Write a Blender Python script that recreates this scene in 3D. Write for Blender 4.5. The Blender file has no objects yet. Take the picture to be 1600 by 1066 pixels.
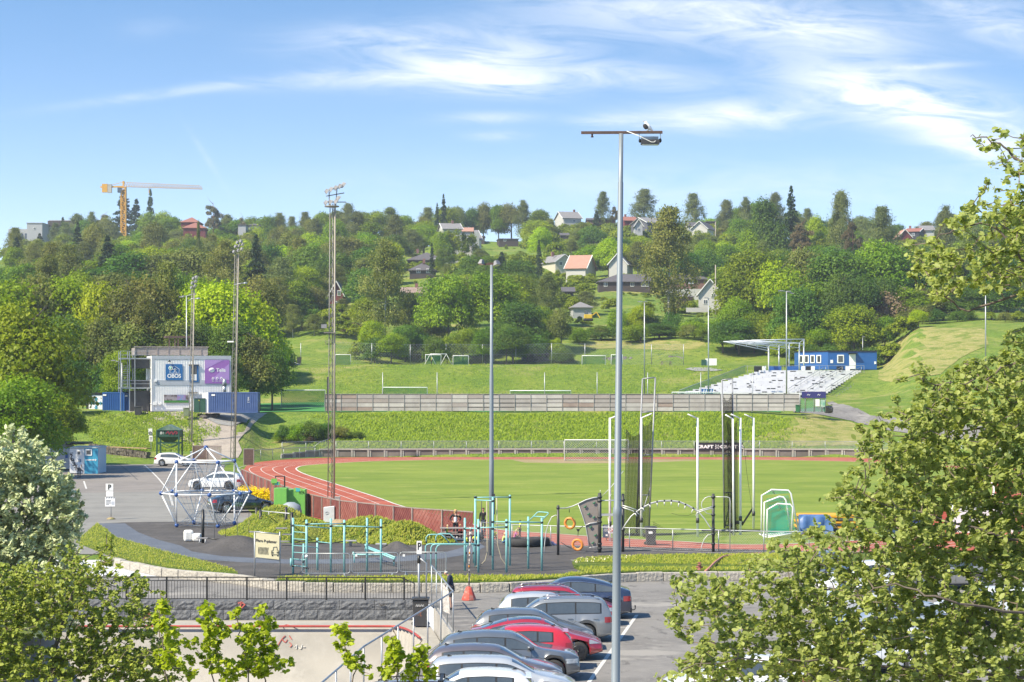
import bpy,bmesh,math,random
import numpy as np
from mathutils import Vector as V3,Matrix
R=math.radians
sc=bpy.context.scene
col=sc.collection
F,CAMH,HY=3230.0,9.8,593.0 # focal length in photo pixels, eye height, horizon row
cam_d=bpy.data.cameras.new('camera');cam=bpy.data.objects.new('camera',cam_d);col.objects.link(cam)
cam.location=(0,0,CAMH);cam.rotation_euler=(R(90),0,0)
cam_d.sensor_width=36.0;cam_d.lens=36.0*F/1600.0
cam_d.shift_y=(HY-533.0)/1600.0
cam_d.clip_start=0.5;cam_d.clip_end=6000
sc.camera=cam
sc.render.resolution_x=1024;sc.render.resolution_y=682
SUN_EL,SUN_AZ=R(47),math.atan2(-0.80,-0.52) # azimuth measured from +Y towards +X
tsn=V3((math.sin(SUN_AZ)*math.cos(SUN_EL),math.cos(SUN_AZ)*math.cos(SUN_EL),math.sin(SUN_EL)))
sd=bpy.data.lights.new('sun','SUN');sd.energy=5.0;sd.angle=R(0.8);sd.color=(1.0,0.895,0.70)
so=bpy.data.objects.new('sun',sd);col.objects.link(so)
so.rotation_euler=(-tsn).to_track_quat('-Z','Y').to_euler();so.location=(-60,-40,90)
w=bpy.data.worlds.new('World');sc.world=w;w.use_nodes=True
nt=w.node_tree;nt.nodes.clear()
def N(t,**k):
 n=nt.nodes.new(t)
 for a,b in k.items():setattr(n,a,b)
 return n
out=N('ShaderNodeOutputWorld');bg=N('ShaderNodeBackground');bg.inputs['Strength'].default_value=0.15
sky=N('ShaderNodeTexSky',sky_type='NISHITA');sky.sun_disc=False
sky.sun_elevation=SUN_EL;sky.sun_rotation=SUN_AZ%(2*math.pi);sky.air_density=1.0;sky.dust_density=0.55;sky.ozone_density=1.6
tc=N('ShaderNodeTexCoord');sep=N('ShaderNodeSeparateXYZ');comb=N('ShaderNodeCombineXYZ')
nt.links.new(tc.outputs['Generated'],sep.inputs[0])
def M(op,a,b=None,c=None,clamp=False):
 n=N('ShaderNodeMath',operation=op);n.use_clamp=clamp
 for i,v in enumerate((a,b,c)):
  if v is None:continue
  if isinstance(v,(int,float)):n.inputs[i].default_value=v
  else:nt.links.new(v,n.inputs[i])
 return n.outputs[0]
X,Y,Z=sep.outputs
# the low sky is clear and blue in the photograph: look the sky model up a little higher than the true elevation
z2=M('MULTIPLY',M('POWER',M('MAXIMUM',Z,0.0005),1.15),4.3)
nt.links.new(X,comb.inputs[0]);nt.links.new(Y,comb.inputs[1]);nt.links.new(z2,comb.inputs[2])
nrm=N('ShaderNodeVectorMath',operation='NORMALIZE');nt.links.new(comb.outputs[0],nrm.inputs[0]);nt.links.new(nrm.outputs[0],sky.inputs[0])
hs=N('ShaderNodeHueSaturation');hs.inputs['Saturation'].default_value=1.26;hs.inputs['Hue'].default_value=.493;hs.inputs['Value'].default_value=1.0
nt.links.new(sky.outputs[0],hs.inputs['Color'])
# wispy high clouds on the gnomonic plane of the sky
ydiv=M('MAXIMUM',M('ABSOLUTE',Y),0.02)
u=M('DIVIDE',X,ydiv);v=M('DIVIDE',Z,ydiv)
def cloud(cu,cv,ru,rv,ang,amt):
 # a soft elongated bank, centre and size given in photo pixels
 cu=(cu-800)/F;cv=(HY-cv)/F;ru/=F;rv/=F
 ca,sa=math.cos(ang),math.sin(ang)
 du=M('SUBTRACT',u,cu);dv=M('SUBTRACT',v,cv)
 a=M('DIVIDE',M('ADD',M('MULTIPLY',du,ca),M('MULTIPLY',dv,sa)),ru)
 b=M('DIVIDE',M('SUBTRACT',M('MULTIPLY',dv,ca),M('MULTIPLY',du,sa)),rv)
 r2=M('ADD',M('MULTIPLY',a,a),M('MULTIPLY',b,b))
 return M('MULTIPLY',M('POWER',2.718,M('MULTIPLY',r2,-1.0)),amt)
banks=[(650,60,170,26,0.03,.6),(720,100,180,24,0.10,.8),(800,130,120,20,0.02,.9),(760,184,70,9,0.02,.55),(780,212,50,9,.0,.3),
 (1120,22,260,42,-0.06,.8),(1130,182,130,22,0.02,1.05),(940,190,60,10,0.0,.35),(1000,120,110,18,-0.12,.6),(1400,150,170,38,-0.16,.95),
 (1480,190,170,36,-0.3,.9),(1560,30,110,40,-.25,.6),(280,143,190,8,0.13,.3),(520,125,150,12,.06,.25),(1440,104,70,5,.05,.4),(1300,60,120,30,-.1,.45),
 (325,250,50,5,-1.0,.18),(1150,290,500,34,0.0,.30),(250,40,60,16,.1,.12),(1540,240,90,16,-.25,.5)]
tot=None
for bk in banks:
 c=cloud(*bk);tot=c if tot is None else M('ADD',tot,c)
cv3=N('ShaderNodeCombineXYZ')
nt.links.new(M('ADD',M('MULTIPLY',u,14.0),M('MULTIPLY',v,18.0)),cv3.inputs[0]);nt.links.new(M('MULTIPLY',v,62.0),cv3.inputs[1])
nz=N('ShaderNodeTexNoise');nz.inputs['Scale'].default_value=1.35;nz.inputs['Detail'].default_value=9;nz.inputs['Roughness'].default_value=.62;nz.inputs['Distortion'].default_value=.9
nt.links.new(cv3.outputs[0],nz.inputs['Vector'])
nf=M('MULTIPLY',M('SUBTRACT',nz.outputs['Fac'],0.29),3.1,clamp=True)
cl=M('MULTIPLY',tot,nf,clamp=True)
hz=M('MULTIPLY',M('POWER',2.718,M('MULTIPLY',M('MAXIMUM',v,0.0),-13.0)),0.92) # thin milky layer low over the hill
far=M('SUBTRACT',1.0,M('MULTIPLY',M('SUBTRACT',1.0,cl),M('SUBTRACT',1.0,hz)))
mx=N('ShaderNodeMixRGB');mx.inputs['Color2'].default_value=(4.55,4.7,4.95,1)
nt.links.new(M('MULTIPLY',far,.97),mx.inputs['Fac']);nt.links.new(hs.outputs[0],mx.inputs['Color1'])
nt.links.new(mx.outputs[0],bg.inputs['Color']);nt.links.new(bg.outputs[0],out.inputs[0])
sc.view_settings.view_transform='Standard';sc.view_settings.look='None'
sc.view_settings.exposure=0.86;sc.view_settings.gamma=1.0
sc.render.engine='CYCLES'
sc.cycles.max_bounces=6;sc.cycles.transparent_max_bounces=24
def P(px,py,d): # a photo pixel at distance d
 return V3(((px-800)/F*d,d,CAMH-(py-HY)/F*d))
def G(px,py,z=0.0): # a photo pixel on the level z
 d=(CAMH-z)*F/(py-HY)
 return V3(((px-800)/F*d,d,z))
PZ=0.4 # level of playground, lot and stadium above the car park
def PG(px,py,z=PZ):return G(px,py,z)
def tag(o,label=None,cat=None,group=None,kind=None):
 if label:o['label']=label
 if cat:o['category']=cat
 if group:o['group']=group
 if kind:o['kind']=kind
 return o
def tg(name,label,cat,loc=(0,0,0),rz=0,group=None):
 o=bpy.data.objects.new(name,None);col.objects.link(o);o.empty_display_size=.3
 o.location=loc;o.rotation_euler=(0,0,rz)
 return tag(o,label,cat,group)
_kids={}
def copy_tree(o,parent=None):
 c=o.copy();col.objects.link(c);c.parent=parent
 for ch in list(o.children):copy_tree(ch,c)
 return c
_o='first second third fourth fifth sixth seventh eighth ninth tenth eleventh twelfth thirteenth fourteenth fifteenth sixteenth seventeenth eighteenth nineteenth'.split()
ORD=_o+[t+'ieth' if k<0 else t+'y-'+_o[k]for t in('twent','thirt','fort','fift','sixt')for k in range(-1,9)]
def ordi(i,n,side='left'):
 if i==0:return 'leftmost'
 if i==n-1:return 'rightmost'
 return ORD[i]+' from left'
def mat(name,c1,c2=None,rough=.7,scale=3.0,metal=0.0,bump=0.0,bsc=None,spec=.5,objrand=0.0,detail=5,stretch=None,emit=None,coat=0.0,contrast=None,world=False):
 m=bpy.data.materials.new(name);m.use_nodes=True
 t=m.node_tree;b=t.nodes['Principled BSDF']
 b.inputs['Roughness'].default_value=rough;b.inputs['Metallic'].default_value=metal
 b.inputs['Specular IOR Level'].default_value=spec;b.inputs['Coat Weight'].default_value=coat
 c1=tuple(c1)+(1,);c2=tuple(c2)+(1,)if c2 else tuple(x*.82 for x in c1[:3])+(1,)
 co=t.nodes.new('ShaderNodeTexCoord');src=co.outputs['Object']
 if stretch:
  mp=t.nodes.new('ShaderNodeMapping');mp.inputs['Scale'].default_value=stretch
  t.links.new(src,mp.inputs[0]);src=mp.outputs[0]
 nz=t.nodes.new('ShaderNodeTexNoise');nz.inputs['Scale'].default_value=scale;nz.inputs['Detail'].default_value=detail;nz.inputs['Roughness'].default_value=.62
 t.links.new(src,nz.inputs['Vector'])
 rp=t.nodes.new('ShaderNodeMapRange');lo,hi=contrast or(.34,.66)
 rp.inputs['From Min'].default_value=lo;rp.inputs['From Max'].default_value=hi
 t.links.new(nz.outputs['Fac'],rp.inputs['Value'])
 mx=t.nodes.new('ShaderNodeMixRGB');mx.inputs['Color1'].default_value=c1;mx.inputs['Color2'].default_value=c2
 t.links.new(rp.outputs[0],mx.inputs['Fac']);c=mx.outputs[0]
 if objrand:
  oi=t.nodes.new('ShaderNodeObjectInfo');h=t.nodes.new('ShaderNodeHueSaturation')
  mr=t.nodes.new('ShaderNodeMapRange');mr.inputs['To Min'].default_value=1-objrand;mr.inputs['To Max'].default_value=1+objrand
  t.links.new(oi.outputs['Random'],mr.inputs['Value']);t.links.new(mr.outputs[0],h.inputs['Value']);t.links.new(c,h.inputs['Color']);c=h.outputs[0]
 t.links.new(c,b.inputs['Base Color'])
 if bump:
  bp=t.nodes.new('ShaderNodeBump');bp.inputs['Strength'].default_value=bump;bp.inputs['Distance'].default_value=.05
  if bsc:
   n2=t.nodes.new('ShaderNodeTexNoise');n2.inputs['Scale'].default_value=bsc;n2.inputs['Detail'].default_value=4;t.links.new(src,n2.inputs['Vector'])
   t.links.new(n2.outputs['Fac'],bp.inputs['Height'])
  else:t.links.new(nz.outputs['Fac'],bp.inputs['Height'])
  t.links.new(bp.outputs[0],b.inputs['Normal'])
 if emit:b.inputs['Emission Color'].default_value=tuple(emit)+(1,);b.inputs['Emission Strength'].default_value=1
 return m
def multi(name,layers,rough=.9,bump=.3,bsc=8,spec=.2):
 # layers: base colour then (colour, noise scale, lo, hi, stretch)
 m=bpy.data.materials.new(name);m.use_nodes=True;t=m.node_tree;b=t.nodes['Principled BSDF']
 b.inputs['Roughness'].default_value=rough;b.inputs['Specular IOR Level'].default_value=spec
 co=t.nodes.new('ShaderNodeTexCoord');c=None
 rgb=t.nodes.new('ShaderNodeRGB');rgb.outputs[0].default_value=tuple(layers[0])+(1,);c=rgb.outputs[0]
 for i,(cc,s,lo,hi,st)in enumerate(layers[1:]):
  mp=t.nodes.new('ShaderNodeMapping');mp.inputs['Scale'].default_value=st or(1,1,1);mp.inputs['Location'].default_value=(i*7.3,i*3.1,0)
  t.links.new(co.outputs['Object'],mp.inputs[0])
  nz=t.nodes.new('ShaderNodeTexNoise');nz.inputs['Scale'].default_value=s;nz.inputs['Detail'].default_value=6;nz.inputs['Roughness'].default_value=.65
  t.links.new(mp.outputs[0],nz.inputs['Vector'])
  rp=t.nodes.new('ShaderNodeMapRange');rp.inputs['From Min'].default_value=lo;rp.inputs['From Max'].default_value=hi
  t.links.new(nz.outputs['Fac'],rp.inputs['Value'])
  mx=t.nodes.new('ShaderNodeMixRGB');t.links.new(rp.outputs[0],mx.inputs['Fac']);t.links.new(c,mx.inputs['Color1']);mx.inputs['Color2'].default_value=tuple(cc)+(1,)
  c=mx.outputs[0]
 t.links.new(c,b.inputs['Base Color'])
 if bump:
  n2=t.nodes.new('ShaderNodeTexNoise');n2.inputs['Scale'].default_value=bsc;n2.inputs['Detail'].default_value=5;t.links.new(co.outputs['Object'],n2.inputs['Vector'])
  bp=t.nodes.new('ShaderNodeBump');bp.inputs['Strength'].default_value=bump;bp.inputs['Distance'].default_value=.3
  t.links.new(n2.outputs['Fac'],bp.inputs['Height']);t.links.new(bp.outputs[0],b.inputs['Normal'])
 return m
def lfm(name,c1,c2,trans=.35,hue=.02,val=.25,rough=.55):
 m=bpy.data.materials.new(name);m.use_nodes=True;t=m.node_tree;t.nodes.clear()
 o=t.nodes.new('ShaderNodeOutputMaterial');b=t.nodes.new('ShaderNodeBsdfPrincipled');tr=t.nodes.new('ShaderNodeBsdfTranslucent');ms=t.nodes.new('ShaderNodeMixShader')
 b.inputs['Roughness'].default_value=rough;b.inputs['Specular IOR Level'].default_value=.25;ms.inputs[0].default_value=trans
 at=t.nodes.new('ShaderNodeAttribute');at.attribute_name='var';oi=t.nodes.new('ShaderNodeObjectInfo')
 mx=t.nodes.new('ShaderNodeMixRGB');mx.inputs['Color1'].default_value=tuple(c1)+(1,);mx.inputs['Color2'].default_value=tuple(c2)+(1,)
 t.links.new(at.outputs['Fac'],mx.inputs['Fac'])
 h=t.nodes.new('ShaderNodeHueSaturation');h.inputs['Saturation'].default_value=1.12
 for so_,inp,a in((oi.outputs['Random'],'Hue',hue),(oi.outputs['Random'],'Value',val)):
  mr=t.nodes.new('ShaderNodeMapRange');bs_=.489 if inp=='Hue' else 1.3
  if inp=='Value':
   ml=t.nodes.new('ShaderNodeMath');ml.operation='MULTIPLY';ml.inputs[1].default_value=7.31;t.links.new(so_,ml.inputs[0])
   fr=t.nodes.new('ShaderNodeMath');fr.operation='FRACT';t.links.new(ml.outputs[0],fr.inputs[0]);so_=fr.outputs[0]
  mr.inputs['To Min'].default_value=bs_-a;mr.inputs['To Max'].default_value=bs_+a
  t.links.new(so_,mr.inputs['Value']);t.links.new(mr.outputs[0],h.inputs[inp])
 t.links.new(mx.outputs[0],h.inputs['Color'])
 t.links.new(h.outputs[0],b.inputs['Base Color'])
 br=t.nodes.new('ShaderNodeMixRGB');br.blend_type='MULTIPLY';br.inputs['Fac'].default_value=1;br.inputs['Color2'].default_value=(1.25,1.25,.7,1)
 t.links.new(h.outputs[0],br.inputs['Color1']);t.links.new(br.outputs[0],tr.inputs['Color'])
 t.links.new(b.outputs[0],ms.inputs[1]);t.links.new(tr.outputs[0],ms.inputs[2]);t.links.new(ms.outputs[0],o.inputs[0])
 return m
def msm(name,c,step,wire,stretch=(1,1,1),rough=.6,metal=.5,axes='XZ'):
 # wire netting: a real open grid, cut by transparency
 m=bpy.data.materials.new(name);m.use_nodes=True;t=m.node_tree;b=t.nodes['Principled BSDF']
 b.inputs['Base Color'].default_value=tuple(c)+(1,);b.inputs['Roughness'].default_value=rough;b.inputs['Metallic'].default_value=metal
 uv=t.nodes.new('ShaderNodeUVMap');uv.uv_map='UVMap'
 sp=t.nodes.new('ShaderNodeSeparateXYZ');t.links.new(uv.outputs[0],sp.inputs[0])
 def mm(op,a,b_):
  n=t.nodes.new('ShaderNodeMath');n.operation=op
  for i,v in enumerate((a,b_)):
   if isinstance(v,(int,float)):n.inputs[i].default_value=v
   else:t.links.new(v,n.inputs[i])
  return n.outputs[0]
 a=mm('FRACT',mm('DIVIDE',mm('ADD',sp.outputs[0],sp.outputs[1]),step),0);bb=mm('FRACT',mm('DIVIDE',mm('ADD',mm('SUBTRACT',sp.outputs[0],sp.outputs[1]),1000.0),step),0)
 k=mm('MAXIMUM',mm('LESS_THAN',a,wire/step),mm('LESS_THAN',bb,wire/step))
 t.links.new(k,b.inputs['Alpha'])
 return m
MT={}
class MB:
 def __init__(s):s.v=[];s.f=[];s.m=[];s.uv=None;s.sm=[]
 def add(s,vs,fs,mi=0,smo=False):
  o=len(s.v);s.v+=[tuple(x)for x in vs]
  for f in fs:s.f.append(tuple(i+o for i in f));s.m.append(mi);s.sm.append(smo)
 def box(s,c,d,rz=0,mi=0,rx=0,ry=0):
  hx,hy,hz_=d[0]/2,d[1]/2,d[2]/2
  rot=Matrix.Rotation(rz,3,'Z')@Matrix.Rotation(ry,3,'Y')@Matrix.Rotation(rx,3,'X');c=V3(c)
  vs=[c+rot@V3((x*hx,y*hy,z*hz_))for x in(-1,1)for y in(-1,1)for z in(-1,1)]
  s.add(vs,[(0,1,3,2),(4,6,7,5),(0,4,5,1),(2,3,7,6),(0,2,6,4),(1,5,7,3)],mi);return s
 def box0(s,x0,x1,y0,y1,z0,z1,mi=0):return s.box(((x0+x1)/2,(y0+y1)/2,(z0+z1)/2),(x1-x0,y1-y0,z1-z0),0,mi)
 def tube(s,pts,r,n=8,mi=0,caps=True,smo=True):
  pts=[V3(p)for p in pts]
  rs=r if isinstance(r,(list,tuple))else[r]*len(pts)
  o=len(s.v);up=V3((0,0,1));prev=None
  for i,p in enumerate(pts):
   a=pts[max(i-1,0)];b=pts[min(i+1,len(pts)-1)];t=(b-a)
   if t.length<1e-9:t=V3((0,0,1))
   t.normalize()
   if prev is None:
    ref=up if abs(t.z)<.9 else V3((1,0,0));x=t.cross(ref).normalized()
   else:
    x=prev-t*prev.dot(t)
    x=x.normalized()if x.length>1e-6 else t.cross(up).normalized()
   prev=x;y=t.cross(x)
   for k in range(n):
    an=2*math.pi*(k+.5)/n
    s.v.append(tuple(p+x*math.cos(an)*rs[i]+y*math.sin(an)*rs[i]))
  for i in range(len(pts)-1):
   for k in range(n):
    s.f.append((o+i*n+k,o+i*n+(k+1)%n,o+(i+1)*n+(k+1)%n,o+(i+1)*n+k));s.m.append(mi);s.sm.append(smo and n>4)
  if caps:
   s.f.append(tuple(o+k for k in range(n))[::-1]);s.m.append(mi);s.sm.append(False)
   e=o+(len(pts)-1)*n;s.f.append(tuple(e+k for k in range(n)));s.m.append(mi);s.sm.append(False)
  return s
 def bar(s,a,b,w_,mi=0):return s.tube([a,b],w_/2*1.414,4,mi)
 def ball(s,c,r,mi=0,n=10,sc_=(1,1,1)):
  vs=[];fs=[];c=V3(c);h=n//2
  for i in range(h+1):
   th=math.pi*i/h
   for k in range(n):
    ph=2*math.pi*k/n;vs.append(c+V3((r*math.sin(th)*math.cos(ph)*sc_[0],r*math.sin(th)*math.sin(ph)*sc_[1],r*math.cos(th)*sc_[2])))
  for i in range(h):
   for k in range(n):fs.append((i*n+k,(i+1)*n+k,(i+1)*n+(k+1)%n,i*n+(k+1)%n))
  s.add(vs,fs,mi,True);return s
 def prism(s,poly,z0,z1,mi=0):
  n=len(poly);vs=[(p[0],p[1],z0)for p in poly]+[(p[0],p[1],z1)for p in poly]
  s.add(vs,[tuple(range(n))[::-1],tuple(range(n,2*n))]+[(i,(i+1)%n,n+(i+1)%n,n+i)for i in range(n)],mi);return s
 def plate(s,pts,th,mi=0): # a polygon in space with thickness
  pts=[V3(p)for p in pts];nrm_=(pts[1]-pts[0]).cross(pts[2]-pts[0]).normalized()*th/2;n=len(pts)
  s.add([p-nrm_ for p in pts]+[p+nrm_ for p in pts],[tuple(range(n))[::-1],tuple(range(n,2*n))]+[(i,(i+1)%n,n+(i+1)%n,n+i)for i in range(n)],mi);return s
 def torus(s,c,R_,r,nrm_,n=28,m_=8,mi=0,a0=0,a1=2*math.pi):
  c=V3(c);nrm_=V3(nrm_).normalized();x=nrm_.cross(V3((0,0,1)))
  x=x.normalized()if x.length>1e-3 else V3((1,0,0));y=nrm_.cross(x)
  o=len(s.v)
  for i in range(n):
   a=2*math.pi*i/n;d=x*math.cos(a)+y*math.sin(a)
   for k in range(m_):
    b=2*math.pi*k/m_;s.v.append(tuple(c+d*(R_+r*math.cos(b))+nrm_*r*math.sin(b)))
  for i in range(n):
   for k in range(m_):
    s.f.append((o+i*m_+k,o+((i+1)%n)*m_+k,o+((i+1)%n)*m_+(k+1)%m_,o+i*m_+(k+1)%m_));s.m.append(mi);s.sm.append(True)
  return s
 def lathe(s,c,prof,n=20,mi=0,axis='Z'):
  c=V3(c);vs=[];fs=[]
  for r_,z_ in prof:
   for k in range(n):
    a=2*math.pi*k/n
    if axis=='Z':vs.append(c+V3((r_*math.cos(a),r_*math.sin(a),z_)))
    else:vs.append(c+V3((r_*math.cos(a),z_,r_*math.sin(a))))
  for i in range(len(prof)-1):
   for k in range(n):fs.append((i*n+k,i*n+(k+1)%n,(i+1)*n+(k+1)%n,(i+1)*n+k))
  fs.append(tuple(range(n))[::-1]);e=(len(prof)-1)*n;fs.append(tuple(range(e,e+n)))
  s.add(vs,fs,mi,True);return s
 def bd(s,name,mats,parent=None,bevel=0,sharp=True):
  me=bpy.data.meshes.new(name);me.from_pydata(s.v,[],s.f)
  if not isinstance(mats,(list,tuple)):mats=[mats]
  for m in mats:me.materials.append(m)
  me.polygons.foreach_set('material_index',s.m);me.polygons.foreach_set('use_smooth',s.sm)
  if s.uv:
   ul=me.uv_layers.new(name='UVMap')
   for p in me.polygons:
    for li in p.loop_indices:ul.data[li].uv=s.uv[me.loops[li].vertex_index]
  me.update()
  o=bpy.data.objects.new(name,me);col.objects.link(o)
  if parent:o.parent=parent
  if bevel:
   b=o.modifiers.new('bevel','BEVEL');b.width=bevel;b.segments=2;b.limit_method='ANGLE'
  return o
def npn(quads,name,m,parent,scale=1.0):
 # quads: list of 4 corner points (a,b,c,d) a-b bottom, d-c top; UV in metres
 mb=MB();mb.uv=[];off=0
 for a,b,c,d in quads:
  a,b,c,d=map(V3,(a,b,c,d));w_=(b-a).length;h=(d-a).length
  mb.add([a,b,c,d],[(0,1,2,3)]);mb.uv+=[(off,0),(off+w_,0),(off+w_,h),(off,h)];off+=w_
 return mb.bd(name,m,parent)
def world_parts(parent): # parts given in world coordinates under an empty at its base
 return parent
def txm(txt,size,m,parent,name='lettering',loc=(0,0,0),rot=(R(90),0,0),extrude=.004,align='CENTER',sx=1.0,bold=0.0):
 c=bpy.data.curves.new('t','FONT');c.body=txt;c.size=size;c.extrude=extrude;c.align_x=align;c.align_y='CENTER';c.offset=bold
 o=bpy.data.objects.new('t',c);col.objects.link(o);dg=bpy.context.evaluated_depsgraph_get();dg.update()
 me=bpy.data.meshes.new_from_object(o.evaluated_get(dg));col.objects.unlink(o);bpy.data.objects.remove(o)
 me.materials.clear();me.materials.append(m)
 t=bpy.data.objects.new(name,me);col.objects.link(t);t.parent=parent;t.location=loc;t.rotation_euler=rot;t.scale=(sx,1,1)
 return t
def rel(pts,o):return[V3(p)-V3(o)for p in pts]
def crom(pts,n=8,closed=False):
 pts=[V3(p)for p in pts];out_=[];L=len(pts)
 rng=range(L if closed else L-1)
 for i in rng:
  g=(lambda k:pts[k%L])if closed else(lambda k:pts[min(max(k,0),L-1)])
  p0,p1,p2,p3=g(i-1),g(i),g(i+1),g(i+2)
  for k in range(n):
   t=k/n
   out_.append(.5*((2*p1)+(p2-p0)*t+(2*p0-5*p1+4*p2-p3)*t*t+(3*p1-p0-3*p2+p3)*t**3))
 if not closed:out_.append(pts[-1])
 return out_
def sheet(name,pts,z,m,kind='structure',parent=None,th=0):
 # a flat sheet cut to an outline, triangulated by bmesh
 bm=bmesh.new();vs=[bm.verts.new((p[0],p[1],z))for p in pts];f=bm.faces.new(vs)
 if f.normal.z<0:f.normal_flip()
 bm.normal_update()
 if f.normal.z<0:f.normal_flip()
 if th:
  r_=bmesh.ops.extrude_face_region(bm,geom=[f]); 
  for e in r_['geom']:
   if isinstance(e,bmesh.types.BMVert):e.co.z-=th
 bmesh.ops.triangulate(bm,faces=bm.faces[:])
 me=bpy.data.meshes.new(name);bm.to_mesh(me);bm.free();me.materials.append(m)
 o=bpy.data.objects.new(name,me);col.objects.link(o)
 if parent:o.parent=parent
 elif kind:o['kind']=kind
 return o
def ribbon(mb,pts,w_,z=None,mi=0):
 pts=[V3(p)for p in pts];o=len(mb.v)
 for i,p in enumerate(pts):
  t=(pts[min(i+1,len(pts)-1)]-pts[max(i-1,0)]);n_=V3((-t.y,t.x,0));n_=n_.normalized()if n_.length>1e-6 else V3((1,0,0))
  for s_ in(-1,1):
   q=p+n_*w_/2*s_;mb.v.append((q.x,q.y,q.z if z is None else z))
 for i in range(len(pts)-1):mb.f.append((o+2*i,o+2*i+1,o+2*i+3,o+2*i+2));mb.m.append(mi);mb.sm.append(False)
PROF={
 -700:[(112,.37),(225,.38),(247,1.2),(262,6),(300,7),(340,11),(385,16),(480,26),(640,42),(900,62),(1400,66)],
 0:[(112,.37),(225,.38),(246,1.2),(261,5.7),(300,6.5),(340,10.5),(385,15.5),(480,26),(640,42),(900,62),(1400,68)],
 120:[(112,.37),(228,.38),(246,1.1),(260,5.7),(300,6.2),(340,10),(385,15),(480,26),(640,42),(900,62),(1400,68)],
 300:[(112,.37),(232,.38),(246,1.2),(260,5.6),(345,5.9),(372,10),(430,15),(480,24),(640,42),(900,64),(1400,70)],
 372:[(112,.37),(236,.38),(246,1.2),(263,5.3),(345,5.7),(372,11.8),(430,14),(480,22),(640,42),(900,65),(1400,70)],
 420:[(112,.37),(251,.38),(255,1.2),(273,5.2),(345,5.7),(372,12.0),(425,13.2),(470,19),(515,25),(640,41),(900,66),(1400,70)],
 520:[(112,.37),(251,.38),(251.6,1.2),(272,5.4),(345,5.8),(374,12.3),(425,13),(475,21.5),(515,26),(600,36),(700,47),(900,66),(1400,70)],
 640:[(112,.37),(251,.38),(251.6,1.2),(272,5.5),(345,5.8),(374,12.3),(428,12.8),(450,16.5),(475,19),(515,25.6),(600,36),(700,48),(900,68),(1400,72)],
 900:[(112,.37),(251,.38),(251.6,1.2),(272,5.5),(345,5.8),(374,12.3),(428,12.8),(446,18),(475,20),(515,26),(600,37),(700,49),(900,70),(1400,74)],
 1100:[(112,.37),(251,.38),(251.6,1.2),(272,5.5),(345,5.8),(374,12.0),(428,12.8),(446,18.4),(475,20.5),(515,26),(600,37),(700,49),(900,70),(1400,74)],
 1240:[(112,.37),(251,.38),(251.6,1.2),(274,5.4),(330,5.9),(366,11.3),(400,11.7),(430,14.5),(480,20),(600,36),(700,48),(900,68),(1400,74)],
 1340:[(112,.37),(250,.38),(250.6,1.2),(285,5.9),(335,6.8),(362,11.1),(402,11.6),(430,16),(480,23),(600,36),(700,46),(900,66),(1400,74)],
 1374:[(112,.37),(246,.38),(247,1.2),(285,6),(335,7.2),(362,11.1),(394,11.7),(430,19),(480,24),(600,36),(700,46),(900,66),(1400,74)],
 1440:[(112,.37),(240,.38),(241,1.2),(285,6.2),(325,8.0),(352,12.0),(385,18.3),(410,20.5),(480,25),(600,37),(700,46),(900,65),(1400,74)],
 1540:[(112,.37),(225,.38),(226,1.2),(280,6.4),(320,9),(350,12.5),(385,19.3),(410,21),(480,26),(600,38),(700,47),(900,66),(1400,74)],
 2400:[(112,.37),(225,.38),(226,1.2),(280,6.4),(320,9),(350,12.5),(385,19.3),(410,22),(480,27),(600,40),(900,68),(1400,74)]}
_cols=sorted(PROF)
def _pz(c,d):
 pr=PROF[c];return float(np.interp(d,[a for a,b in pr],[b for a,b in pr]))
def zt(px,d):
 if px<=_cols[0]:return _pz(_cols[0],d)
 if px>=_cols[-1]:return _pz(_cols[-1],d)
 for a,b in zip(_cols,_cols[1:]):
  if a<=px<=b:
   t=(px-a)/(b-a);t=t*t*(3-2*t)
   return _pz(a,d)*(1-t)+_pz(b,d)*t
def lump(x,y):
 return(math.sin(x*.23+y*.11)*math.sin(y*.19-x*.07)+.5*math.sin(x*.61+1.3)*math.sin(y*.53+.4))
def gdz(x,d):
 px=800+x/d*F;z=zt(px,d)
 k=min(max((z-1.3)/4,0),1);return z+lump(x,d)*.16*k+(lump(x*.35,d*.35)*1.6 if d>480 else 0)*min(max((d-480)/100,0),1)
def og(px,d,dz=0):
 x=(px-800)/F*d;return V3((x,d,gdz(x,d)+dz))
def gdy(px,d):return HY-(gdz((px-800)/F*d,d)-CAMH)*F/d
GR=multi('meadow_grass',[(.12,.19,.022),((.22,.25,.045),.12,.44,.60,None),((.055,.11,.012),.9,.48,.62,(1,1,2)),((.30,.27,.10),.07,.54,.64,(1,1,1)),((.085,.15,.018),.22,.54,.62,(.5,1,1)),((.17,.25,.028),3.4,.48,.60,(1,1,1)),((.32,.29,.12),2.2,.66,.76,(1,2,1))],bump=.9,bsc=4)
def in_band():pass
ds=np.concatenate([np.linspace(108,120,4),np.linspace(126,222,12),np.linspace(224,300,64),np.linspace(303,345,12),np.linspace(347,380,20),np.linspace(384,500,40),np.linspace(510,900,30),np.linspace(940,1500,10)])
us=np.concatenate([np.linspace(-700,-60,14),np.linspace(-30,1630,130),np.linspace(1700,2400,14)])
vs=[];fs=[]
for d in ds:
 for px in us:x=(px-800)/F*d;vs.append((x,d,gdz(x,d)))
nu=len(us)
for i in range(len(ds)-1):
 for j in range(nu-1):a=i*nu+j;fs.append((a,a+1,a+nu+1,a+nu))
me=bpy.data.meshes.new('ground');me.from_pydata(vs,[],fs);me.materials.append(GR)
for p in me.polygons:p.use_smooth=True
o=bpy.data.objects.new('ground',me);col.objects.link(o);o['kind']='structure'
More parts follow.
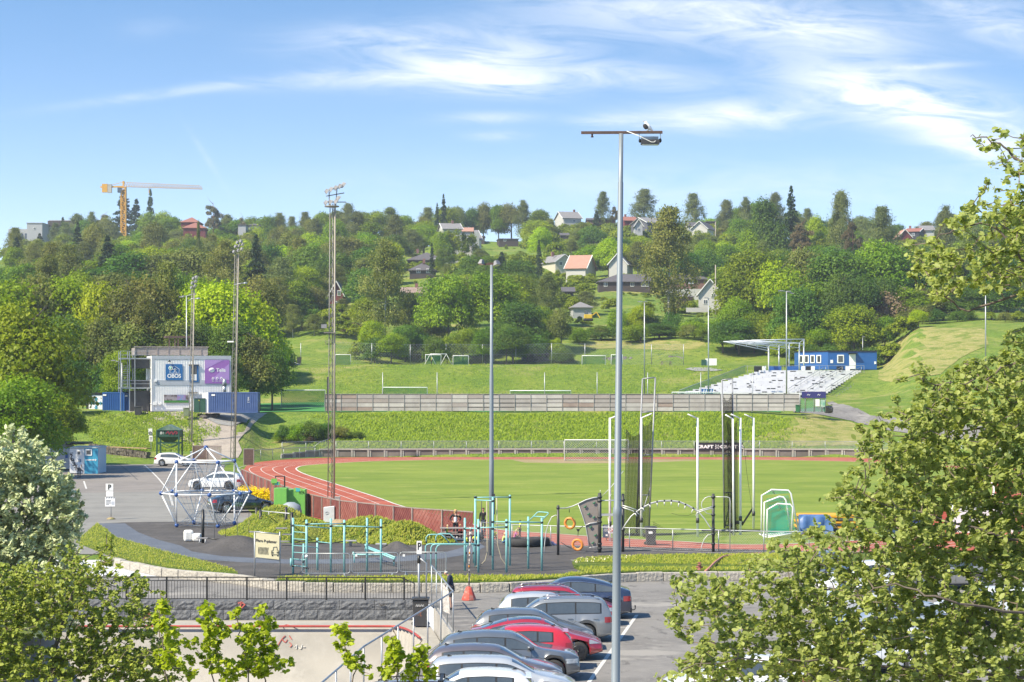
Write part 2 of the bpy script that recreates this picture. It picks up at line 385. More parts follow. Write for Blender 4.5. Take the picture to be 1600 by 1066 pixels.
def drape(name,outline,m,dz=.05,step=1.5,kind='structure'):
 # sheet draped over the terrain inside an XY outline
 xs=[p[0]for p in outline];ys=[p[1]for p in outline]
 bm=bmesh.new();f=bm.faces.new([bm.verts.new((p[0],p[1],0))for p in outline])
 bmesh.ops.triangulate(bm,faces=[f])
 x=math.floor(min(xs)); 
 while x<max(xs):
  bmesh.ops.bisect_plane(bm,geom=bm.verts[:]+bm.edges[:]+bm.faces[:],plane_co=(x,0,0),plane_no=(1,0,0));x+=step
 y=math.floor(min(ys))
 while y<max(ys):
  bmesh.ops.bisect_plane(bm,geom=bm.verts[:]+bm.edges[:]+bm.faces[:],plane_co=(0,y,0),plane_no=(0,1,0));y+=step
 for v_ in bm.verts:v_.co.z=gdz(v_.co.x,v_.co.y)+dz
 bmesh.ops.recalc_face_normals(bm,faces=bm.faces[:])
 me=bpy.data.meshes.new(name);bm.to_mesh(me);bm.free();me.materials.append(m)
 for p in me.polygons:p.use_smooth=True
 o=bpy.data.objects.new(name,me);col.objects.link(o)
 if kind:o['kind']=kind
 return o
def T(px,py,d0=112.0,d1=900): # where the sight line through a photo pixel meets the terrain
 d=d0;pd=d0
 while d<d1:
  if gdz((px-800)/F*d,d)>=CAMH-(py-HY)/F*d:
   lo,hi=pd,d
   for _ in range(12):
    m_=(lo+hi)/2
    if gdz((px-800)/F*m_,m_)>=CAMH-(py-HY)/F*m_:hi=m_
    else:lo=m_
   d=hi;break
  pd=d;d+=1.0
 return og(px,d)
ASPH=multi('asphalt',[(.215,.205,.195),((.17,.162,.155),.25,.42,.6,None),((.25,.238,.222),2.0,.5,.7,None),((.10,.095,.09),22,.58,.72,None),((.13,.125,.12),.5,.56,.64,(3,1,1)),((.09,.085,.08),1.1,.68,.72,None),((.28,.265,.245),.16,.55,.6,(1,2,1))],bump=.25,bsc=40)
ASPH2=multi('asphalt_lot',[(.225,.205,.19),((.185,.17,.16),.18,.42,.6,None),((.27,.25,.235),.9,.5,.7,(1,3,1)),((.13,.125,.12),14,.6,.72,None)],bump=.2,bsc=30)
ROAD=multi('old_asphalt',[(.23,.225,.21),((.19,.185,.175),.3,.42,.6,None),((.28,.27,.25),1.4,.55,.7,(1,4,1)),((.14,.135,.13),12,.6,.72,None)],bump=.2,bsc=30)
RUB=multi('dark_rubber',[(.078,.073,.071),((.108,.10,.096),.5,.45,.62,None),((.052,.05,.05),9,.5,.7,None),((.11,.10,.095),1.2,.62,.75,(1,2,1))],bump=.2,bsc=20)
BLUER=multi('blue_rubber',[(.105,.12,.15),((.125,.14,.17),.8,.45,.6,None),((.08,.095,.12),9,.5,.7,None)],bump=.15,bsc=20)
TRK=multi('red_running_track',[(.32,.082,.05),((.37,.11,.068),.3,.45,.6,(1,1,1)),((.30,.085,.06),3,.55,.7,None),((.41,.15,.10),.12,.55,.7,(3,1,1))],bump=.05,bsc=20)
FLD=multi('infield_lawn',[(.155,.215,.03),((.20,.255,.04),.10,.42,.6,(.35,1,1)),((.115,.175,.022),.22,.50,.66,(.3,1,1)),((.29,.30,.08),.5,.54,.72,(.5,1,1)),((.33,.31,.13),3.2,.66,.76,(.6,1,1)),((.15,.21,.03),4,.5,.7,None)],bump=.3,bsc=10)
TURF=multi('artificial_turf',[(.055,.20,.05),((.07,.23,.06),.3,.45,.6,None)],bump=.1)
GRN=multi('verge_grass',[(.11,.17,.02),((.17,.20,.035),.8,.45,.62,None),((.06,.10,.012),3,.5,.66,None),((.24,.22,.08),1.4,.62,.74,None)],bump=.8,bsc=12)
GRAV=multi('gravel_path',[(.36,.31,.26),((.28,.24,.21),.6,.45,.62,None),((.44,.40,.34),5,.5,.7,None)],bump=.4,bsc=12)
GRAV2=multi('grey_gravel',[(.27,.27,.265),((.21,.21,.21),.9,.45,.62,None),((.33,.32,.30),7,.5,.7,None)],bump=.4,bsc=12)
CONC=multi('concrete',[(.40,.38,.345),((.33,.31,.285),.5,.45,.62,None),((.45,.43,.39),2.5,.5,.7,None),((.27,.25,.23),5,.63,.76,(1,1,.3))],bump=.15,bsc=15)
CONCB=multi('skate_concrete',[(.345,.325,.29),((.29,.275,.245),.35,.45,.62,None),((.38,.36,.325),1.5,.5,.7,None),((.30,.28,.26),2.5,.64,.76,(1,1,1))],bump=.05,bsc=15)
GRANL=multi('pale_granite',[(.38,.355,.31),((.31,.29,.26),3,.45,.62,None),((.44,.415,.37),9,.5,.7,None),((.24,.22,.20),14,.62,.74,None)],bump=.4,bsc=6)
GRAND=multi('dark_granite',[(.15,.155,.165),((.11,.113,.122),2,.45,.62,None),((.21,.215,.225),6,.52,.68,None),((.08,.08,.086),14,.6,.72,None)],bump=.5,bsc=5)
WHITEL=mat('road_paint',(.62,.61,.58),(.42,.41,.39),rough=.8,scale=6)
FIELDL=mat('field_line',(.72,.70,.66),(.55,.52,.48),rough=.8,scale=4)
fln=[V3((-6.2,40,0)),V3((-5.1,55,0)),V3((-4.5,62.7,0)),V3((-2.25,79,0)),V3((-3.5,90,0))]
lot=[(60,-30),(60,103),(-3.6,103),(-40,103),(-70,103),(-70,92.2),(-3.9,91.4),(-3.6,90.0),(-3.35,88.4),(-2.2,79),(-3.9,66),(-4.6,62.7),(-5.2,55),(-6.2,40),(-8,20),(-8,-30)]
sheet('car_park',lot,0.0,ASPH)
bs_=sheet('lower_ground',[(-70,-30),(-8,-30),(-8,20),(-6.2,40),(-20,60),(-20,92),(-70,92)],-.8,GRN)
sheet('outer_ground',[(400,-60),(400,112),(60,112),(60,-30),(-70,-30),(-70,112),(-400,112),(-400,-60)],-.02,GR)
# kerb outline (top edge at PZ), left to right
kpx=[(60,818),(118,850),(150,864),(180,873),(220,881.5),(260,889),(315,894),(370,899),(410,905),(440,909.5),(470,911),(560,911.5),(640,911.8),(780,911.8),(870,907),(930,899),(1000,895.5),(1090,894.5),(1190,894),(1300,893),(1500,890),(1900,884)]
kc=[PG(*p)for p in kpx]
kcs=crom(kc,4)
xr,xl=kcs[-1].x,kcs[0].x
top=[(p.x,p.y)for p in kcs]
back=[(xr+3,118),(60,118),(-60,118),(-60,kcs[0].y)]
sheet('playground_apron',top+back,PZ-.012,ROAD)
sheet('roadway_apron',[(-60,100),(60,100),(60,112),(-60,112)],.004,ASPH)if False else None
# kerb stones: each a block of its own
segs=[];L=0
pts=[kcs[0]]
acc=0
for a,b in zip(kcs,kcs[1:]):
 seg=(b-a).length;t=0
 while acc+(seg-t)>=1.35:
  t+=1.35-acc;acc=0;pts.append(a+(b-a)*(t/seg))
 acc+=seg-t
random.seed(5)
kn=0
mbk=[]
for i,(a,b)in enumerate(zip(pts,pts[1:])):
 if b.x>34 or a.x<-22:continue
 mb=MB();c=(a+b)/2;ln=(b-a).length;an=math.atan2(b.y-a.y,b.x-a.x);h=.44+random.uniform(-.02,.02)
 wob=random.uniform(-.015,.015)
 mb.box((0,0,h/2),(ln-.025-random.random()*.02,.34,h))
 k=mb.bd('kerb_stone',GRANL,bevel=.03);k.location=(c.x,c.y-.02+wob,-.01);k.rotation_euler=(0,0,an)
 mbk.append((c.x,k))
for i,(x,k)in enumerate(sorted(mbk,key=lambda t:t[0])):
 tag(k,'pale granite kerb block edging the playground verge, '+ordi(i,len(mbk)),'kerb stone','granite kerb blocks along the playground verge')
def cpx(pl,n=5,z=PZ,closed=True):return[(p.x,p.y)for p in crom([G(a,b,z)for a,b in pl],n,closed)]
rub=[G(a,b,PZ)for a,b in[(158,818),(185,868),(260,886),(370,897),(430,904),(640,906),(780,906),(890,904),(900,898),(905,884),(890,874),(1240,866),(1240,853),(1000,853),(860,843),(760,832),(700,842),(660,845),(560,833),(470,822),(400,818),(300,815),(200,816)]]
sheet('playground_rubber',[(p.x,p.y)for p in rub],PZ,RUB)
blue1=[(152,818),(195,818),(216,832),(245,843),(283,853),(300,862),(345,869),(410,873),(470,875),(560,873),(640,868),(700,862),(735,852),(722,845),(680,840),(620,834),(575,829),(540,826),(475,823),(420,822),(420,818),(500,819),(560,823.5),(620,829.5),(690,837.5),(745,845),(758,855),(735,866),(690,873),(620,878),(540,881),(450,881),(380,879),(310,874),(262,863),(220,852),(180,840)]
bl=[G(a,b,PZ)for a,b in blue1]
sheet('blue_rubber_path',[(p.x,p.y)for p in bl],PZ+.006,BLUER)
# grass verges on the platform
v1=[(118,848),(152,818),(180,840),(220,852),(262,864),(310,876),(345,885),(366,892),(372,897.5),(315,893),(260,888),(180,872)]
sheet('verge_left',[(PG(*p).x,PG(*p).y)for p in v1],PZ+.05,GRN,th=.05)
v2=[(894,880),(905,874),(960,870.5),(1060,868),(1160,867.5),(1300,864),(1700,862),(1900,880),(1500,888.5),(1190,892.5),(1000,894),(930,898),(915,896),(897,888)]
sheet('verge_right',[(PG(*p).x,PG(*p).y)for p in v2],PZ+.05,GRN,th=.05)
v3=[(430,907),(450,903.5),(560,904),(640,903),(700,901),(780,902.5),(870,901),(900,897),(925,897.5),(880,904),(780,910.5),(640,910.5),(470,910)]
sheet('verge_front',[(PG(*p).x,PG(*p).y)for p in v3],PZ+.04,GRN,th=.04)
inner_px=[(465,734),(467,730.5),(476,728),(496,726),(530,723.8),(584,721),(680,719),(768,718.3),(900,718),(1000,718),(1200,719),(1340,722),(1450,728),(1520,738),(1550,760),(1530,800),(1440,833),(1300,847),(1160,851),(1060,846),(960,841),(880,835),(776,827),(700,808),(630,791),(590,777),(524,756),(478,741)]
inner=crom([PG(*p)for p in inner_px],6,True)
fen=[V3((-25.5,197,PZ)),V3((-23.8,182,PZ)),V3((-18.7,160.5,PZ)),V3((-14.3,143.3,PZ)),V3((-11.2,135,PZ)),V3((-8.6,130.9,PZ)),V3((-6.1,127.2,PZ)),V3((-2.3,123.3,PZ))]
outer_px=[(850,850),(960,854),(1160,858.5),(1300,862),(1500,862),(1680,840),(1740,790),(1700,750),(1600,728),(1450,718),(1340,715.2),(1200,714.6),(1000,714.4),(768,714.4),(584,714.6),(500,715.8),(440,718.5),(400,723),(384,729)]
outer=crom(fen[1:]+[PG(*p)for p in outer_px],5,True)
sheet('running_track',[(p.x,p.y)for p in outer],PZ+.006,TRK)
sheet('infield',[(p.x,p.y)for p in inner],PZ+.016,FLD)
mb=MB()
def off_curve(pts,dist):
 o=[];n=len(pts)
 for i,p in enumerate(pts):
  t=pts[(i+1)%n]-pts[i-1];nn=V3((t.y,-t.x,0)).normalized();o.append(p+nn*dist)
 return o
area=sum(a.x*b.y-b.x*a.y for a,b in zip(inner,inner[1:]+inner[:1]))
sgn=1 if area>0 else-1
for k,wd in((0,.14),(1,.07),(2,.07),(3,.07),(4,.07),(5,.07)):
 c=off_curve(inner,sgn*(.12+1.22*k))
 c=[p for p in c]
 # keep the parts left of the near kink
 ribbon(mb,c+[c[0]],wd if k else.15,PZ+.024+.001*k)
tl=mb.bd('track_lines',FIELDL);tl['kind']='structure'
dirt=[(800,719),(870,718.6),(985,718.6),(1100,719.5),(1000,723.5),(900,724.5),(820,723)]
DIRT=multi('worn_dirt',[(.30,.22,.13),((.20,.22,.06),1.2,.5,.62,None),((.36,.28,.18),2,.5,.7,None)],bump=.2)
sheet('worn_turf',[(PG(*p).x,PG(*p).y)for p in dirt],PZ+.020,DIRT)
# car-park lines
mb=MB()
rowx=lambda d:5.18+(d-85.9)*((5.18-2.49)/(85.9-66.9))
def stall(d): 
 x=rowx(d);mb.add([(x-5.2,d-.05,.006),(x-.05,d-.05,.006),(x-.05,d+.05,.006),(x-5.2,d+.05,.006)],[(0,1,2,3)])
for d in[84.05,81.55,79.05,76.55,74.05,71.55,69.05,66.55,64.05,61.55,59.05,56.55,54.05]:stall(d)
ribbon(mb,[V3((rowx(d),d,.007))for d in(50,60,70,80,86)],.14)
for d in np.arange(62,100,2.5):mb.add([(12.4,d,.006),(17,d,.006),(17,d+.1,.006),(12.4,d+.1,.006)],[(0,1,2,3)])
tag(mb.bd('parking_lines',WHITEL),kind='structure')
# left lot on the upper level
lotp=[(-60,113),(-60,262),(G(150,700,PZ).x,222),(G(236,716,PZ).x,234),(G(300,715,PZ).x,234),(G(372,720,PZ).x,228),(G(378,735,PZ).x,200),(-25.8,196),(-24,182),(-20.3,165),(-19.2,150),(-16.4,135),(PG(420,812).x,PG(420,812).y),(PG(540,822).x,PG(540,822).y),(PG(540,835).x,PG(540,835).y),(-15,119),(PG(156,817).x,PG(156,817).y),(PG(120,846).x,PG(120,846).y),(-60,113)]
sheet('upper_lot',[(p[0],p[1])for p in lotp[:-1]],PZ-.004,ASPH2)
rd=[(PG(100,771)),PG(245,768),PG(330,790),PG(400,815),PG(560,836),PG(300,866),PG(158,866),PG(60,866)]
sheet('side_road',[(p.x,p.y)for p in rd],PZ-.001,ROAD)
mb=MB()
ribbon(mb,crom([PG(*p)for p in[(226,727),(240,740),(252,753),(263,768),(270,790)]],6),.14,PZ+.004)
ribbon(mb,[PG(131,752),PG(135,764)],.14,PZ+.004)
ribbon(mb,[PG(420,777),PG(420.5,777)],.1,PZ+.004)
tag(mb.bd('lot_lines',WHITEL),kind='structure')
SEAL=mat('dark_seal',(.07,.07,.072),(.10,.10,.10),rough=.8)
mb=MB();ribbon(mb,[PG(100,766.5),PG(200,766),PG(262,764.5)],.28,PZ+.003)
ribbon(mb,crom([PG(180,722),PG(196,733),PG(215,750)],5),.12,PZ+.003)
random.seed(77)
for x,y,n in((7,70,9),(9.5,62,8),(6.5,88,10),(11,90,8),(-1,93,8),(12,78,9)):
 q=[V3((x,y,.006))]
 for _ in range(n):q.append(q[-1]+V3((random.uniform(-.2,.9),random.uniform(-.7,.7),0)))
 ribbon(mb,q,.025)
tag(mb.bd('asphalt_seam',SEAL),kind='structure')
# paths on the slopes (draped)
def tp(pl,**k):return[(T(*p).x,T(*p).y)for p in pl]
drape('gravel_path',tp([(196,646),(240,650),(300,657),(335,667),(350,677),(344,690),(330,700),(316,704),(300,716),(372,716),(378,704),(372,690),(390,672),(404,655),(418,646),(380,644),(330,644),(260,642),(200,641)]),GRAV,dz=.05)
drape('grey_gravel',tp([(322,655),(350,646),(402,646),(385,662),(362,667),(340,664)]),GRAV2,dz=.11)
drape('grey_gravel_small',tp([(190,693),(205,686),(236,680),(240,684),(215,692),(205,696)]),GRAV2,dz=.07)
drape('asphalt_path',tp([(1232,640),(1290,636),(1302,634),(1292,630),(1300,628),(1330,636),(1345,642),(1360,650),(1420,655),(1480,665),(1560,672),(1560,690),(1480,688),(1420,678),(1370,668),(1330,658),(1290,650),(1240,645)]),ASPH,dz=.07)
drape('terrace_path',tp([(1070,577.5),(1080,575),(1110,575.5),(1130,579),(1118,580.5),(1085,580.5)]),GRAV2,dz=.1)
drape('upper_path',tp([(429,571),(446,563),(462,563),(470,571)]),GRAV2,dz=.1)
STRAW=multi('dry_bank_grass',[(.26,.26,.07),((.36,.31,.13),.6,.44,.6,(1,2,1)),((.14,.19,.03),.35,.5,.62,None),((.20,.24,.05),2.5,.5,.66,None)],bump=.9,bsc=5)
drape('dry_bank',tp([(1165,690),(1200,676),(1250,664),(1240,652),(1265,646),(1290,652),(1330,660),(1365,672),(1368,692),(1300,697),(1230,698)]),STRAW,dz=.04)
drape('dry_hillside',tp([(1372,592),(1376,560),(1400,535),(1420,520),(1470,512),(1540,516),(1545,540),(1500,560),(1470,585),(1420,596)]),STRAW,dz=.06,step=2.5)
drape('dry_ledge',tp([(905,536),(960,533),(1050,533),(1100,535),(1105,543),(1050,548),(980,545),(910,546)]),STRAW,dz=.06,step=2.5)
# football pitch plateau turf
drape('football_turf',[(-60,274),(-34,276.5),(36,276.5),(40,328),(22,344),(-52,344)],TURF,dz=.08,step=4)
# worn yellow patches on the slopes as their own draped soil
# rock outcrops behind the terrace
ROCK=multi('grey_rock',[(.17,.15,.14),((.10,.09,.085),.7,.42,.6,None),((.24,.215,.20),1.8,.52,.68,None),((.10,.12,.04),1.0,.62,.7,None)],bump=1,bsc=2)
def rock(px0,px1,d,h,seed,name='rock_outcrop'):
 random.seed(seed);p0=og(px0,d);p1=og(px1,d);n=18;m_=7;vs=[];fs=[]
 for i in range(n+1):
  t=i/n;b=p0.lerp(p1,t);env=math.sin(math.pi*min(max(t*1.02,0.0),1))**.5
  for j in range(m_+1):
   s_=j/m_;vs.append((b.x+random.uniform(-.3,.3),b.y+s_*4+random.uniform(-.45,.45),b.z-.3+h*env*min(1,s_*1.6)*random.uniform(.8,1.1)))
 for i in range(n):
  for j in range(m_):a=i*(m_+1)+j;fs.append((a,a+m_+1,a+m_+2,a+1))
 mb=MB();mb.add(vs,fs);return tag(mb.bd(name,ROCK),kind='structure')
rock(812,868,430,2.6,1,'cliff');rock(925,1010,431,1.3,2,'ledge');rock(1010,1110,431,1.3,3,'ledge_right')
def bowlz(x,y):
 # distance inside the rim of a rounded rectangle
 yr=88.55-max(0,(x+5.2))**2*1.9 if x>-5.2 else 88.55
 xr_=float(np.interp(y,[20,40,55,62.7,79,90],[-8.6,-7.0,-6.1,-5.5,-3.6,-3.3]))
 e=min(yr-y,xr_-x,x+26)
 if e<=0:return-.8
 Rr=2.9;e2=min(e,Rr)
 return-.8-math.sqrt(Rr*Rr-(Rr-e2)**2)*.93
vs=[];fs=[];xs=np.linspace(-28,-2.1,150);ys=np.concatenate([np.linspace(40,78,50),np.linspace(78.3,91.3,90)])
idx={}
for j,y in enumerate(ys):
 for i,x in enumerate(xs):
  lim=float(np.interp(y,[20,40,55,62.7,79,88.4,90,91.4],[-8,-6.25,-5.25,-4.65,-2.4,-3.45,-3.75,-3.95]))
  if x<=lim+.17:idx[(i,j)]=len(vs);vs.append((min(x,lim),y,bowlz(x,y)))
for j in range(len(ys)-1):
 for i in range(len(xs)-1):
  q=[(i,j),(i+1,j),(i+1,j+1),(i,j+1)]
  if all(k in idx for k in q):fs.append(tuple(idx[k]for k in q))
mb=MB();mb.add(vs,fs,smo=True);tag(mb.bd('skate_bowl',CONCB),kind='structure')
# edge strip between bowl deck and car park
mb=MB();e=[V3((x,y,0))for x,y in[(-6.25,40),(-5.25,55),(-4.65,62.7),(-2.3,79),(-3.35,88.4)]]
for a,b in zip(e,e[1:]):mb.add([(a.x,a.y,-2.4),(b.x,b.y,-2.4),(b.x,b.y,.03),(a.x,a.y,.03),(a.x+.2,a.y,.03),(b.x+.2,b.y,.03),(a.x+.2,a.y,-.4),(b.x+.2,b.y,-.4)],[(0,1,2,3),(3,2,5,4),(4,5,7,6)])
tag(mb.bd('car_park_edge',CONC),kind='structure')
# red coping
REDP=mat('red_coping',(.42,.05,.04),(.30,.05,.04),rough=.5)
cop=[]
for x in np.linspace(-24,-5.2,30):cop.append(V3((x,88.5,-.77)))
for k in range(1,12):
 x=-5.2+k*.13;cop.append(V3((x,88.5-(x+5.2)**2*1.9,-.77)))
cb=MB();cb.tube(cop,.05,6);o=cb.bd('bowl_coping',REDP);tag(o,'red painted steel coping along the rim of the skate bowl','coping')
# graffiti on the bowl (thin marks painted on its face)
def scrawl(name,pts_px,m,r=.018,lab=None):
 mb=MB()
 for pl in pts_px:
  q=[]
  for a,b in pl:
   # hit the bowl surface
   best=None
   d=80.0
   while d<91:
    z=CAMH-(b-HY)/F*d;x=(a-800)/F*d
    if bowlz(x,d)>=z:best=V3((x,d,bowlz(x,d)+.02));break
    d+=.03
   if best:best.y-=.03;q.append(best)
  if len(q)>1:mb.tube(crom(q,3),r,4)
 o=mb.bd(name,m);tag(o,lab,'graffiti');return o
REDG=mat('red_spray',(.45,.06,.05),(.5,.15,.12));BLKG=mat('black_spray',(.06,.055,.05),(.12,.1,.1));WHG=mat('white_spray',(.7,.68,.62),(.6,.58,.55))
scrawl('graffiti_scrawl',[[(434,988),(440,981),(448,977),(456,979),(464,988)],[(443,991),(447,988),(453,988),(454,991),(449,993),(443,991)],[(446,994),(440,1004),(433,1012)],[(452,994),(456,1003)],[(441,1001),(446,1008),(449,1002)],[(452,1006),(456,1009),(453,1012)]],REDG,.022,'faint red sprayed arc and figure on the pale skate bowl wall')
scrawl('graffiti_scrawl',[[(580,980),(582,986),(585,981),(586,986),(589,980)],[(588,985),(593,981)],[(591,987),(590,980),(594,987)]],BLKG,.02,'small black sprayed letters near the right end of the bowl rim')
scrawl('graffiti_scrawl',[[(461,1013),(464,1011),(463,1016)],[(467,1012),(470,1016),(472,1011)],[(473,1014),(477,1012)]],WHG,.02,'small white chalky scrawl low on the skate bowl wall')
scrawl('graffiti_scrawl',[[(506,987),(510,984),(514,987)],[(306,991),(312,987),(317,985)],[(309,985),(314,991)]],BLKG,.02,'thin dark cross mark on the bowl wall behind the leafy shoots')
# granite retaining wall, two courses of individual-looking blocks in one wall with joints
wall=tg('granite_wall','low wall of dark grey rough granite blocks under the black railing','wall',(-12,91,0))
random.seed(3)
def blocks(y,z0,z1,off,nm):
 x=-22.0+off
 while x<-4.0:
  ln=random.choice((1.35,1.45,1.55));x1=min(x+ln,-4.15+(0 if z0>-.4 else.15));mb=MB()
  if x1-x<.25:break
  n1,n2=9,4;vs=[];fs=[]
  for j in range(n2+1):
   for i in range(n1+1):
    ed=0 if(i in(0,n1)or j in(0,n2))else 1
    vs.append((x+.008+(x1-x-.016)*i/n1,y-.035*ed*random.uniform(.1,1.5),z0+.008+(z1-z0-.016)*j/n2))
  for j in range(n2):
   for i in range(n1):a=j*(n1+1)+i;fs.append((a,a+1,a+n1+2,a+n1+1))
  mb.add(vs,fs);mb.box0(x+.008,x1-.008,y+.001,y+.5,z0+.008,z1-.008)
  o=mb.bd('granite_block',GRAND,wall);o.location=(12,-91,0)
  x=x1
blocks(91.0,-.33,.07,.0,'a');blocks(90.97,-.80,-.33,.7,'b')
mb=MB()
for pl in([(-12.05,-.05),(-11.9,.02),(-11.95,-.2),(-12.1,-.3)],[(-11.9,.0),(-11.75,-.1),(-11.9,-.25)],[(-16.4,-.6),(-16.0,-.5),(-15.8,-.65)],[(-16.4,-.55),(-15.9,-.45)],[(-16.2,-.7),(-15.8,-.58)]):mb.tube([V3((x+12,-.08,z))for x,z in pl],.045,4)
mb.bd('red_spray_mark',REDG,wall)
mb=MB()
for pl in([(-5.83,-.04),(-5.72,-.18),(-5.66,-.06),(-5.6,-.2)],[(-5.83,-.12),(-5.6,-.1)]):mb.tube([V3((x+12,-.08,z))for x,z in pl],.02,4)
mb.bd('black_spray_mark',BLKG,wall)
GALV=mat('galvanised_steel',(.42,.44,.46),(.33,.35,.37),rough=.45,metal=.6,scale=2)
GALVP=mat('grey_pole_paint',(.23,.265,.29),(.19,.22,.245),rough=.45,metal=.2,scale=1.5,stretch=(1,1,.2))
BLACK=mat('black_paint',(.012,.012,.013),(.02,.02,.02),rough=.4)
DK_=mat('charcoal_steel',(.035,.036,.038),(.05,.05,.052),rough=.45)
WHITE=mat('white_paint',(.80,.80,.78),(.70,.70,.68),rough=.5,scale=1.2)
WHITE2=mat('white_powder_tube',(.82,.83,.85),(.74,.75,.77),rough=.35)
RUST=mat('rusty_brown_steel',(.12,.07,.055),(.07,.045,.04),rough=.8,scale=6)
BLUEB=mat('blue_plastic',(.03,.09,.30),(.025,.075,.25),rough=.35)
TEAL=mat('turquoise_steel',(.22,.50,.50),(.20,.45,.45),rough=.4)
TEALJ=mat('black_clamp',(.02,.025,.028),rough=.5)
RUBB=mat('tyre_rubber',(.025,.025,.026),(.035,.034,.033),rough=.8)
GLASS=mat('dark_window_glass',(.035,.045,.055),(.06,.07,.08),rough=.08,spec=.9,scale=.6)
WOOD=mat('weathered_grey_wood',(.30,.26,.24),(.20,.175,.165),rough=.85,scale=2,stretch=(1,1,6))
REDW=mat('faded_red_boards',(.20,.05,.04),(.28,.11,.085),rough=.85,scale=1.5)
REDW2=mat('dark_red_boards',(.13,.028,.025),(.19,.055,.045),rough=.85,scale=1.5)
CHAIN=msm('chain_link',(.30,.32,.33),.11,.006)
CHAIN2=msm('distant_chain_link',(.32,.35,.35),.20,.030)
NETB=msm('black_cage_net',(.012,.012,.014),.13,.05,metal=0)
NETB2=msm('bundled_black_net',(.012,.012,.014),.13,.048,metal=0)
NETG=msm('green_goal_net',(.02,.20,.13),.22,.05,metal=0)
NETG2=msm('turquoise_goal_net',(.02,.34,.24),.14,.032,metal=0)
NETW=msm('pale_goal_net',(.45,.55,.50),.30,.035,metal=0)
GREYBOARD=mat('grey_concrete_board',(.44,.41,.39),(.33,.30,.285),rough=.9,scale=.35,contrast=(.4,.6),bump=.2)
def tob(bs_,*pts):return[V3(p)-V3(bs_)for p in pts]
def black_railing():
 d=91.2;z0=.07;bs_=V3((-12,d,z0));rt=tg('black_railing','long black steel railing with thin upright bars on the granite wall','railing',bs_)
 x0,x1=(185-800)/F*d,(636-800)/F*d;h=.98
 posts=[(p-800)/F*d for p in(198,260.5,323.5,385.8,448,510,571,631.5)]
 rz=lambda x:h-.0*x
 def pt(x,z):return V3((x,d,z0+z))-bs_
 m=MB();m.bar(pt(x0-4,1.02),pt(x1-.25,.99),.045);m.bar(pt(x1-.25,.99),pt(x1+.32,.74),.045);m.bar(pt(x1+.32,.74),pt(x1+.32,-.02),.045)
 m.bd('top_rail',BLACK,rt)
 m=MB();m.bar(pt(x0-4,.86),pt(x1+.1,.84),.035);m.bd('middle_rail',BLACK,rt)
 m=MB();m.bar(pt(x0-4,.06),pt(x1+.3,.06),.035);m.bd('bottom_rail',BLACK,rt)
 for x in posts:
  m=MB();m.box((x+12,0,.5),(.075,.05,1.04));m.bd('post',BLACK,rt)
 m=MB();x=x0-4
 while x<x1+.25:
  m.box((x+12,0,.45),(.018,.018,.78));x+=.127
 m.bd('railing_bars',BLACK,rt)
 m=MB();x=x0-4
 while x<x1-.2:m.box((x+12,0,.94),(.016,.016,.14));x+=.64
 m.bd('spacer_bars',BLACK,rt)
black_railing()
def tall_fence():
 pts=fln[:];h=1.7
 bs_=pts[2].copy();rt=tg('chain_link_fence','galvanised chain link fence between skate bowl and parked cars','fence',bs_)
 m=MB();tops=[p+V3((0,0,h))for p in pts];m.tube(rel(tops,bs_),.032,8);m.bd('top_rail',GALV,rt)
 m=MB();m.tube(rel([p+V3((0,0,.08))for p in pts],bs_),.016,6);m.bd('bottom_wire',GALV,rt)
 allp=[]
 for a,b in zip(pts,pts[1:]):
  n=max(1,round((b-a).length/2.6))
  for k in range(n):allp.append(a.lerp(b,k/n))
 allp.append(pts[-1])
 for p in allp:
  m=MB();m.tube(rel([p+V3((0,0,-.1)),p+V3((0,0,h+.02))],bs_),.028,8);m.bd('fence_post',GALV,rt)
 q=[tob(bs_,a+V3((0,0,.06)),b+V3((0,0,.06)),b+V3((0,0,h)),a+V3((0,0,h)))for a,b in zip(pts,pts[1:])]
 npn(q,'wire_mesh',CHAIN,rt)
 # paper notice tied to the mesh
 a=P(690.5,911,80.5)
 n=MB();n.plate(tob(bs_,P(691,911,79.9),P(701,924,79.6),P(703,960,79.6),P(693,955,79.9)),.01);n.bd('paper_notice',mat('pale_notice',(.6,.58,.55),(.35,.32,.30),scale=9),rt)
tall_fence()
def portal():
 a=G(655,984,-.35);b=G(667,990,-.35)
 d=88.5;bs_=V3(((661-800)/F*d,d,-.4));rt=tg('gate_frame','bare galvanised steel gate frame standing behind the black rubbish bin','gate frame',bs_)
 m=MB();m.tube(rel([P(654.5,952,d),P(654.5,868,d)],bs_),.05,8);m.bd('thick_post',GALV,rt)
 m=MB();m.tube(rel([P(655.5,872,d),P(666,880,d),P(666.5,952,d)],bs_),.038,8);m.bd('bent_tube',GALV,rt)
 m=MB();m.tube(rel([P(654.5,880,d),P(654.5,868,d)],bs_),.07,10);m.bd('black_sleeve',BLACK,rt)
portal()
def p_sign_near():
 d=88.6;bs_=P(655.2,866,d)+V3((0,-.08,0));rt=tg('parking_sign','narrow white sign with black letter P on the gate frame','sign',bs_)
 m=MB();m.box((0,0,.29),(.22,.02,.56));m.bd('sign_plate',WHITE,rt,bevel=.01)
 txm('P',.42,BLACK,rt,'letter_p',(0,-.014,.33),sx=.75,bold=.012)
p_sign_near()
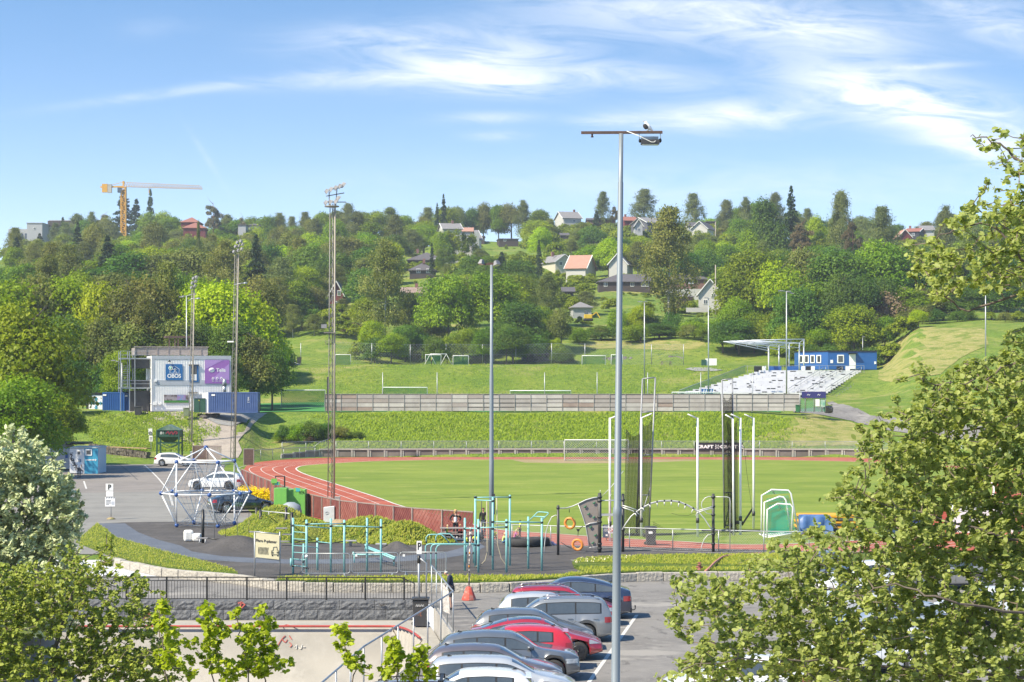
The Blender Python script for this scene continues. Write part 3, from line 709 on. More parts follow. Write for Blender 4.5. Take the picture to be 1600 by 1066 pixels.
def fld(mb_l,mb_g,c,aim,w_=.5,h=.45):
 c=V3(c);aim=V3(aim).normalized();x=aim.cross(V3((0,0,1))).normalized();y=x.cross(aim)
 a=[c+x*sx*w_/2+y*sy*h/2 for sx,sy in((-1,-1),(1,-1),(1,1),(-1,1))];b=[p-aim*.25-(p-c)*.45 for p in a]
 mb_l.add(a+b,[(4,5,6,7)[::-1],(0,1,5,4),(1,2,6,5),(2,3,7,6),(3,0,4,7)])
 mb_g.add([p+aim*.01-(p-c)*.08 for p in a],[(0,1,2,3)])
LAMPG=mat('lamp_glass',(.55,.58,.60),(.4,.42,.45),rough=.1,spec=.8)
LAMPB=mat('weathered_lamp_housing',(.30,.30,.31),(.16,.16,.17),rough=.6,metal=.3)
LATT=mat('lattice_steel',(.27,.255,.235),(.20,.19,.18),rough=.7,metal=.2)
PALEP=mat('pale_mast_tube',(.36,.32,.27),(.28,.25,.21),rough=.7,scale=1,stretch=(1,1,.1))
def lms(label,px,pxb,ybase,ytop,half,d,heads,tube_r,lamp_px,zb=None):
 # triangular lattice tower with a pale main tube
 bs_=V3(((pxb-800)/F*d,d,PZ if zb is None else zb));H=CAMH-(ytop-HY)/F*d-bs_.z;lean=((px-pxb)/F*d)
 rt=tg('floodlight_mast',label,'floodlight mast',bs_)
 def at(t,ox,oy):return V3((lean*t+ox,oy,H*t))
 m=MB();m.tube([at(0,half*.45,0),at(1,half*.45,0)],[tube_r,tube_r*.75],10);m.bd('main_tube',PALEP,rt)
 m=MB();legs=[(-half,.0),(-half*.15,half*.9)]
 legs2=legs+[(half*.45,0)]
 for lx,ly in legs:m.tube([at(0,lx,ly),at(1,lx*.7,ly*.7)],.035,6)
 n=int(H/.62)
 for i in range(n):
  t0,t1=i/n,(i+1)/n
  for(a,b)in((0,1),(1,2),(0,2)):
   p,q=legs2[a],legs2[b]
   if i%2:p,q=q,p
   s0,s1=1-.3*t0,1-.3*t1
   m.tube([at(t0,p[0]*s0,p[1]*s0),at(t1,q[0]*s1,q[1]*s1)],.016,4,caps=False)
 m.bd('lattice',LATT,rt)
 return rt,bs_,H,lean
# mast A, by the curve of the track
rt,bs_,H,lean=lms('tall lattice floodlight mast with twin rows of lamps by the track curve',520.5,519,785,318,.33,158.1,None,.075,None)
m=MB();top_=V3((lean,0,H))
for zz,ll in((.1,1.15),(.55,1.0),(1.0,.9)):
 m.bar(top_+V3((-.55,0,zz)),top_+V3((ll-.15,0,zz+(.25 if zz>.4 else 0))),.07)
m.bar(top_+V3((-.3,0,-.2)),top_+V3((-.3,0,.9)),.07);m.bar(top_+V3((.2,0,-.2)),top_+V3((.3,0,1.2)),.07)
m.bd('head_frame',LAMPB,rt)
lampset=[]
for k,(ox,oz)in enumerate(((-.38,.85),(-.05,1.0),(.3,1.12),(.62,1.24),(.9,1.36),(-.45,-.02),(-.1,.02),(.3,.05),(.5,.32))):
 l=MB();g=MB();fld(l,g,top_+V3((ox,-.2,oz)),(.75,.1,-.55),.42,.42);lo=l.bd('floodlight',LAMPB,rt);g.bd('lamp_glass',LAMPG,lo)
m=MB();m.lathe(top_+V3((-.1,0,-.3)),[(.05,0),(.55,.02),(.58,.1),(.5,.12)],16);m.bd('platform_ring',LATT,rt)
m=MB();m.box((-.15,-.2,P(519,520,158.1).z-PZ),(.9,.5,.05));m.bd('small_platform',LATT,rt)
m=MB();m.box((-.15-.45,-.2,P(519,510,158.1).z-PZ),(.42,.3,.3));m.bd('side_floodlight',LAMPB,rt)
# mast B
rt,bs_,H,lean=lms('lattice floodlight mast with one side lamp, second mast left of the track',370.5,365,719,396,.36,238,None,.085,None)
top_=V3((lean,0,H));m=MB();m.bar(top_,top_+V3((.25,0,1.6)),.1);m.bar(top_+V3((-.3,0,.2)),top_+V3((.6,0,.45)),.07);m.bd('head_frame',LAMPB,rt)
for ox,oz in((-.25,.15),(.25,.3),(.65,.45),(-.05,.75),(.35,.85),(.75,1.0),(.15,1.2),(.55,1.35)):
 l=MB();g=MB();fld(l,g,top_+V3((ox,-.2,oz)),(.7,-.3,-.5),.42,.42);lo=l.bd('floodlight',LAMPB,rt);g.bd('lamp_glass',LAMPG,lo)
z=P(0,443,238).z-bs_.z;m=MB();m.tube([V3((lean*.85-.3,0,z-.2)),V3((lean*.85+.4,0,z)),V3((lean*.85+1.1,0,z+.05))],.05,6);m.lathe((lean*.85+1.0,0,z-.05),[(.05,0),(.3,.03),(.2,.14),(.02,.2)],10);m.bd('side_lamp',GALV,rt)
z=P(0,534,238).z-bs_.z;m=MB();m.box((-.35,0,z),(.75,.3,.16));m.bd('low_lamp',WHITE,rt)
# mast C
rt,bs_,H,lean=lms('shorter lattice floodlight mast in front of the container building',302,298,716,452,.26,249,None,.08,None)
top_=V3((lean,0,H));m=MB();m.bar(top_,top_+V3((.2,0,1.6)),.1);m.bd('head_frame',LAMPB,rt)
for ox,oz in((-.1,.15),(.3,.35),(0,.7),(.4,.9),(.15,1.25),(.5,1.4)):
 l=MB();g=MB();fld(l,g,top_+V3((ox,-.2,oz)),(.7,-.3,-.5),.42,.42);lo=l.bd('floodlight',LAMPB,rt);g.bd('lamp_glass',LAMPG,lo)
z=P(0,467,249).z-bs_.z;m=MB();m.tube([V3((-.3,0,z-.3)),V3((.1,0,z)),V3((1.0,0,z+.05))],.05,6);m.lathe((.9,0,z-.05),[(.05,0),(.35,.03),(.2,.14),(.02,.2)],10);m.bd('side_lamp',GALV,rt)
def spo(label,px,ytop,d,arm=((-1,0),(1,.1)),r=.07,zb=None,name='lamp_post',cat='lamp post'):
 bs_=og(px,d)if zb is None else V3(((px-800)/F*d,d,zb));rt=tg(name,label,cat,bs_);H=CAMH-(ytop-HY)/F*d-bs_.z
 m=MB();m.tube([(0,0,-.2),(0,0,H)],[r*1.2,r*.8],8);m.bd('pole',GALV,rt)
 m=MB()
 for ax,az in arm:m.tube([(0,0,H-.05),(ax,0,H+az)],r*.5,6)
 m.bd('arm',GALV,rt)
 for ax,az in arm:
  l=MB();l.box((ax,-.05,H+az-.06),(.55,.3,.13));l.bd('lamp_head',LAMPB,rt)
 return rt
spo('thin twin armed lamp post just left of the shorter floodlight mast',291.5,462,268,arm=((-.7,-.1),(1.0,.25)),r=.08)
spo('curved street lamp behind the roof terrace of the container building',279,512,300,arm=((.6,.35),),r=.06)
spo('thin lamp post above the pitch, left of the grandstand canopy',1007,472,352,arm=((-.9,.1),(.2,.1)),r=.11)
spo('lamp post at the left end of the grandstand',1107,466,330,arm=((-.4,.1),(.7,.2)),r=.10)
spo('lamp post standing in front of the white grandstand seats',1229,455,322,arm=((-1.0,.1),(.4,.0),(.9,-.3)),r=.11)
spo('pair of lamps on a thin mast half hidden by the right tree',1540,448,330,arm=((-.6,0),(.6,.15)),r=.1)
spo('grey street lamp beside the stairs of the container building',190.5,567,266,arm=((-1.1,.35),),r=.09)
spo('small post with box on the hill behind the blue cabin',1348,526,404,arm=((.2,0),),r=.07)
# slim light pole D in the playground
d=PG(768,868).y;bs_=PG(768,868);rt=tg('light_pole','slim grey light pole rising from the playground with rusty crossarm','light pole',bs_);H=P(768,414,d).z-PZ
m=MB();m.tube([(0,0,0),(0,0,H*.33),(0,0,H*.335),(0,0,H*.62),(0,0,H*.625),(0,0,H)],[.135,.125,.115,.105,.09,.075],14);m.bd('pole',GALVP,rt)
m=MB();m.box((-.05,0,H+.03),(.75,.1,.09));m.box((.05,.25,H+.1),(.55,.08,.08));m.bar((-.3,0,H+.02),(.3,.25,H+.12),.05);m.bd('crossarm',RUST,rt)
l=MB();g=MB();fld(l,g,(.3,-.05,H-.02),(.2,-.2,-1),.34,.3);fld(l,g,(-.55,-.1,H+.03),(-.2,-.2,-1),.3,.25);lo=l.bd('floodlight',LAMPB,rt);g.bd('lamp_glass',LAMPG,lo)
m=MB();m.box((.12,-.14,1.35+1.4),(.14,.12,1.1));m.bd('cable_box',DK_,rt)
# big near pole E
d=45.0;xb,xt=(959.5-800)/F*d,(970.5-800)/F*d;bs_=V3((xb,d,0));rt=tg('light_pole','thick grey light pole in the car park with a bird on its crossbar','light pole',bs_);H=P(0,209,d).z
m=MB();lx=xt-xb;f_=lambda t,dx=0:(lx*t*H/H,0,H*t)
m.tube([f_(0),f_(.135),f_(.136),f_(.144),f_(.145),f_(.45),f_(.452),f_(.462),f_(.464),f_(.93),f_(.931),f_(1)],[.105,.103,.112,.112,.098,.088,.096,.096,.078,.058,.05,.05],20);m.bd('pole',GALVP,rt)
m=MB();m.bar((lx-.87,0,H+.02),(lx+.9,0,H+.03),.058);m.tube([(lx-.63,0,H-.08),(lx-.63,0,H+.02)],.02,6);m.tube([(lx-.66,0,H-.07),(lx-.6,0,H-.07)],.014,6);m.bd('crossbar',RUST,rt)
m=MB();cx=lx+.63
m.lathe((0,0,0),[(.2,0),(.2,.01)],4)if False else None
for k in range(16):
 x=cx-.19+k*.024;m.box((x,0,H-.11),(.007,.2,.1))
m.box((cx,0,H-.19),(.40,.24,.09));m.box((cx,0,H-.145),(.38,.2,.02))
m.bd('lamp_body',DK_,rt,bevel=.004)
m=MB();m.ball((cx-.22,0,H-.155),.045,0,10,(.7,1,1));m.ball((cx+.22,0,H-.15),.05,0,10,(.7,1,1));m.bd('lamp_end_caps',BLACK,rt)
m=MB();m.tube([(cx-.235,0,H-.13),(cx-.235,0,H+.03)],.008,5);m.tube([(cx+.235,0,H-.13),(cx+.22,0,H+.03)],.008,5);m.bd('hanger',GALV,rt)
m=MB();m.tube([(lx+.12,-.04,H+.05),(lx+.38,-.1,H-.06),(cx+.02,-.14,H-.2),(cx+.08,-.14,H-.2),(cx+.11,-.14,H-.17)],.009,5);m.bd('loose_cable',WHITE,rt)
m=MB();m.box((cx,0,H-.242),(.36,.2,.012));m.bd('lamp_glass',LAMPG,rt)
# gull
def gull():
 bx=P(1013,0,d).x;bs_=V3((bx,d,H+.062));rt=tg('gull','white gull with dark wings perched on the crossbar of the big pole','bird',bs_)
 rt.rotation_euler=(0,0,R(12))
 WB=mat('white_feathers',(.85,.84,.82),(.72,.71,.70),rough=.9);DG=mat('dark_wing_feathers',(.035,.035,.04),(.06,.06,.065),rough=.8);BK=mat('yellow_beak',(.5,.35,.08)); 
 me=bpy.data.meshes.new('body');bm=bmesh.new()
 sk=[((.01,0,.02),.02),((.015,0,.07),.052),((-.02,0,.115),.055),((-.05,0,.155),.04),((-.062,0,.19),.03),((-.07,0,.205),.03),((.06,0,.04),.035),((.10,0,-.005),.018)]
 vv=[bm.verts.new(p)for p,r_ in sk]
 for a,b in((0,1),(1,2),(2,3),(3,4),(4,5),(1,6),(6,7)):bm.edges.new((vv[a],vv[b]))
 bm.to_mesh(me);bm.free();o=bpy.data.objects.new('body',me);col.objects.link(o);o.parent=rt;me.materials.append(WB)
 s_=o.modifiers.new('s','SKIN');s_.use_smooth_shade=True
 for i,(p,r_)in enumerate(sk):me.skin_vertices[0].data[i].radius=(r_,r_)
 o.modifiers.new('ss','SUBSURF').levels=1;o.modifiers['ss'].render_levels=2
 for sy in(-1,1):
  m=MB();m.ball((.035,.047*sy,.085),.06,0,12,(.62,.22,1.1));wo=m.bd('wing',DG,rt);wo.rotation_euler=(0,R(-34),0);wo.location=(-.045,0,.0)
 m=MB();m.tube([(-.095,0,.207),(-.125,0,.200)],[.010,.003],6);m.bd('beak',BK,rt)
 m=MB();m.ball((-.085,-.025,.214),.005);m.ball((-.085,.025,.214),.005);m.bd('eyes',BLACK,rt)
 for sy in(-.02,.02):
  m=MB();m.tube([(.0,sy,.03),(-.005,sy,.0)],.005,5);m.tube([(-.005,sy,.002),(-.035,sy,.002)],.004,5);m.bd('leg',BK,rt)
gull()
CLAD=mat('pale_grey_cladding',(.80,.80,.80),(.73,.73,.74),rough=.6,scale=.8)
CLADF=mat('grey_steel_frame',(.40,.43,.48),(.35,.38,.43),rough=.5)
PURP=mat('purple_sign',(.30,.13,.42),(.27,.115,.39),rough=.5);PURP2=mat('light_purple_band',(.40,.25,.55),(.36,.22,.50),rough=.5)
SBLUE=mat('blue_sign',(.012,.13,.36),(.012,.12,.33),rough=.5)
SWH=mat('sign_white',(.82,.82,.82),(.78,.78,.78),rough=.5)
CBLUE=mat('blue_container_paint',(.012,.085,.30),(.02,.10,.33),rough=.5,scale=1.0)
CBLUE2=mat('faded_blue_container_paint',(.05,.10,.27),(.075,.13,.30),rough=.6,scale=1.2)
DGREEN=mat('dark_green_paint',(.012,.06,.04),(.02,.085,.055),rough=.6)
D1=262.0
def X1(px,d=D1):return(px-800)/F*d
zb=5.75
b0=V3((X1(237),D1,zb));rt=tg('container_building','two storey pale grey container clubhouse with blue and purple signs','building',b0)
rt.rotation_euler=(0,0,R(14));rt.scale=(1.03,1,1)
W_=X1(357)-X1(237);Hh=P(0,556,D1).z-zb;DP=9.0;SK=-.0
def zz(py):return CAMH-(py-HY)/F*D1-zb
m=MB();m.box0(0,W_,0,DP,0,Hh);m.bd('wall',CLAD,rt)
# corrugation ribs: real strips standing proud
m=MB()
x=.25
while x<W_-.2:
 m.box0(x,x+.05,-.03,.01,.55,zz(600)-.15);m.box0(x,x+.05,-.03,.01,zz(596)+.15,Hh-.45);x+=.2
m.bd('ribbed_cladding',CLADF if False else CLAD,rt)
m=MB();m.box0(-.02,W_+.02,-.07,.0,0,.25);m.box0(-.02,W_+.02,-.07,0,zz(600)-.15,zz(596)+.15);m.box0(-.02,W_+.02,-.07,0,Hh-.42,Hh+.02);m.box0(-.02,.27,-.065,0,.25,Hh-.42);m.box0(W_-.25,W_+.02,-.065,0,.25,Hh-.42)
m.bd('steel_frame',CLADF,rt)
m=MB();m.box0(0,W_,-.05,.02,-.3,0);m.bd('plinth',DK_,rt)
# signs
sg=bpy.data.objects.new('round_house_sign',None)
def px_box(x0,x1,y0,y1,proud,th,mt,name,parent=rt): 
 m=MB();m.box0(X1(x0)-b0.x,X1(x1)-b0.x,-proud-th,-proud,zz(y1),zz(y0));return m.bd(name,mt,parent)
s1=px_box(257.5,283.5,569,594,.08,.04,SBLUE,'blue_sign')
txm('OBOS',.68,SWH,rt,'sign_lettering',(X1(270.6)-b0.x,-.135,zz(587.8)),sx=.92,bold=.02)
m=MB();cx,cz=X1(272)-b0.x,zz(578)
m.tube([(cx-.62,-.135,cz-.42),(cx-.62,-.135,cz+.1),(cx-.1,-.135,cz+.5),(cx+.5,-.135,cz+.1),(cx+.5,-.135,cz-.42),(cx-.62,-.135,cz-.42)],.03,4);m.torus((cx-.52,-.135,cz+.22),.24,.03,(0,1,0),16,4)
m.tube([(cx-.15,-.14,cz-.35),(cx,-.14,cz),(cx+.15,-.14,cz-.35)],.04,4);m.tube([(cx-.22,-.14,cz+.05),(cx+.22,-.14,cz+.05)],.035,4);m.ball((cx,-.14,cz+.17),.08,0,8);m.bd('sign_emblem',SWH,rt)
m=MB();m.lathe((cx-.52,-.155,cz+.22),[(.16,0),(.16,.02)],14,axis='Y');m.bd('sign_tennis_ball',mat('mint',(.25,.55,.42)),rt)
px_box(317,354.5,562.5,599.5,.08,.04,PURP,'purple_sign')
m=MB();m.plate([(X1(317.2)-b0.x,-.13,zz(562.7)),(X1(345)-b0.x,-.13,zz(562.7)),(X1(317.2)-b0.x,-.13,zz(577))],.012);m.plate([(X1(354.2)-b0.x,-.13,zz(568)),(X1(354.2)-b0.x,-.13,zz(594)),(X1(326)-b0.x,-.13,zz(594.3))],.012);m.bd('purple_sign_bands',PURP2,rt)
txm('Telia',.62,SWH,rt,'sign_lettering',(X1(341.5)-b0.x,-.145,zz(578.5)),sx=.95,bold=.015)
m=MB();cx,cz=X1(327.6)-b0.x,zz(578.2);m.ball((cx,-.15,cz),.37,0,14,(1,.06,.82));o=m.bd('sign_emblem',SWH,rt)
m=MB();m.tube([(cx-.3,-.185,cz-.1),(cx,-.19,cz+.02),(cx+.33,-.185,cz+.2)],.035,4)
for dx in(-.0,.5,1.0):m.torus((X1(329.5)-b0.x+dx*1.05,-.15,zz(591.5)),.13,.025,(0,1,0),12,4)if dx<0 else None
m.bd('sign_emblem_stripe',PURP,rt)
m=MB()
for dx in(0,.53,1.06):m.torus((X1(329.5)-b0.x+dx,-.15,zz(591.3)),.12,.03,(0,1,0),12,4)
for dx in(0,.45,.85,1.1):m.box((X1(329.5)-b0.x+dx,-.15,zz(595.6)),(.28,.02,.05))
m.bd('sign_small_icons',SWH,rt)
# photo banner on the lower floor
s3=px_box(255.5,292.5,617,629.5,.08,.03,mat('banner_photo',(.10,.075,.07),(.30,.27,.30),rough=.6,scale=2.2,contrast=(.45,.55)),'photo_banner')
m=MB();m.box0(X1(255.6)-b0.x,X1(292.4)-b0.x,-.125,-.112,zz(629.4),zz(626));m.bd('banner_grass_strip',TURF,rt)
m=MB();m.box0(X1(275)-b0.x,X1(288)-b0.x,-.125,-.112,zz(625.5),zz(617.2));m.bd('banner_blue_field',mat('banner_blue',(.12,.32,.50),(.35,.15,.35),scale=2),rt)
# window with blue frame
wf=px_box(293.5,307.5,570,597,.08,.05,SBLUE,'window'); 
m=MB();m.box0(X1(296.2)-b0.x,X1(304.8)-b0.x,-.145,-.13,zz(595.5),zz(572.5));m.bd('pane',GLASS,wf)
m=MB();m.box0(X1(296.4)-b0.x,X1(304.6)-b0.x,-.16,-.146,zz(594.5),zz(585));m.bd('blind',SWH,wf)
m=MB();m.box0(X1(292.5)-b0.x,X1(308.5)-b0.x,-.3,-.06,zz(571),zz(569.6));m.box0(X1(300.2)-b0.x,X1(301)-b0.x,-.17,-.147,zz(595),zz(572));m.bd('window_hood',DK_,wf)
m=MB();m.box0(X1(293.5)-b0.x,X1(300)-b0.x,-.09,-.06,zz(641),zz(613.5));dd=m.bd('door',SWH,rt)
m=MB();m.box0(X1(291.5)-b0.x,X1(306)-b0.x,-.6,-.06,zz(613.6),zz(612.8));m.bd('door_canopy',DK_,rt)
for px,py,s_ in((243,595,.2),(241.8,630.5,.3),(249.5,631,.2),(311,615,.2)):
 m=MB();m.box((X1(px)-b0.x,-.12,zz(py)),(s_*1.4,.16,s_*1.3));m.bd('wall_box',SWH,rt)
m=MB();m.lathe((X1(263.5)-b0.x,-.3,zz(565.5)),[(.2,0),(.04,.25)],8);m.bd('wall_lamp',BLACK,rt)
# left face windows and pipes
for sy in(1.4,4.0,6.4):
 for zc in(1.75,4.75):
  m=MB();m.box((-.03,sy,zc),(.06,1.3,1.7));wo=m.bd('side_window',SWH,rt);m=MB();m.box((-.065,sy,zc),(.02,1.1,1.5));m.bd('pane',GLASS,wo)
for py_ in((-.25,2.7),(-.25,5.3)):
 m=MB();m.tube([(py_[0],py_[1],0),(py_[0],py_[1],Hh-.3)],.07,6);m.bd('drain_pipe',SWH,rt)
# roof terrace with grey planks
m=MB();tx0,tx1=X1(222,266)-b0.x,X1(324)-b0.x
m.box0(tx0,tx1,2.0,2.08,Hh+.1,Hh+1.05);m.box0(tx0,tx0+.08,2.08,8.5,Hh+.1,Hh+1.05);m.box0(tx1-.08,tx1,2.08,8.5,Hh+.1,Hh+1.05);m.bd('terrace_boards',WOOD,rt)
m=MB();m.box0(tx0-.1,tx1+.1,1.9,2.1,Hh+1.1,Hh+1.22)
k=tx0
while k<=tx1:m.box0(k,k+.08,1.92,1.99,Hh+.02,Hh+1.1);k+=1.35
m.bd('terrace_rail',WOOD,rt)
m=MB();x0_,x1_=X1(279,270)-b0.x,X1(316,270)-b0.x;zc=P(0,527,270).z-zb
m.box0(x0_,x1_,5.5,8.5,zc-.1,zc+.12);m.box0(x0_+.4,x0_+.55,5.6,5.75,Hh,zc-.1);m.box0(x0_+1.1,x0_+1.25,5.6,5.75,Hh,zc-.1);m.box0(x1_-1.6,x1_-1.45,5.6,5.75,Hh,zc-.1);m.box0(x1_-.4,x1_-.25,5.6,5.75,Hh,zc-.1);m.bd('shelter_roof',RUST,rt)
# outside stairs and galleries on the left side
m=MB();sx0,sx1=X1(191)-b0.x,-.1
for z_ in(Hh-.35,2.95):m.box0(sx0,sx1,1.5,5.5,z_-.08,z_+.08)
for px_ in(191.5,205,213): 
 m.box0(X1(px_)-b0.x-.05,X1(px_)-b0.x+.05,1.45,1.55,0,Hh+.6);m.box0(X1(px_)-b0.x-.05,X1(px_)-b0.x+.05,5.45,5.55,0,Hh+.6)
m.bd('gallery',GALV,rt)
m=MB()
for k in range(12):m.box0(X1(192)-b0.x,X1(204)-b0.x,1.4+.0*k,1.7,3.1+k*.24,3.14+k*.24)
for z_ in(Hh+.6,Hh+.1,3.9,3.5):m.bar((sx0,1.5,z_),(sx1+.0,1.5,z_),.05)
m.bd('stair_treads',GALV,rt)
m=MB();m.box0(X1(208)-b0.x,-.1,2.0,2.1,Hh-1.6,Hh-.4);m.box0(X1(208)-b0.x,-.1,2.0,2.1,3.0,4.0);m.box0(X1(206)-b0.x,-.15,2.2,5.3,.0,2.6);m.bd('gallery_screen',DK_,rt)
m=MB();m.tube([(X1(345)-b0.x,-1.5,zz(614)),(X1(345)-b0.x,-1.5,zz(603))],[.22,.22],10);m.tube([(X1(345)-b0.x,-1.5,zz(603)),(X1(345)-b0.x,-1.5,zz(592))],[.3,.18],10);m.bd('vent_pipe',GALV,rt)
def cnt_(label,px0,px1,d,H,W,m_,side=None,rz=0,signp=None,y1=645,corr=.28):
 z=CAMH-(y1-HY)/F*d;x0,x1=(px0-800)/F*d,(px1-800)/F*d;L=x1-x0
 rt=tg('shipping_container',label,'container',(x0,d,z),rz)
 mb=MB();mb.box0(0.06,L-.06,.06,W-.06,.12,H-.1)
 x=.15
 while x<L-.3:mb.box0(x,x+corr*.5,.0,.06,.16,H-.14);x+=corr
 mb.bd('corrugated_wall',m_,rt)
 mb=MB()
 for a,b in((0,.14),(L-.14,L)):mb.box0(a,b,-.02,W,0,H)
 mb.box0(.14,L-.14,-.02,W,0,.14);mb.box0(.14,L-.14,-.02,W,H-.12,H-.001);mb.bd('corner_frame',m_,rt)
 mb=MB(); 
 for yy in(.6,1.0,W-1.0,W-.6):mb.tube([(L+.03,yy,.15),(L+.03,yy,H-.15)],.02,6)
 mb.bd('locking_bar',GALV,rt)
 mb=MB();mb.box((L*.1,-.035,H-.35),(.45,.02,.2));mb.bd('marking_plate',SWH,rt)
 return rt
c=cnt_('bright blue shipping container left of the stairs',160,194.5,264,2.6,2.4,CBLUE,y1=645)
cnt_('short blue shipping container touching the stairs',195.2,208.5,264.3,2.5,2.4,CBLUE,y1=645)
c2=cnt_('long faded blue shipping container right of the clubhouse',325.5,402.5,258,2.55,2.4,CBLUE2,y1=645)
txm('NO 2',.3,SWH,c2,'side_lettering',(5.0,-.04,1.6),rot=(R(90),R(90),0))
m=MB();m.box0(-.8,0,.1,2.3,.0,2.5);m.bd('side_cladding',CLAD,c2)
# white shed with blue arrows sign behind the container
d=268;bs=V3(((137-800)/F*d,d,CAMH-(644-HY)/F*d));rt=tg('shed','small dark roofed shed with white board and blue arrow emblem','shed',bs)
m=MB();m.box0(-.2,2.4,0,3.2,0,2.35);m.bd('wall',DK_,rt)
m=MB();m.box0(-.4,3.6,-.2,3.4,2.35,2.5);m.bd('roof',BLACK,rt)
m=MB();m.box0(.15,2.1,-.06,0,.05,2.2);m.bd('white_board',SWH,rt)
m=MB();cx,cz=1.1,1.15;AB=mat('arrow_blue',(.02,.28,.45))
for a in range(4):
 an=a*math.pi/2;dx,dz=math.cos(an),math.sin(an)
 m.plate([(cx+dx*.85,-.08,cz+dz*.85),(cx+dx*.55-dz*.28,-.08,cz+dz*.55+dx*.28),(cx+dx*.55+dz*.28,-.08,cz+dz*.55-dx*.28)],.02)
 m.box((cx+dx*.4,-.08,cz+dz*.4),(.24,.02,.24))
m.bd('arrow_emblem',AB,rt)
txm('GBL',.42,AB,rt,'board_lettering',(cx,-.085,cz),sx=1.0,bold=.01)
# bins, green cabinets, stone fragments near the clubhouse
def whl(label,loc,h=1.05,w_=.58,colm=None,rz=0,name='rubbish_bin',lidopen=False,mark=None):
 rt=tg(name,label,'rubbish bin',loc,rz);colm=colm or DK_
 mb=MB();a=w_/2;b=a*.82;vs=[(-b,-b,.05),(b,-b,.05),(b,b,.05),(-b,b,.05),(-a,-a,h*.9),(a,-a,h*.9),(a,a,h*.9),(-a,a,h*.9)]
 mb.add(vs,[(0,3,2,1),(4,5,6,7),(0,1,5,4),(1,2,6,5),(2,3,7,6),(3,0,4,7)]);mb.bd('bin_body',colm,rt,bevel=.02)
 mb=MB();mb.box((0,.0,h*.95),(w_+.08,w_+.12,.06));mb.box((0,-a*.2,h*.985),(w_*.8,w_*.7,.04));mb.bd('lid',colm,rt,bevel=.015)
 for s_ in(-1,1):
  mb=MB();mb.lathe((s_*b-(.03 if s_<0 else-.0),b+.02,.1),[(.1,0),(.1,.04)],12,axis='Y');mb.bd('wheel',RUBB,rt)
 mb=MB();mb.tube([(-a*.8,a+.04,h*.9),(a*.8,a+.04,h*.9)],.018,6);mb.bd('handle',colm,rt)
 return rt
r_=whl('black wheeled rubbish bin with scribbles beside the gate frame',(G(658.5,974,-.75).x,88.6,-.8),1.28,.68)
mb=MB();[mb.tube([(x-.05,-.345,.9),(x,-.35,1.0),(x+.03,-.345,.9)],.012,4)for x in(-.14,-.05,.05,.13)];mb.bd('white_scribble',SWH,r_)
mb=MB();mb.tube([(-.08,-.33,.72),(-.02,-.32,.6),(.05,-.32,.68),(.0,-.31,.52),(.08,-.31,.5)],.008,4);mb.tube([(-.1,-.31,.5),(.0,-.31,.62),(.03,-.31,.45)],.008,4);mb.bd('scribble_lines',mat('orange_scribble',(.5,.2,.12)),r_)
r_=whl('black wheeled rubbish bin on the playground edge by the running track',PG(1017.5,853)+V3((0,.4,0)),1.08,.6)
m=MB();m.box((-.03,-.29,.74),(.22,.02,.13),rx=R(-4));m.bd('white_sticker',SWH,r_)
whl('black bin beside the stairs of the clubhouse',og(222,259)+V3((-.45,0,.0)),1.2,.9)
whl('pale green bin in front of the clubhouse',V3((X1(291.5,257),257,CAMH-(651-HY)/F*257)),1.1,.75,mat('dull_green_plastic',(.20,.24,.14)))
d=258;bs=V3(((303-800)/F*d,d,CAMH-(644.5-HY)/F*d));rt=tg('metal_cabinet','dark green metal cabinet between clubhouse and long blue container','cabinet',bs)
m=MB();m.box0(0,1.45,0,1,0,1.75);m.bd('cabinet_body',DGREEN,rt)
m=MB();m.box0(.7,.74,-.03,0,.1,1.65);m.box0(.05,1.4,-.03,0,1.7,1.76);m.bd('door_seam',BLACK,rt)
m=MB();m.plate([(.55,-.02,1.55),(.75,-.02,1.55),(.65,-.02,1.38)],.02);m.bd('warning_mark',mat('yellow_mark',(.6,.5,.05)),rt)
# stone slabs on the gravel
random.seed(8)
def bld(label,loc,s,m_,seed,name='boulder',group=None):
 random.seed(seed);mb=MB();n=12;h=7;vs=[];fs=[]
 for i in range(h+1):
  th=math.pi*i/h
  for k in range(n):
   ph=2*math.pi*k/n;q=1+random.uniform(-.12,.12);sq=lambda t:math.copysign(abs(t)**.6,t)
   vs.append((s[0]*.5*q*sq(math.sin(th)*math.cos(ph)),s[1]*.5*q*sq(math.sin(th)*math.sin(ph)),s[2]*.5*(sq(math.cos(th))*q+.9)))
 for i in range(h):
  for k in range(n):fs.append((i*n+k,(i+1)*n+k,(i+1)*n+(k+1)%n,i*n+(k+1)%n))
 mb.add(vs,fs);o=mb.bd(name,m_);o.location=loc;return tag(o,label,'rock',group)
for i,(px,py,sx)in enumerate(((318,653.5,1.0),(331,652,1.6),(338,650,.9))):
 p=T(px,py);bld(['left stone slab lying on the gravel by the clubhouse','long stone slab lying on the gravel by the clubhouse','right stone slab lying on the gravel by the clubhouse'][i],p,(sx,.8,.35),ROCK,20+i,'stone_slab')
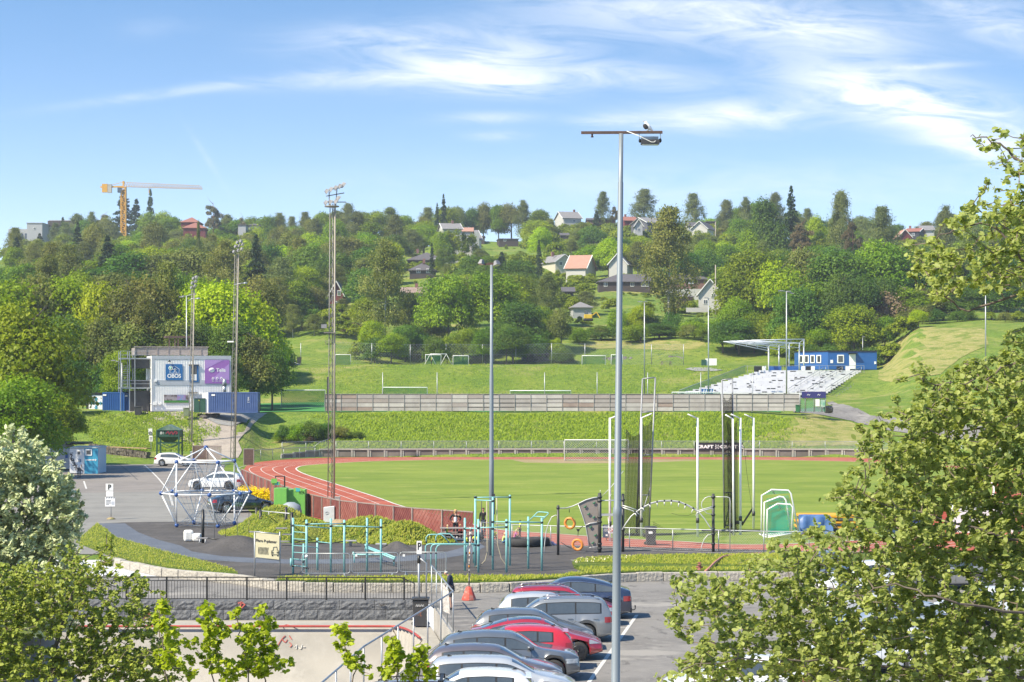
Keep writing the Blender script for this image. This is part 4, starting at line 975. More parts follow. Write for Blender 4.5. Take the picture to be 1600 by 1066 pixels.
# low stone wall at the back of the lot
p0,p1=V3((X1(141,246),246,1.05)),V3((X1(232,237.5),237.5,.3));bs_=p0.copy();rt=tg('stone_wall','low mossy dark stone wall at the foot of the green bank','wall',bs_)
MOSS=multi('mossy_stone',[(.12,.105,.085),((.06,.052,.045),1.5,.45,.6,None),((.22,.20,.17),4,.52,.66,None)],bump=1,bsc=3)
random.seed(2)
mb=MB();n=26
for i in range(n):
 a=p0.lerp(p1,i/n);b=p0.lerp(p1,(i+1)/n);an=math.atan2(b.y-a.y,b.x-a.x)
 for k,z_ in enumerate((.0,.4,.75)):mb.box(((a+b)/2-bs_)+V3((random.uniform(-.05,.05),random.uniform(-.08,.08),z_+.2)),((b-a).length*.96,.5,.38*random.uniform(.85,1)),an)
mb.bd('stones',MOSS,rt);mb=MB();mb.box((p1-p0)/2+V3((0,.1,1.19)),((p1-p0).length,.62,.1),math.atan2(p1.y-p0.y,p1.x-p0.x));mb.bd('coping',mat('rusty_coping',(.36,.24,.12),(.22,.16,.09),scale=2),rt)
# green grit silo
pa=PG(247.5,707);bs_=V3(((265-800)/F*238,238,PZ));rt=tg('grit_silo','dark green grit silo on legs with gable lid and red scribble','silo',bs_)
s=238/F;zf=lambda py:CAMH-(py-HY)*s-PZ;w2=1.25
m=MB();zt_,zm,zl=zf(672),zf(682),zf(692)
m.add([(-w2,-w2,zt_),(w2,-w2,zt_),(w2,w2,zt_),(-w2,w2,zt_),(-w2,-w2,zm),(w2,-w2,zm),(w2,w2,zm),(-w2,w2,zm),(-.4,-.4,zl),(.4,-.4,zl),(.4,.4,zl),(-.4,.4,zl)],[(4,5,1,0),(5,6,2,1),(6,7,3,2),(7,4,0,3),(8,9,5,4),(9,10,6,5),(10,11,7,6),(11,8,4,7),(8,11,10,9)]);m.bd('hopper',DGREEN,rt)
m=MB();zr=zf(663.5);r_=w2+.12;m.add([(-r_,-r_,zt_),(r_,-r_,zt_),(r_,r_,zt_),(-r_,r_,zt_),(0,-r_,zr),(0,r_,zr)],[(0,1,4),(2,3,5),(1,2,5,4),(3,0,4,5),(0,3,2,1)]);m.bd('lid',mat('green_lid',(.03,.10,.07),(.18,.24,.21),scale=1.2),rt)
for sx in(-1,1):
 for sy in(-1,1):m=MB();m.bar((sx*w2,sy*w2,-.05),(sx*w2,sy*w2,zt_),.16);m.bd('leg',DGREEN,rt)
m=MB()
for sy in(-1,1):m.bar((-w2,sy*w2,zl),(w2,sy*w2,zl),.12);m.bar((-w2,sy*w2,zl+.0),(0,sy*w2,zf(700)),.08);m.bar((w2,sy*w2,zl),(0,sy*w2,zf(700)),.08)
for sx in(-1,1):m.bar((sx*w2,-w2,zl),(sx*w2,w2,zl),.12)
m.bd('brace',DGREEN,rt)
txm('B1',.42,SWH,rt,'silo_lettering',(-.65,-w2-.03,zf(676.5)))
m=MB();m.tube(crom([(-.2,-w2-.02,zf(677.5)),(.05,-w2-.02,zf(674)),(.2,-w2-.02,zf(678)),(.45,-w2-.02,zf(674)),(.6,-w2-.02,zf(678.5)),(.85,-w2-.02,zf(674)),(1.1,-w2-.02,zf(676)),(.9,-w2-.02,zf(678))],4),.07,4);m.bd('red_scribble',mat('dark_red_scribble',(.30,.03,.06)),rt)
# small signs
def sign(label,px,ybase,d,plates,posth,r=.03,z=None,name='road_sign',cat='sign'):
 bs_=V3(((px-800)/F*d,d,PZ if z is None else z));rt=tg(name,label,cat,bs_);s=d/F
 m=MB();m.tube([(0,0,-.1),(0,0,CAMH-(posth-HY)*s-bs_.z)],r,8);m.bd('post',GALV,rt)
 for(x0,x1,y0,y1,mm_)in plates:
  m=MB();m.box0((x0-800)*s-bs_.x,(x1-800)*s-bs_.x,-.06,-.04,CAMH-(y1-HY)*s-bs_.z,CAMH-(y0-HY)*s-bs_.z);m.bd('sign_plate',mm_,rt,bevel=.01)
 return rt,s,bs_
r_,s,b_=sign('parking sign with striped notice at the corner of the upper lot',173.5,811,139,[(165.5,177.2,756,767,WHITE),(166.2,177.2,768,776,SWH),(164.4,180,777,791.5,SWH)],758)
zf=lambda py:CAMH-(py-HY)*s-b_.z
txm('P',.46,BLACK,r_,'letter_p',((171.3-800)*s-b_.x,-.07,zf(761.5)),sx=.9,bold=.014)
m=MB()
for k in range(4):x=(165.5+k*3.8-800)*s-b_.x;m.plate([(x,-.066,zf(778.6)),(x+.07,-.066,zf(778.6)),(x+.14,-.066,zf(776.6)),(x+.07,-.066,zf(776.6))],.01)
for k,(a,b)in enumerate(((166,174),(166,173),(166,174),(166,171))):m.box0((a-800)*s-b_.x,(b-800)*s-b_.x,-.066,-.061,zf(782.6+k*2),zf(781.6+k*2))
m.bd('printed_lines',mat('print_grey',(.15,.16,.19)),r_)
m=MB();m.box0((174.5-800)*s-b_.x,(178.8-800)*s-b_.x,-.066,-.061,zf(788.8),zf(783.5));m.bd('printed_panel',mat('print_panel',(.5,.53,.6)),r_)
m=MB();m.lathe((0,0,-.02),[(.35,0),(.2,.12),(.03,.16)],10);m.bd('earth_foot',DIRT,r_)
r_,s,b_=sign('white zone sign with round symbol left of the green silo',236,712,240,[(232,238.2,670,680,WHITE),(233,238.8,681,690,SWH)],668)
zf=lambda py:CAMH-(py-HY)*s-b_.z
m=MB();m.torus(((235-800)*s-b_.x,-.07,zf(677)),.17,.035,(0,1,0),16,5);m.bar(((235-800)*s-b_.x-.1,-.07,zf(677)-.1),((235-800)*s-b_.x+.1,-.07,zf(677)+.1),.04)
for k in range(3):m.box0((234-800)*s-b_.x,(238-800)*s-b_.x,-.07,-.062,zf(684+k*2),zf(683.2+k*2))
m.bd('round_symbol',BLACK,r_)
# trailer (toilet wagon) white and blue, with second trailer behind the willow
def trailer():
 d=206.0;s=d/F;bs_=V3(((128-800)*s,d,PZ));rt=tg('trailer','white and bright blue cabin trailer with two small windows','trailer',bs_);rt.rotation_euler=(0,0,R(0))
 X_=lambda px:(px-800)*s-bs_.x;Z_=lambda py:CAMH-(py-HY)*s-PZ
 TB=mat('cyan_blue_panel',(.04,.30,.48),(.035,.27,.44),rough=.5);TW=mat('trailer_white',(.66,.68,.72),(.58,.60,.64),rough=.5)
 m=MB();m.plate([(X_(109),0,Z_(739)),(X_(131.8),0,Z_(740)),(X_(131.8),0,Z_(701)),(X_(109),0,Z_(701))],.05); 
 m.add([(X_(109),.03,Z_(739)),(X_(131.8),.03,Z_(740)),(X_(131.8),.03,Z_(701)),(X_(109),.03,Z_(701)),(X_(109),4,Z_(739)),(X_(131.8),4,Z_(740)),(X_(131.8),4,Z_(701)),(X_(109),4,Z_(701))],[(4,5,6,7)[::-1],(0,4,7,3),(3,7,6,2),(0,1,5,4)]);m.bd('white_panel',TW,rt)
 m=MB();m.box0(X_(132),X_(153),-.03,.02,Z_(741),Z_(700.5));m.bd('blue_panel',TB,rt)
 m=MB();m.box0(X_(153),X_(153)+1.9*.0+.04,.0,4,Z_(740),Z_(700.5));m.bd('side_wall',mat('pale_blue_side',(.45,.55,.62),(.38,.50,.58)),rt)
 m=MB();m.box0(X_(109)-.05,X_(153)+.1,-.06,4.1,Z_(700.5),Z_(698.5));m.bd('roof',mat('trailer_roof',(.42,.36,.30),(.30,.50,.60),scale=.3),rt)
 for x0,x1,y0,y1 in((119.5,127.5,703.5,712),(133.5,143.8,701.8,712)):
  m=MB();m.box0(X_(x0),X_(x1),-.08,-.03,Z_(y1),Z_(y0));wo=m.bd('window',SWH,rt);m=MB();m.box0(X_(x0)+.12,X_(x1)-.12,-.1,-.082,Z_(y1)+.12,Z_(y0)-.12);m.bd('pane',GLASS,wo)
 m=MB();m.box0(X_(134),X_(148),-.05,-.032,Z_(719.6),Z_(718));m.plate([(X_(149),-.045,Z_(716.8)),(X_(151),-.045,Z_(718.8)),(X_(149),-.045,Z_(720.8))],.02);m.bd('lettering_bar',SWH,rt)
 m=MB();random.seed(4)
 for k in range(70):
  t=random.random();x=X_(109.5+t**2*18+random.random()*5);z=Z_(738-(1-t)**1.5*28-random.random()*3)
  m.box((x,-.035,z),(.09,.02,.09),0,0,0,random.random())
 m.bd('dot_pattern',mat('dot_dark',(.05,.06,.08)),rt)
 m=MB();m.box((X_(124.5),-.035,Z_(720)),(.3,.02,.3));m.bar((X_(124.5),-.04,Z_(717)),(X_(124.5),-.04,Z_(723)),.07);m.bd('crest',mat('crest_blue',(.10,.22,.38)),rt)
 for x in(X_(119),X_(148)):
  m=MB();m.lathe((x,.3,.33),[(.1,-.02),(.33,0),(.33,.2),(.1,.22)],16,axis='Y');m.bd('wheel',RUBB,rt)
 m=MB();m.box0(X_(110),X_(153),.1,3.8,.3,Z_(739.5));m.bd('chassis',BLACK,rt)
trailer()
def trailer2():
 d=214.0;s=d/F;bs_=V3(((96-800)*s,d,PZ));rt=tg('trailer','grey white trailer half hidden by the silvery bush','trailer',bs_)
 X_=lambda px:(px-800)*s-bs_.x;Z_=lambda py:CAMH-(py-HY)*s-PZ
 TW=mat('dull_white_panel',(.48,.50,.54),(.38,.40,.45),rough=.6)
 m=MB();m.box0(X_(70),X_(108),0,3.5,Z_(733),Z_(702));m.bd('wall',TW,rt)
 m=MB();m.box0(X_(60),X_(95),2,6,Z_(712),Z_(694));m.bd('rear_body',WOOD,rt)
 m=MB();m.box0(X_(56),X_(124),2.5,7,Z_(696),Z_(693));m.bd('dark_roof',BLACK,rt)
 m=MB();m.box0(X_(102),X_(106),-.03,0,Z_(716),Z_(709));m.bd('blue_mark',CBLUE,rt)
 for x in(X_(80),X_(100)):
  m=MB();m.lathe((x,.1,.33),[(.1,-.02),(.33,0),(.33,.2),(.1,.22)],14,axis='Y');m.bd('wheel',RUBB,rt)
trailer2()
# plank screens and gate by the corner of the track
def board_fence(label,pts,h,m1,m2,step,slant,name='wooden_fence',post=True,lab='fence'):
 bs_=V3(pts[0]);rt=tg(name,label,lab,bs_)
 mP=MB();tgl=0
 for a,b in zip(pts,pts[1:]):
  a=V3(a);b=V3(b);L=(b-a).length;n=max(1,round(L/step))
  for k in range(n):
   p,q=a.lerp(b,k/n),a.lerp(b,(k+1)/n);p0_,q0_=p-bs_,q-bs_;t=(q-p);w_=t.length;t.normalize();up=V3((0,0,1));nn=t.cross(up)
   mb=MB();tgl+=1
   # diagonal boards clipped to the panel
   bm=bmesh.new()
   nb=9
   for j in range(-nb,nb*2):
    x0=j*w_/nb;sh=h*slant
    poly=[(x0,0),(x0+w_/nb*.86,0),(x0+w_/nb*.86+sh,h),(x0+sh,h)]
    # clip in x to 0..w_
    def clip(poly,keep,xc):
     out_=[]
     for i in range(len(poly)):
      A,B=poly[i],poly[(i+1)%len(poly)];ia,ib=keep(A[0]),keep(B[0])
      if ia:out_.append(A)
      if ia!=ib:
       tt=(xc-A[0])/(B[0]-A[0]);out_.append((xc,A[1]+(B[1]-A[1])*tt))
     return out_
    poly=clip(poly,lambda x:x>=.03,.03)
    if len(poly)>=3:poly=clip(poly,lambda x:x<=w_-.03,w_-.03)
    if len(poly)>=3:
     try:mb.plate([p0_+t*x+up*(z+.05)for x,z in poly],.025)
     except Exception:pass
   if mb.v:mb.bd('board_panel',(m1,m2)[tgl%2],rt)
   mP.box(p0_+up*(h/2+.02)-nn*(-.04),(.1,.1,h+.12),math.atan2(t.y,t.x))
  mP.tube([a-bs_+up*(h+.07),b-bs_+up*(h+.07)],.045,4)
 mP.bd('posts_and_rail',mat('fence_post_wood',(.30,.24,.21),(.22,.17,.15)),rt)
 return rt
board_fence('faded red fence of slanting boards along the outside of the running track',fen[1:],1.42,REDW,REDW2,2.35,.75)
d=228.5;a=og(303,d); 
board_fence('brown and white slatted screen behind the climbing net',[(a.x-.1,d,PZ),(a.x+3.2,d-1,PZ)],2.0,WOOD,RUST,1.6,0,lab='screen',name='slatted_screen')
m=MB(); 
d=226.0;x0=(381.5-800)/F*d;rt=tg('notice_board','dark brown board standing by the railing at the track corner','board',(x0,d,PZ));m.box0(0,1.0,0,.12,.05,1.75);m.bd('panel',RUST,rt);m=MB();m.box0(-.08,1.08,-.03,.15,1.75,1.85);m.box0(-.08,0,-.02,.12,0,1.75);m.box0(1.0,1.08,-.02,.12,0,1.75);m.bd('frame',WOOD,rt)
d=226.5;x0=(293-800)/F*d;rt=tg('electrical_cabinet','pale grey electrical cabinet beside the shorter mast','cabinet',(x0,d+2,PZ));m=MB();m.box0(0,.75,0,.6,0,1.35);m.box0(-.04,.79,-.04,.64,1.35,1.42);m.bd('cabinet_body',CLADF,rt);m=MB();m.box0(.36,.38,-.02,0,.1,1.3);m.bd('door_seam',DK_,rt)
# containers for clothes and glass by the berm
GLIME=mat('lime_green_panel',(.17,.44,.08),(.14,.38,.07),rough=.5);CY=mat('cyan_print',(.05,.40,.42),(.25,.45,.05),scale=2.5,contrast=(.48,.52))
d=141.0;s=d/F;bs_=V3(((430-800)*s,d,PZ));rt=tg('collection_container','lime green clothes collection box by the yellow flowers','container',bs_);X_=lambda px:(px-800)*s-bs_.x;Z_=lambda py:CAMH-(py-HY)*s-PZ
m=MB();m.box0(X_(428),X_(448),0,1.1,0,Z_(763));m.bd('body',GLIME,rt,bevel=.03)
m=MB();m.box0(X_(425.5),X_(437),-.04,.3,Z_(758),Z_(753));m.bd('chute',CY,rt)
m=MB();m.box0(X_(424),X_(433),-.1,-.03,Z_(755),Z_(748));m.bd('lime_flag',GLIME,rt)
m=MB();m.bar((X_(430),.3,Z_(748)),(X_(430),.3,Z_(744)),.06);m.bar((X_(429),.3,Z_(744.6)),(X_(444),.3,Z_(744.6)),.06);m.bar((X_(444),.3,Z_(744.6)),(X_(444),.3,Z_(762)),.09);m.bd('black_frame',BLACK,rt)
rt=tg('collection_container','low green recycling container with blue print by the track fence','container',bs_+V3((1.2,.6,0)))
m=MB();m.box0(X_(443)-1.2,X_(475.5)-1.2,0,1.2,0,Z_(766));m.bd('body',GLIME,rt,bevel=.03)
m=MB();m.box0(X_(458)-1.2,X_(470)-1.2,-.02,0,Z_(769),Z_(763));m.bd('print_panel',CY,rt)
txm('KA',.28,BLACK,rt,'lettering',(X_(470)-1.2,-.03,Z_(770.5)))
rt=tg('recycling_bell','grey domed recycling bin in front of the lime container','container',bs_+V3((1.3,-2.2,0)))
m=MB();m.lathe((0,0,0),[(.72,0),(.75,.55),(.62,.95),(.25,1.15),(0.01,1.17)],24);m.bd('dome_body',mat('bell_grey',(.30,.33,.36),(.26,.29,.32),rough=.5),rt);m=MB();m.box((0,-.74,.6),(.6,.04,.3));m.bd('white_label',SWH,rt)
# white electrical cabinet and small concrete post at the foot of mast A
d=147.0;s=d/F;bs_=V3(((514-800)*s,d-11,PZ));rt=tg('electrical_cabinet','tilted white cabinet with scribbles at the foot of the lattice mast','cabinet',V3(((514-800)/F*136,136,PZ)))
m=MB();m.add([(-.36,0,0),(.36,0,0),(.36,.5,0),(-.36,.5,0),(-.36,0,.98),(.36,0,1.06),(.36,.5,1.06),(-.36,.5,.98)],[(0,3,2,1),(4,5,6,7),(0,1,5,4),(1,2,6,5),(2,3,7,6),(3,0,4,7)]);m.bd('cabinet_body',mat('cabinet_white',(.62,.64,.66),(.50,.52,.55),scale=3),rt,bevel=.02)
m=MB();m.tube([(-.25,-.01,.62),(-.1,-.01,.7),(.02,-.01,.6)],.012,4);m.tube([(-.2,-.01,.5),(-.02,-.01,.56)],.012,4);m.bd('scribble',BLKG,rt)
rt=tg('concrete_post','short concrete post right of the tilted white cabinet','post',V3(((527.5-800)/F*139,139,PZ)));m=MB();m.box((0,0,.72),(.34,.34,1.5));m.bd('post',CONC,rt,bevel=.02);m=MB();m.box((0,0,1.49),(.38,.38,.06));m.bd('cap',CONC,rt)
# advertising frame "Flere P-plasser"
d=99.0;s=d/F;bs_=V3(((418-800)*s,d,PZ));rt=tg('parking_banner','cream banner pointing to more parking with chevrons and a car drawing','banner',bs_)
CREAM=mat('cream_banner',(.70,.64,.42),(.65,.59,.38),rough=.6)
X_=lambda px:(px-800)*s-bs_.x;Z_=lambda py:CAMH-(py-HY)*s-PZ
for a in(397.8,437.2):m=MB();m.tube([(X_(a),.02,-.05),(X_(a),.02,Z_(831))],.035,8);m.bd('leg',GALV,rt)
m=MB();m.tube([(X_(397.8),.02,Z_(831)),(X_(438),.02,Z_(835))],.03,8);m.tube([(X_(397.8),.02,Z_(871.5)),(X_(438),.02,Z_(875.5))],.03,8);m.bd('frame',GALV,rt)
m=MB();m.plate([(X_(399),-.04,Z_(870.5)),(X_(436.3),-.04,Z_(874.5)),(X_(436.8),-.04,Z_(836)),(X_(399.8),-.04,Z_(832.2))],.02);m.bd('cloth',CREAM,rt)
tl_=R(5)
txm('Flere P-plasser',.178,mat('banner_print',(.08,.065,.05)),rt,'lettering',(X_(416),-.06,Z_(845.6)),rot=(R(90),tl_,0),sx=.95,bold=.004)
m=MB()
for k in range(8):
 x=X_(403.4+k*2.05);zc=Z_(860.2+k*.12)
 m.plate([(x,-.058,zc),(x+.03,-.058,zc+.17),(x+.055,-.058,zc+.17),(x+.025,-.058,zc)],.006);m.plate([(x,-.058,zc),(x+.025,-.058,zc),(x+.055,-.058,zc-.17),(x+.03,-.058,zc-.17)],.006)
m.bd('chevrons',BLACK,rt)
m=MB();cx,cz=X_(430),Z_(862)
m.tube([(cx-.17,-.06,cz-.14),(cx-.17,-.06,cz+.05),(cx-.1,-.06,cz+.07),(cx-.08,-.06,cz+.22),(cx+.08,-.06,cz+.23),(cx+.1,-.06,cz+.07),(cx+.17,-.06,cz+.05),(cx+.17,-.06,cz-.14),(cx-.17,-.06,cz-.14)],.012,4)
m.box((cx-.13,-.06,cz-.17),(.06,.01,.07));m.box((cx+.13,-.06,cz-.18),(.06,.01,.07));m.torus((cx-.12,-.06,cz-.04),.035,.01,(0,1,0),10,4);m.torus((cx+.12,-.06,cz-.04),.035,.01,(0,1,0),10,4);m.bd('car_drawing',BLACK,rt)
# red concrete cone with sticker-covered post
def bollard_post():
 p=G(732.5,939,0);p.y+=.3;rt=tg('signpost_foot','worn red concrete cone carrying a sticker covered post','post base',p);s=p.y/F
 m=MB();m.lathe((0,0,0),[(.33,0),(.33,.04),(.14,.56),(.1,.6)],8);m.bd('concrete_cone',mat('worn_red_paint',(.50,.07,.045),(.42,.20,.16),scale=5,contrast=(.5,.62)),rt,bevel=.015)
 m=MB();H_=CAMH-(824-HY)*s;m.tube([(0,0,.55),(.06,.0,H_)],.035,8);m.bd('post',mat('sticker_covered',(.06,.06,.065),(.60,.55,.50),scale=9,contrast=(.47,.53)),rt)
 m=MB()
 for k,z in enumerate((1.45,2.05)):m.tube([(.01+k*.02,0,z),(.012+k*.02,0,z+.09)],.038,8)
 m.bd('orange_sticker',mat('orange_sticker',(.65,.25,.02)),rt)
bollard_post()
# hydrant-like red pump on a granite block with hose
p=G(1095.5,906,0);b=bld('reddish granite block set in the kerb line under the red hydrant',(p.x,p.y+.3,0),(1.05,.8,.46),mat('reddish_granite',(.42,.30,.25),(.30,.20,.17),scale=6,bump=.5),40,'granite_block')
rt=tg('hydrant','small rusty red hydrant valve sitting on the reddish granite block','hydrant',(p.x-.05,p.y+.3,.44));RH=mat('rusty_red_valve',(.28,.07,.06),(.20,.09,.08),scale=12)
m=MB();m.lathe((0,0,0),[(.13,0),(.13,.04),(.07,.05),(.07,.22),(.11,.24),(.11,.28),(.04,.3),(.04,.36)],12);m.tube([(-.16,0,.15),(.16,0,.15)],.05,8);m.bd('valve_body',RH,rt);m=MB();m.torus((0,0,.37),.09,.015,(0,0,1),14,5);m.bd('hand_wheel',RH,rt)
hp=[P(1101,893,101),P(1107,889,101.3),P(1117,879,104),P(1130,870,108),P(1145,867.5,110),P(1165,866,111.5),P(1190,865,112)]
m=MB();q=crom(hp,5);m.tube(q,.055,8);tag(m.bd('hose',mat('faded_red_hose',(.48,.22,.16),(.40,.17,.12),scale=3)),'thick faded orange hose running from the red hydrant over the verge','hose')
def goal(label,cx,cy,z,w_,h,dep,rz,net,r=.05,group=None,cat='goal',name='football_goal',netdens=None):
 rt=tg(name,label,cat,(cx,cy,z),rz,group)
 m=MB();m.tube([(-w_/2,0,0),(-w_/2,0,h),(w_/2,0,h),(w_/2,0,0)],r,8);m.bd('goal_posts',WHITE2,rt)
 m=MB()
 for s_ in(-1,1):m.tube([(s_*w_/2,0,h),(s_*w_/2,dep*.45,h),(s_*w_/2,dep,.05),(s_*w_/2,0,.03)],r*.5,6)
 m.tube([(-w_/2,dep,.05),(w_/2,dep,.05)],r*.5,6);m.bd('net_frame',GALV,rt)
 a=.02
 q=[[(-w_/2,dep,.05),(w_/2,dep,.05),(w_/2,dep*.45,h),(-w_/2,dep*.45,h)],[(-w_/2,dep*.45,h),(w_/2,dep*.45,h),(w_/2,0,h),(-w_/2,0,h)]]
 for s_ in(-1,1):q.append([(s_*w_/2,0,.02),(s_*w_/2,dep,.05),(s_*w_/2,dep*.45,h),(s_*w_/2,0,h)])
 npn(q,'net',net,rt);return rt
def gx(px,d):return(px-800)/F*d
goal('white football goal on the infield before the far concrete wall',gx(932,238),238,PZ,7.32,2.44,1.9,0,NETW)
NETGF=msm('green_far_net',(.05,.28,.16),.3,.09,metal=0)
goal('green netted goal at the near left end of the artificial pitch',gx(474,300),300,5.75,6.3,2.5,1.8,R(8),NETGF,r=.07)
m=goal('white goal rising behind the long grey wall',gx(632.5,338),338,6.0,7.32,2.5,1.8,0,NETGF,r=.07)
for i,(x0,x1,y0,lab)in enumerate(((797,892,610.5,'wide low green goal peeping over the middle of the grey wall'),(1050,1125,613,'green goal peeping over the wall left of the grandstand'))):
 d=300;z=CAMH-(y0-HY)/F*d;w_=(x1-x0)/F*d;goal(lab,gx((x0+x1)/2,d),d,z-2.2,w_,2.2,1.5,0,NETGF,r=.06)
for px,w_,d,lab,sx in((536,2.9,400,'small goal furthest left on the upper terrace',1),(677,3.0,402,'small goal on the terrace beside the two leaning frames',1),(720,3.0,402,'small goal right of the leaning frames on the terrace',1),(928,4.6,405,'wider goal on the terrace under the rock ledge',1),(964,2.2,402,'goal seen just right of the thick pole on the terrace',1)):
 p=og(px,d);goal(lab,p.x,p.y,p.z,w_,2.0,1.3,R(4),NETGF,r=.075,name='small_goal')
p=og(686,400);rt=tg('swing_frame','two leaning white frames between the small goals on the terrace','frame',p)
m=MB()
for a in(-1.6,1.5):m.tube([(a-1.2,0,0),(a-.1,0,2.1),(a+1.0,0,0)],.07,6)
m.tube([(-1.7,0,2.1),(1.5,0,2.1)],.06,6);m.bd('frame',WHITE2,rt)
# long grey board wall
d=272.6;x0,x1=gx(508,d),gx(1249,d);ztop=P(0,616.5,d).z;zbot=P(0,642.5,d).z
bs_=V3((x0,d,zbot));rt=tg('board_wall','very long weathered grey board wall between grass bank and football pitch','wall',bs_);Hw=ztop-zbot
nrows=4;L=x1-x0;npan=int(round(L/2.1));pw=L/npan
random.seed(11)
GBS=[GREYBOARD,mat('grey_board_pale',(.52,.49,.46),(.42,.39,.37),rough=.9,scale=.7),mat('grey_board_stained',(.30,.26,.24),(.38,.33,.31),rough=.9,scale=.7),mat('grey_board_brown',(.36,.28,.24),(.26,.20,.18),rough=.9,scale=.7)]
mbs=[MB()for _ in range(4)]
for r_ in range(nrows):
 i=0
 while i<npan:
  k=random.choice((0,0,0,1,1,2,2,3)if random.random()<.6 else(0,0,1));span=random.choice((1,1,2,3));e=min(npan,i+span)
  mbs[k].box0(i*pw,e*pw,-.02+random.uniform(-.02,.02),.08,r_*Hw/nrows+.02,(r_+1)*Hw/nrows-.05);i=e
for k in range(4):mbs[k].bd('boards',GBS[k],rt)
m=MB()
for r_ in range(nrows):m.box0(0,L,-.015,.07,(r_+1)*Hw/nrows-.09,(r_+1)*Hw/nrows+.03) 
m.bd('dark_gaps',mat('dark_gap',(.07,.06,.055)),rt)
m=MB()
for i in range(npan+1):m.box0(i*pw-.035,i*pw+.035,-.08,.0,-.1,Hw+.05)
m.bd('steel_posts',mat('wall_posts',(.30,.29,.28),(.24,.23,.22),rough=.8),rt)
m=MB();m.box0(0,L,-.06,.1,Hw+.022,Hw+.08);m.bd('top_rail',mat('wall_rail',(.38,.36,.35)),rt)
# tall posts of the ball fence on the wall
for i,px in enumerate((598,683,770,851,933,1012,1095,1176)):
 p=V3((gx(px,273.2),273.2,zbot));rt=tg('ball_fence_post','thin tall ball fence post on the grey wall, %s'%ordi(i,8),'post',p,group='ball fence posts along the grey wall')
 m=MB();m.tube([(0,0,0),(0,0,CAMH-(582-HY)/F*273-zbot)],.05,6);m.bd('post',GALV,rt)
bs_=V3((gx(512,272),272,zbot));rt=tg('dark_post','dark tall post at the left end of the grey wall','post',bs_);m=MB();m.box((0,0,2),(.18,.18,5.0));m.bd('post',DK_,rt)
# ball fence behind the far terrace
pl=[og(px,424)for px in(418,470,522,581,641,697,754,806,862,914,964,1018,1068)]
bs_=pl[3];rt=tg('ball_fence','tall thin wire ball fence along the back of the upper terrace','fence',bs_)
for i,p in enumerate(pl):m=MB();m.tube([p-bs_,p-bs_+V3((0,0,4.3))],.07,6);m.bd('fence_post',GALV,rt)
m=MB();m.tube([p-bs_+V3((0,0,4.25))for p in pl[2:]],.02,4);m.tube([p-bs_+V3((0,0,2.2))for p in pl[2:]],.015,4);m.bd('fence_wires',GALV,rt)
npn([[a-bs_,b-bs_,b-bs_+V3((0,0,4.2)),a-bs_+V3((0,0,4.2))]for a,b in zip(pl[2:],pl[3:])],'wire_mesh',msm('thin_far_mesh',(.25,.27,.27),.6,.035),rt)
p=pl[0];rt=tg('net_screen','dark slanting net screen at the far left of the terrace','screen',p);m=MB();m.tube([(0,0,0),(0,0,4.4)],.08,6);m.tube([(1.6,3,0),(1.6,3,3.2)],.08,6);m.bd('post',GALV,rt);npn([[(0,0,.1),(1.6,3,.1),(1.6,3,3.1),(0,0,4.3)]],'net',NETB2,rt)
# far concrete wall with pale frames and dark infill, following the track
wl=crom([V3((gx(px,0)+0,0,0))if False else PG(px,py)for px,py in((440,716.5),(500,714.4),(584,714.2),(768,713.9),(1000,713.9),(1200,714.1),(1340,714.7),(1450,717.3),(1600,727))],14)
bs_=wl[len(wl)//2].copy();rt=tg('retaining_wall','low concrete retaining wall with pale frames and dark panels behind the running track','wall',bs_)
q=[wl[0]];acc=0;stp=1.98
for a,b in zip(wl,wl[1:]):
 seg=(b-a).length;t=0
 while acc+seg-t>=stp:t+=stp-acc;acc=0;q.append(a.lerp(b,t/seg))
 acc+=seg-t
mF,mI,mC=MB(),MB(),MB()
for i,(a,b)in enumerate(zip(q,q[1:])):
 t=(b-a).normalized();an=math.atan2(t.y,t.x);L=(b-a).length;c=(a+b)/2-bs_;h=1.0
 if a.x<gx(495,250):h=max(.3,1.0-(gx(495,250)-a.x)*.12)
 mC.box(c+V3((0,0,h-.06)),(L,.24,.16),an)
 mI.box(c+V3((0,.04,h/2-.05)),(L-.35,.05,h-.14),an)
 mF.box(a-bs_+V3((0,0,h/2-.06)),(.20,.2,h-.15),an);mF.box(a-bs_+t*.27+V3((0,0.01,h/2-.06)),(.14,.12,h-.15),an)
 mF.box(c+V3((0,.09,h/2-.06)),(L,.04,h-.16),an)
mC.bd('coping',CONC,rt);mI.bd('dark_infill',mat('wall_infill',(.13,.11,.10),(.24,.20,.18),rough=.95,scale=.12,contrast=(.4,.6)),rt);mF.bd('frames',CONC,rt)
bs_=q[10]+V3((0,.9,0));rt=tg('chain_link_fence','grey chain link fence on top of the far retaining wall','fence',bs_)
fl=[p+V3((0,.5,.85))for p in q]
m=MB();m.tube([p-bs_+V3((0,0,1.05))for p in fl],.028,5);m.bd('top_rail',GALV,rt)
for p in fl[::2]:m=MB();m.tube([p-bs_+V3((0,0,-.4)),p-bs_+V3((0,0,1.06))],.032,6);m.bd('fence_post',GALV,rt)
npn([[a-bs_,b-bs_,b-bs_+V3((0,0,1.02)),a-bs_+V3((0,0,1.02))]for a,b in zip(fl,fl[1:])],'wire_mesh',CHAIN2,rt)
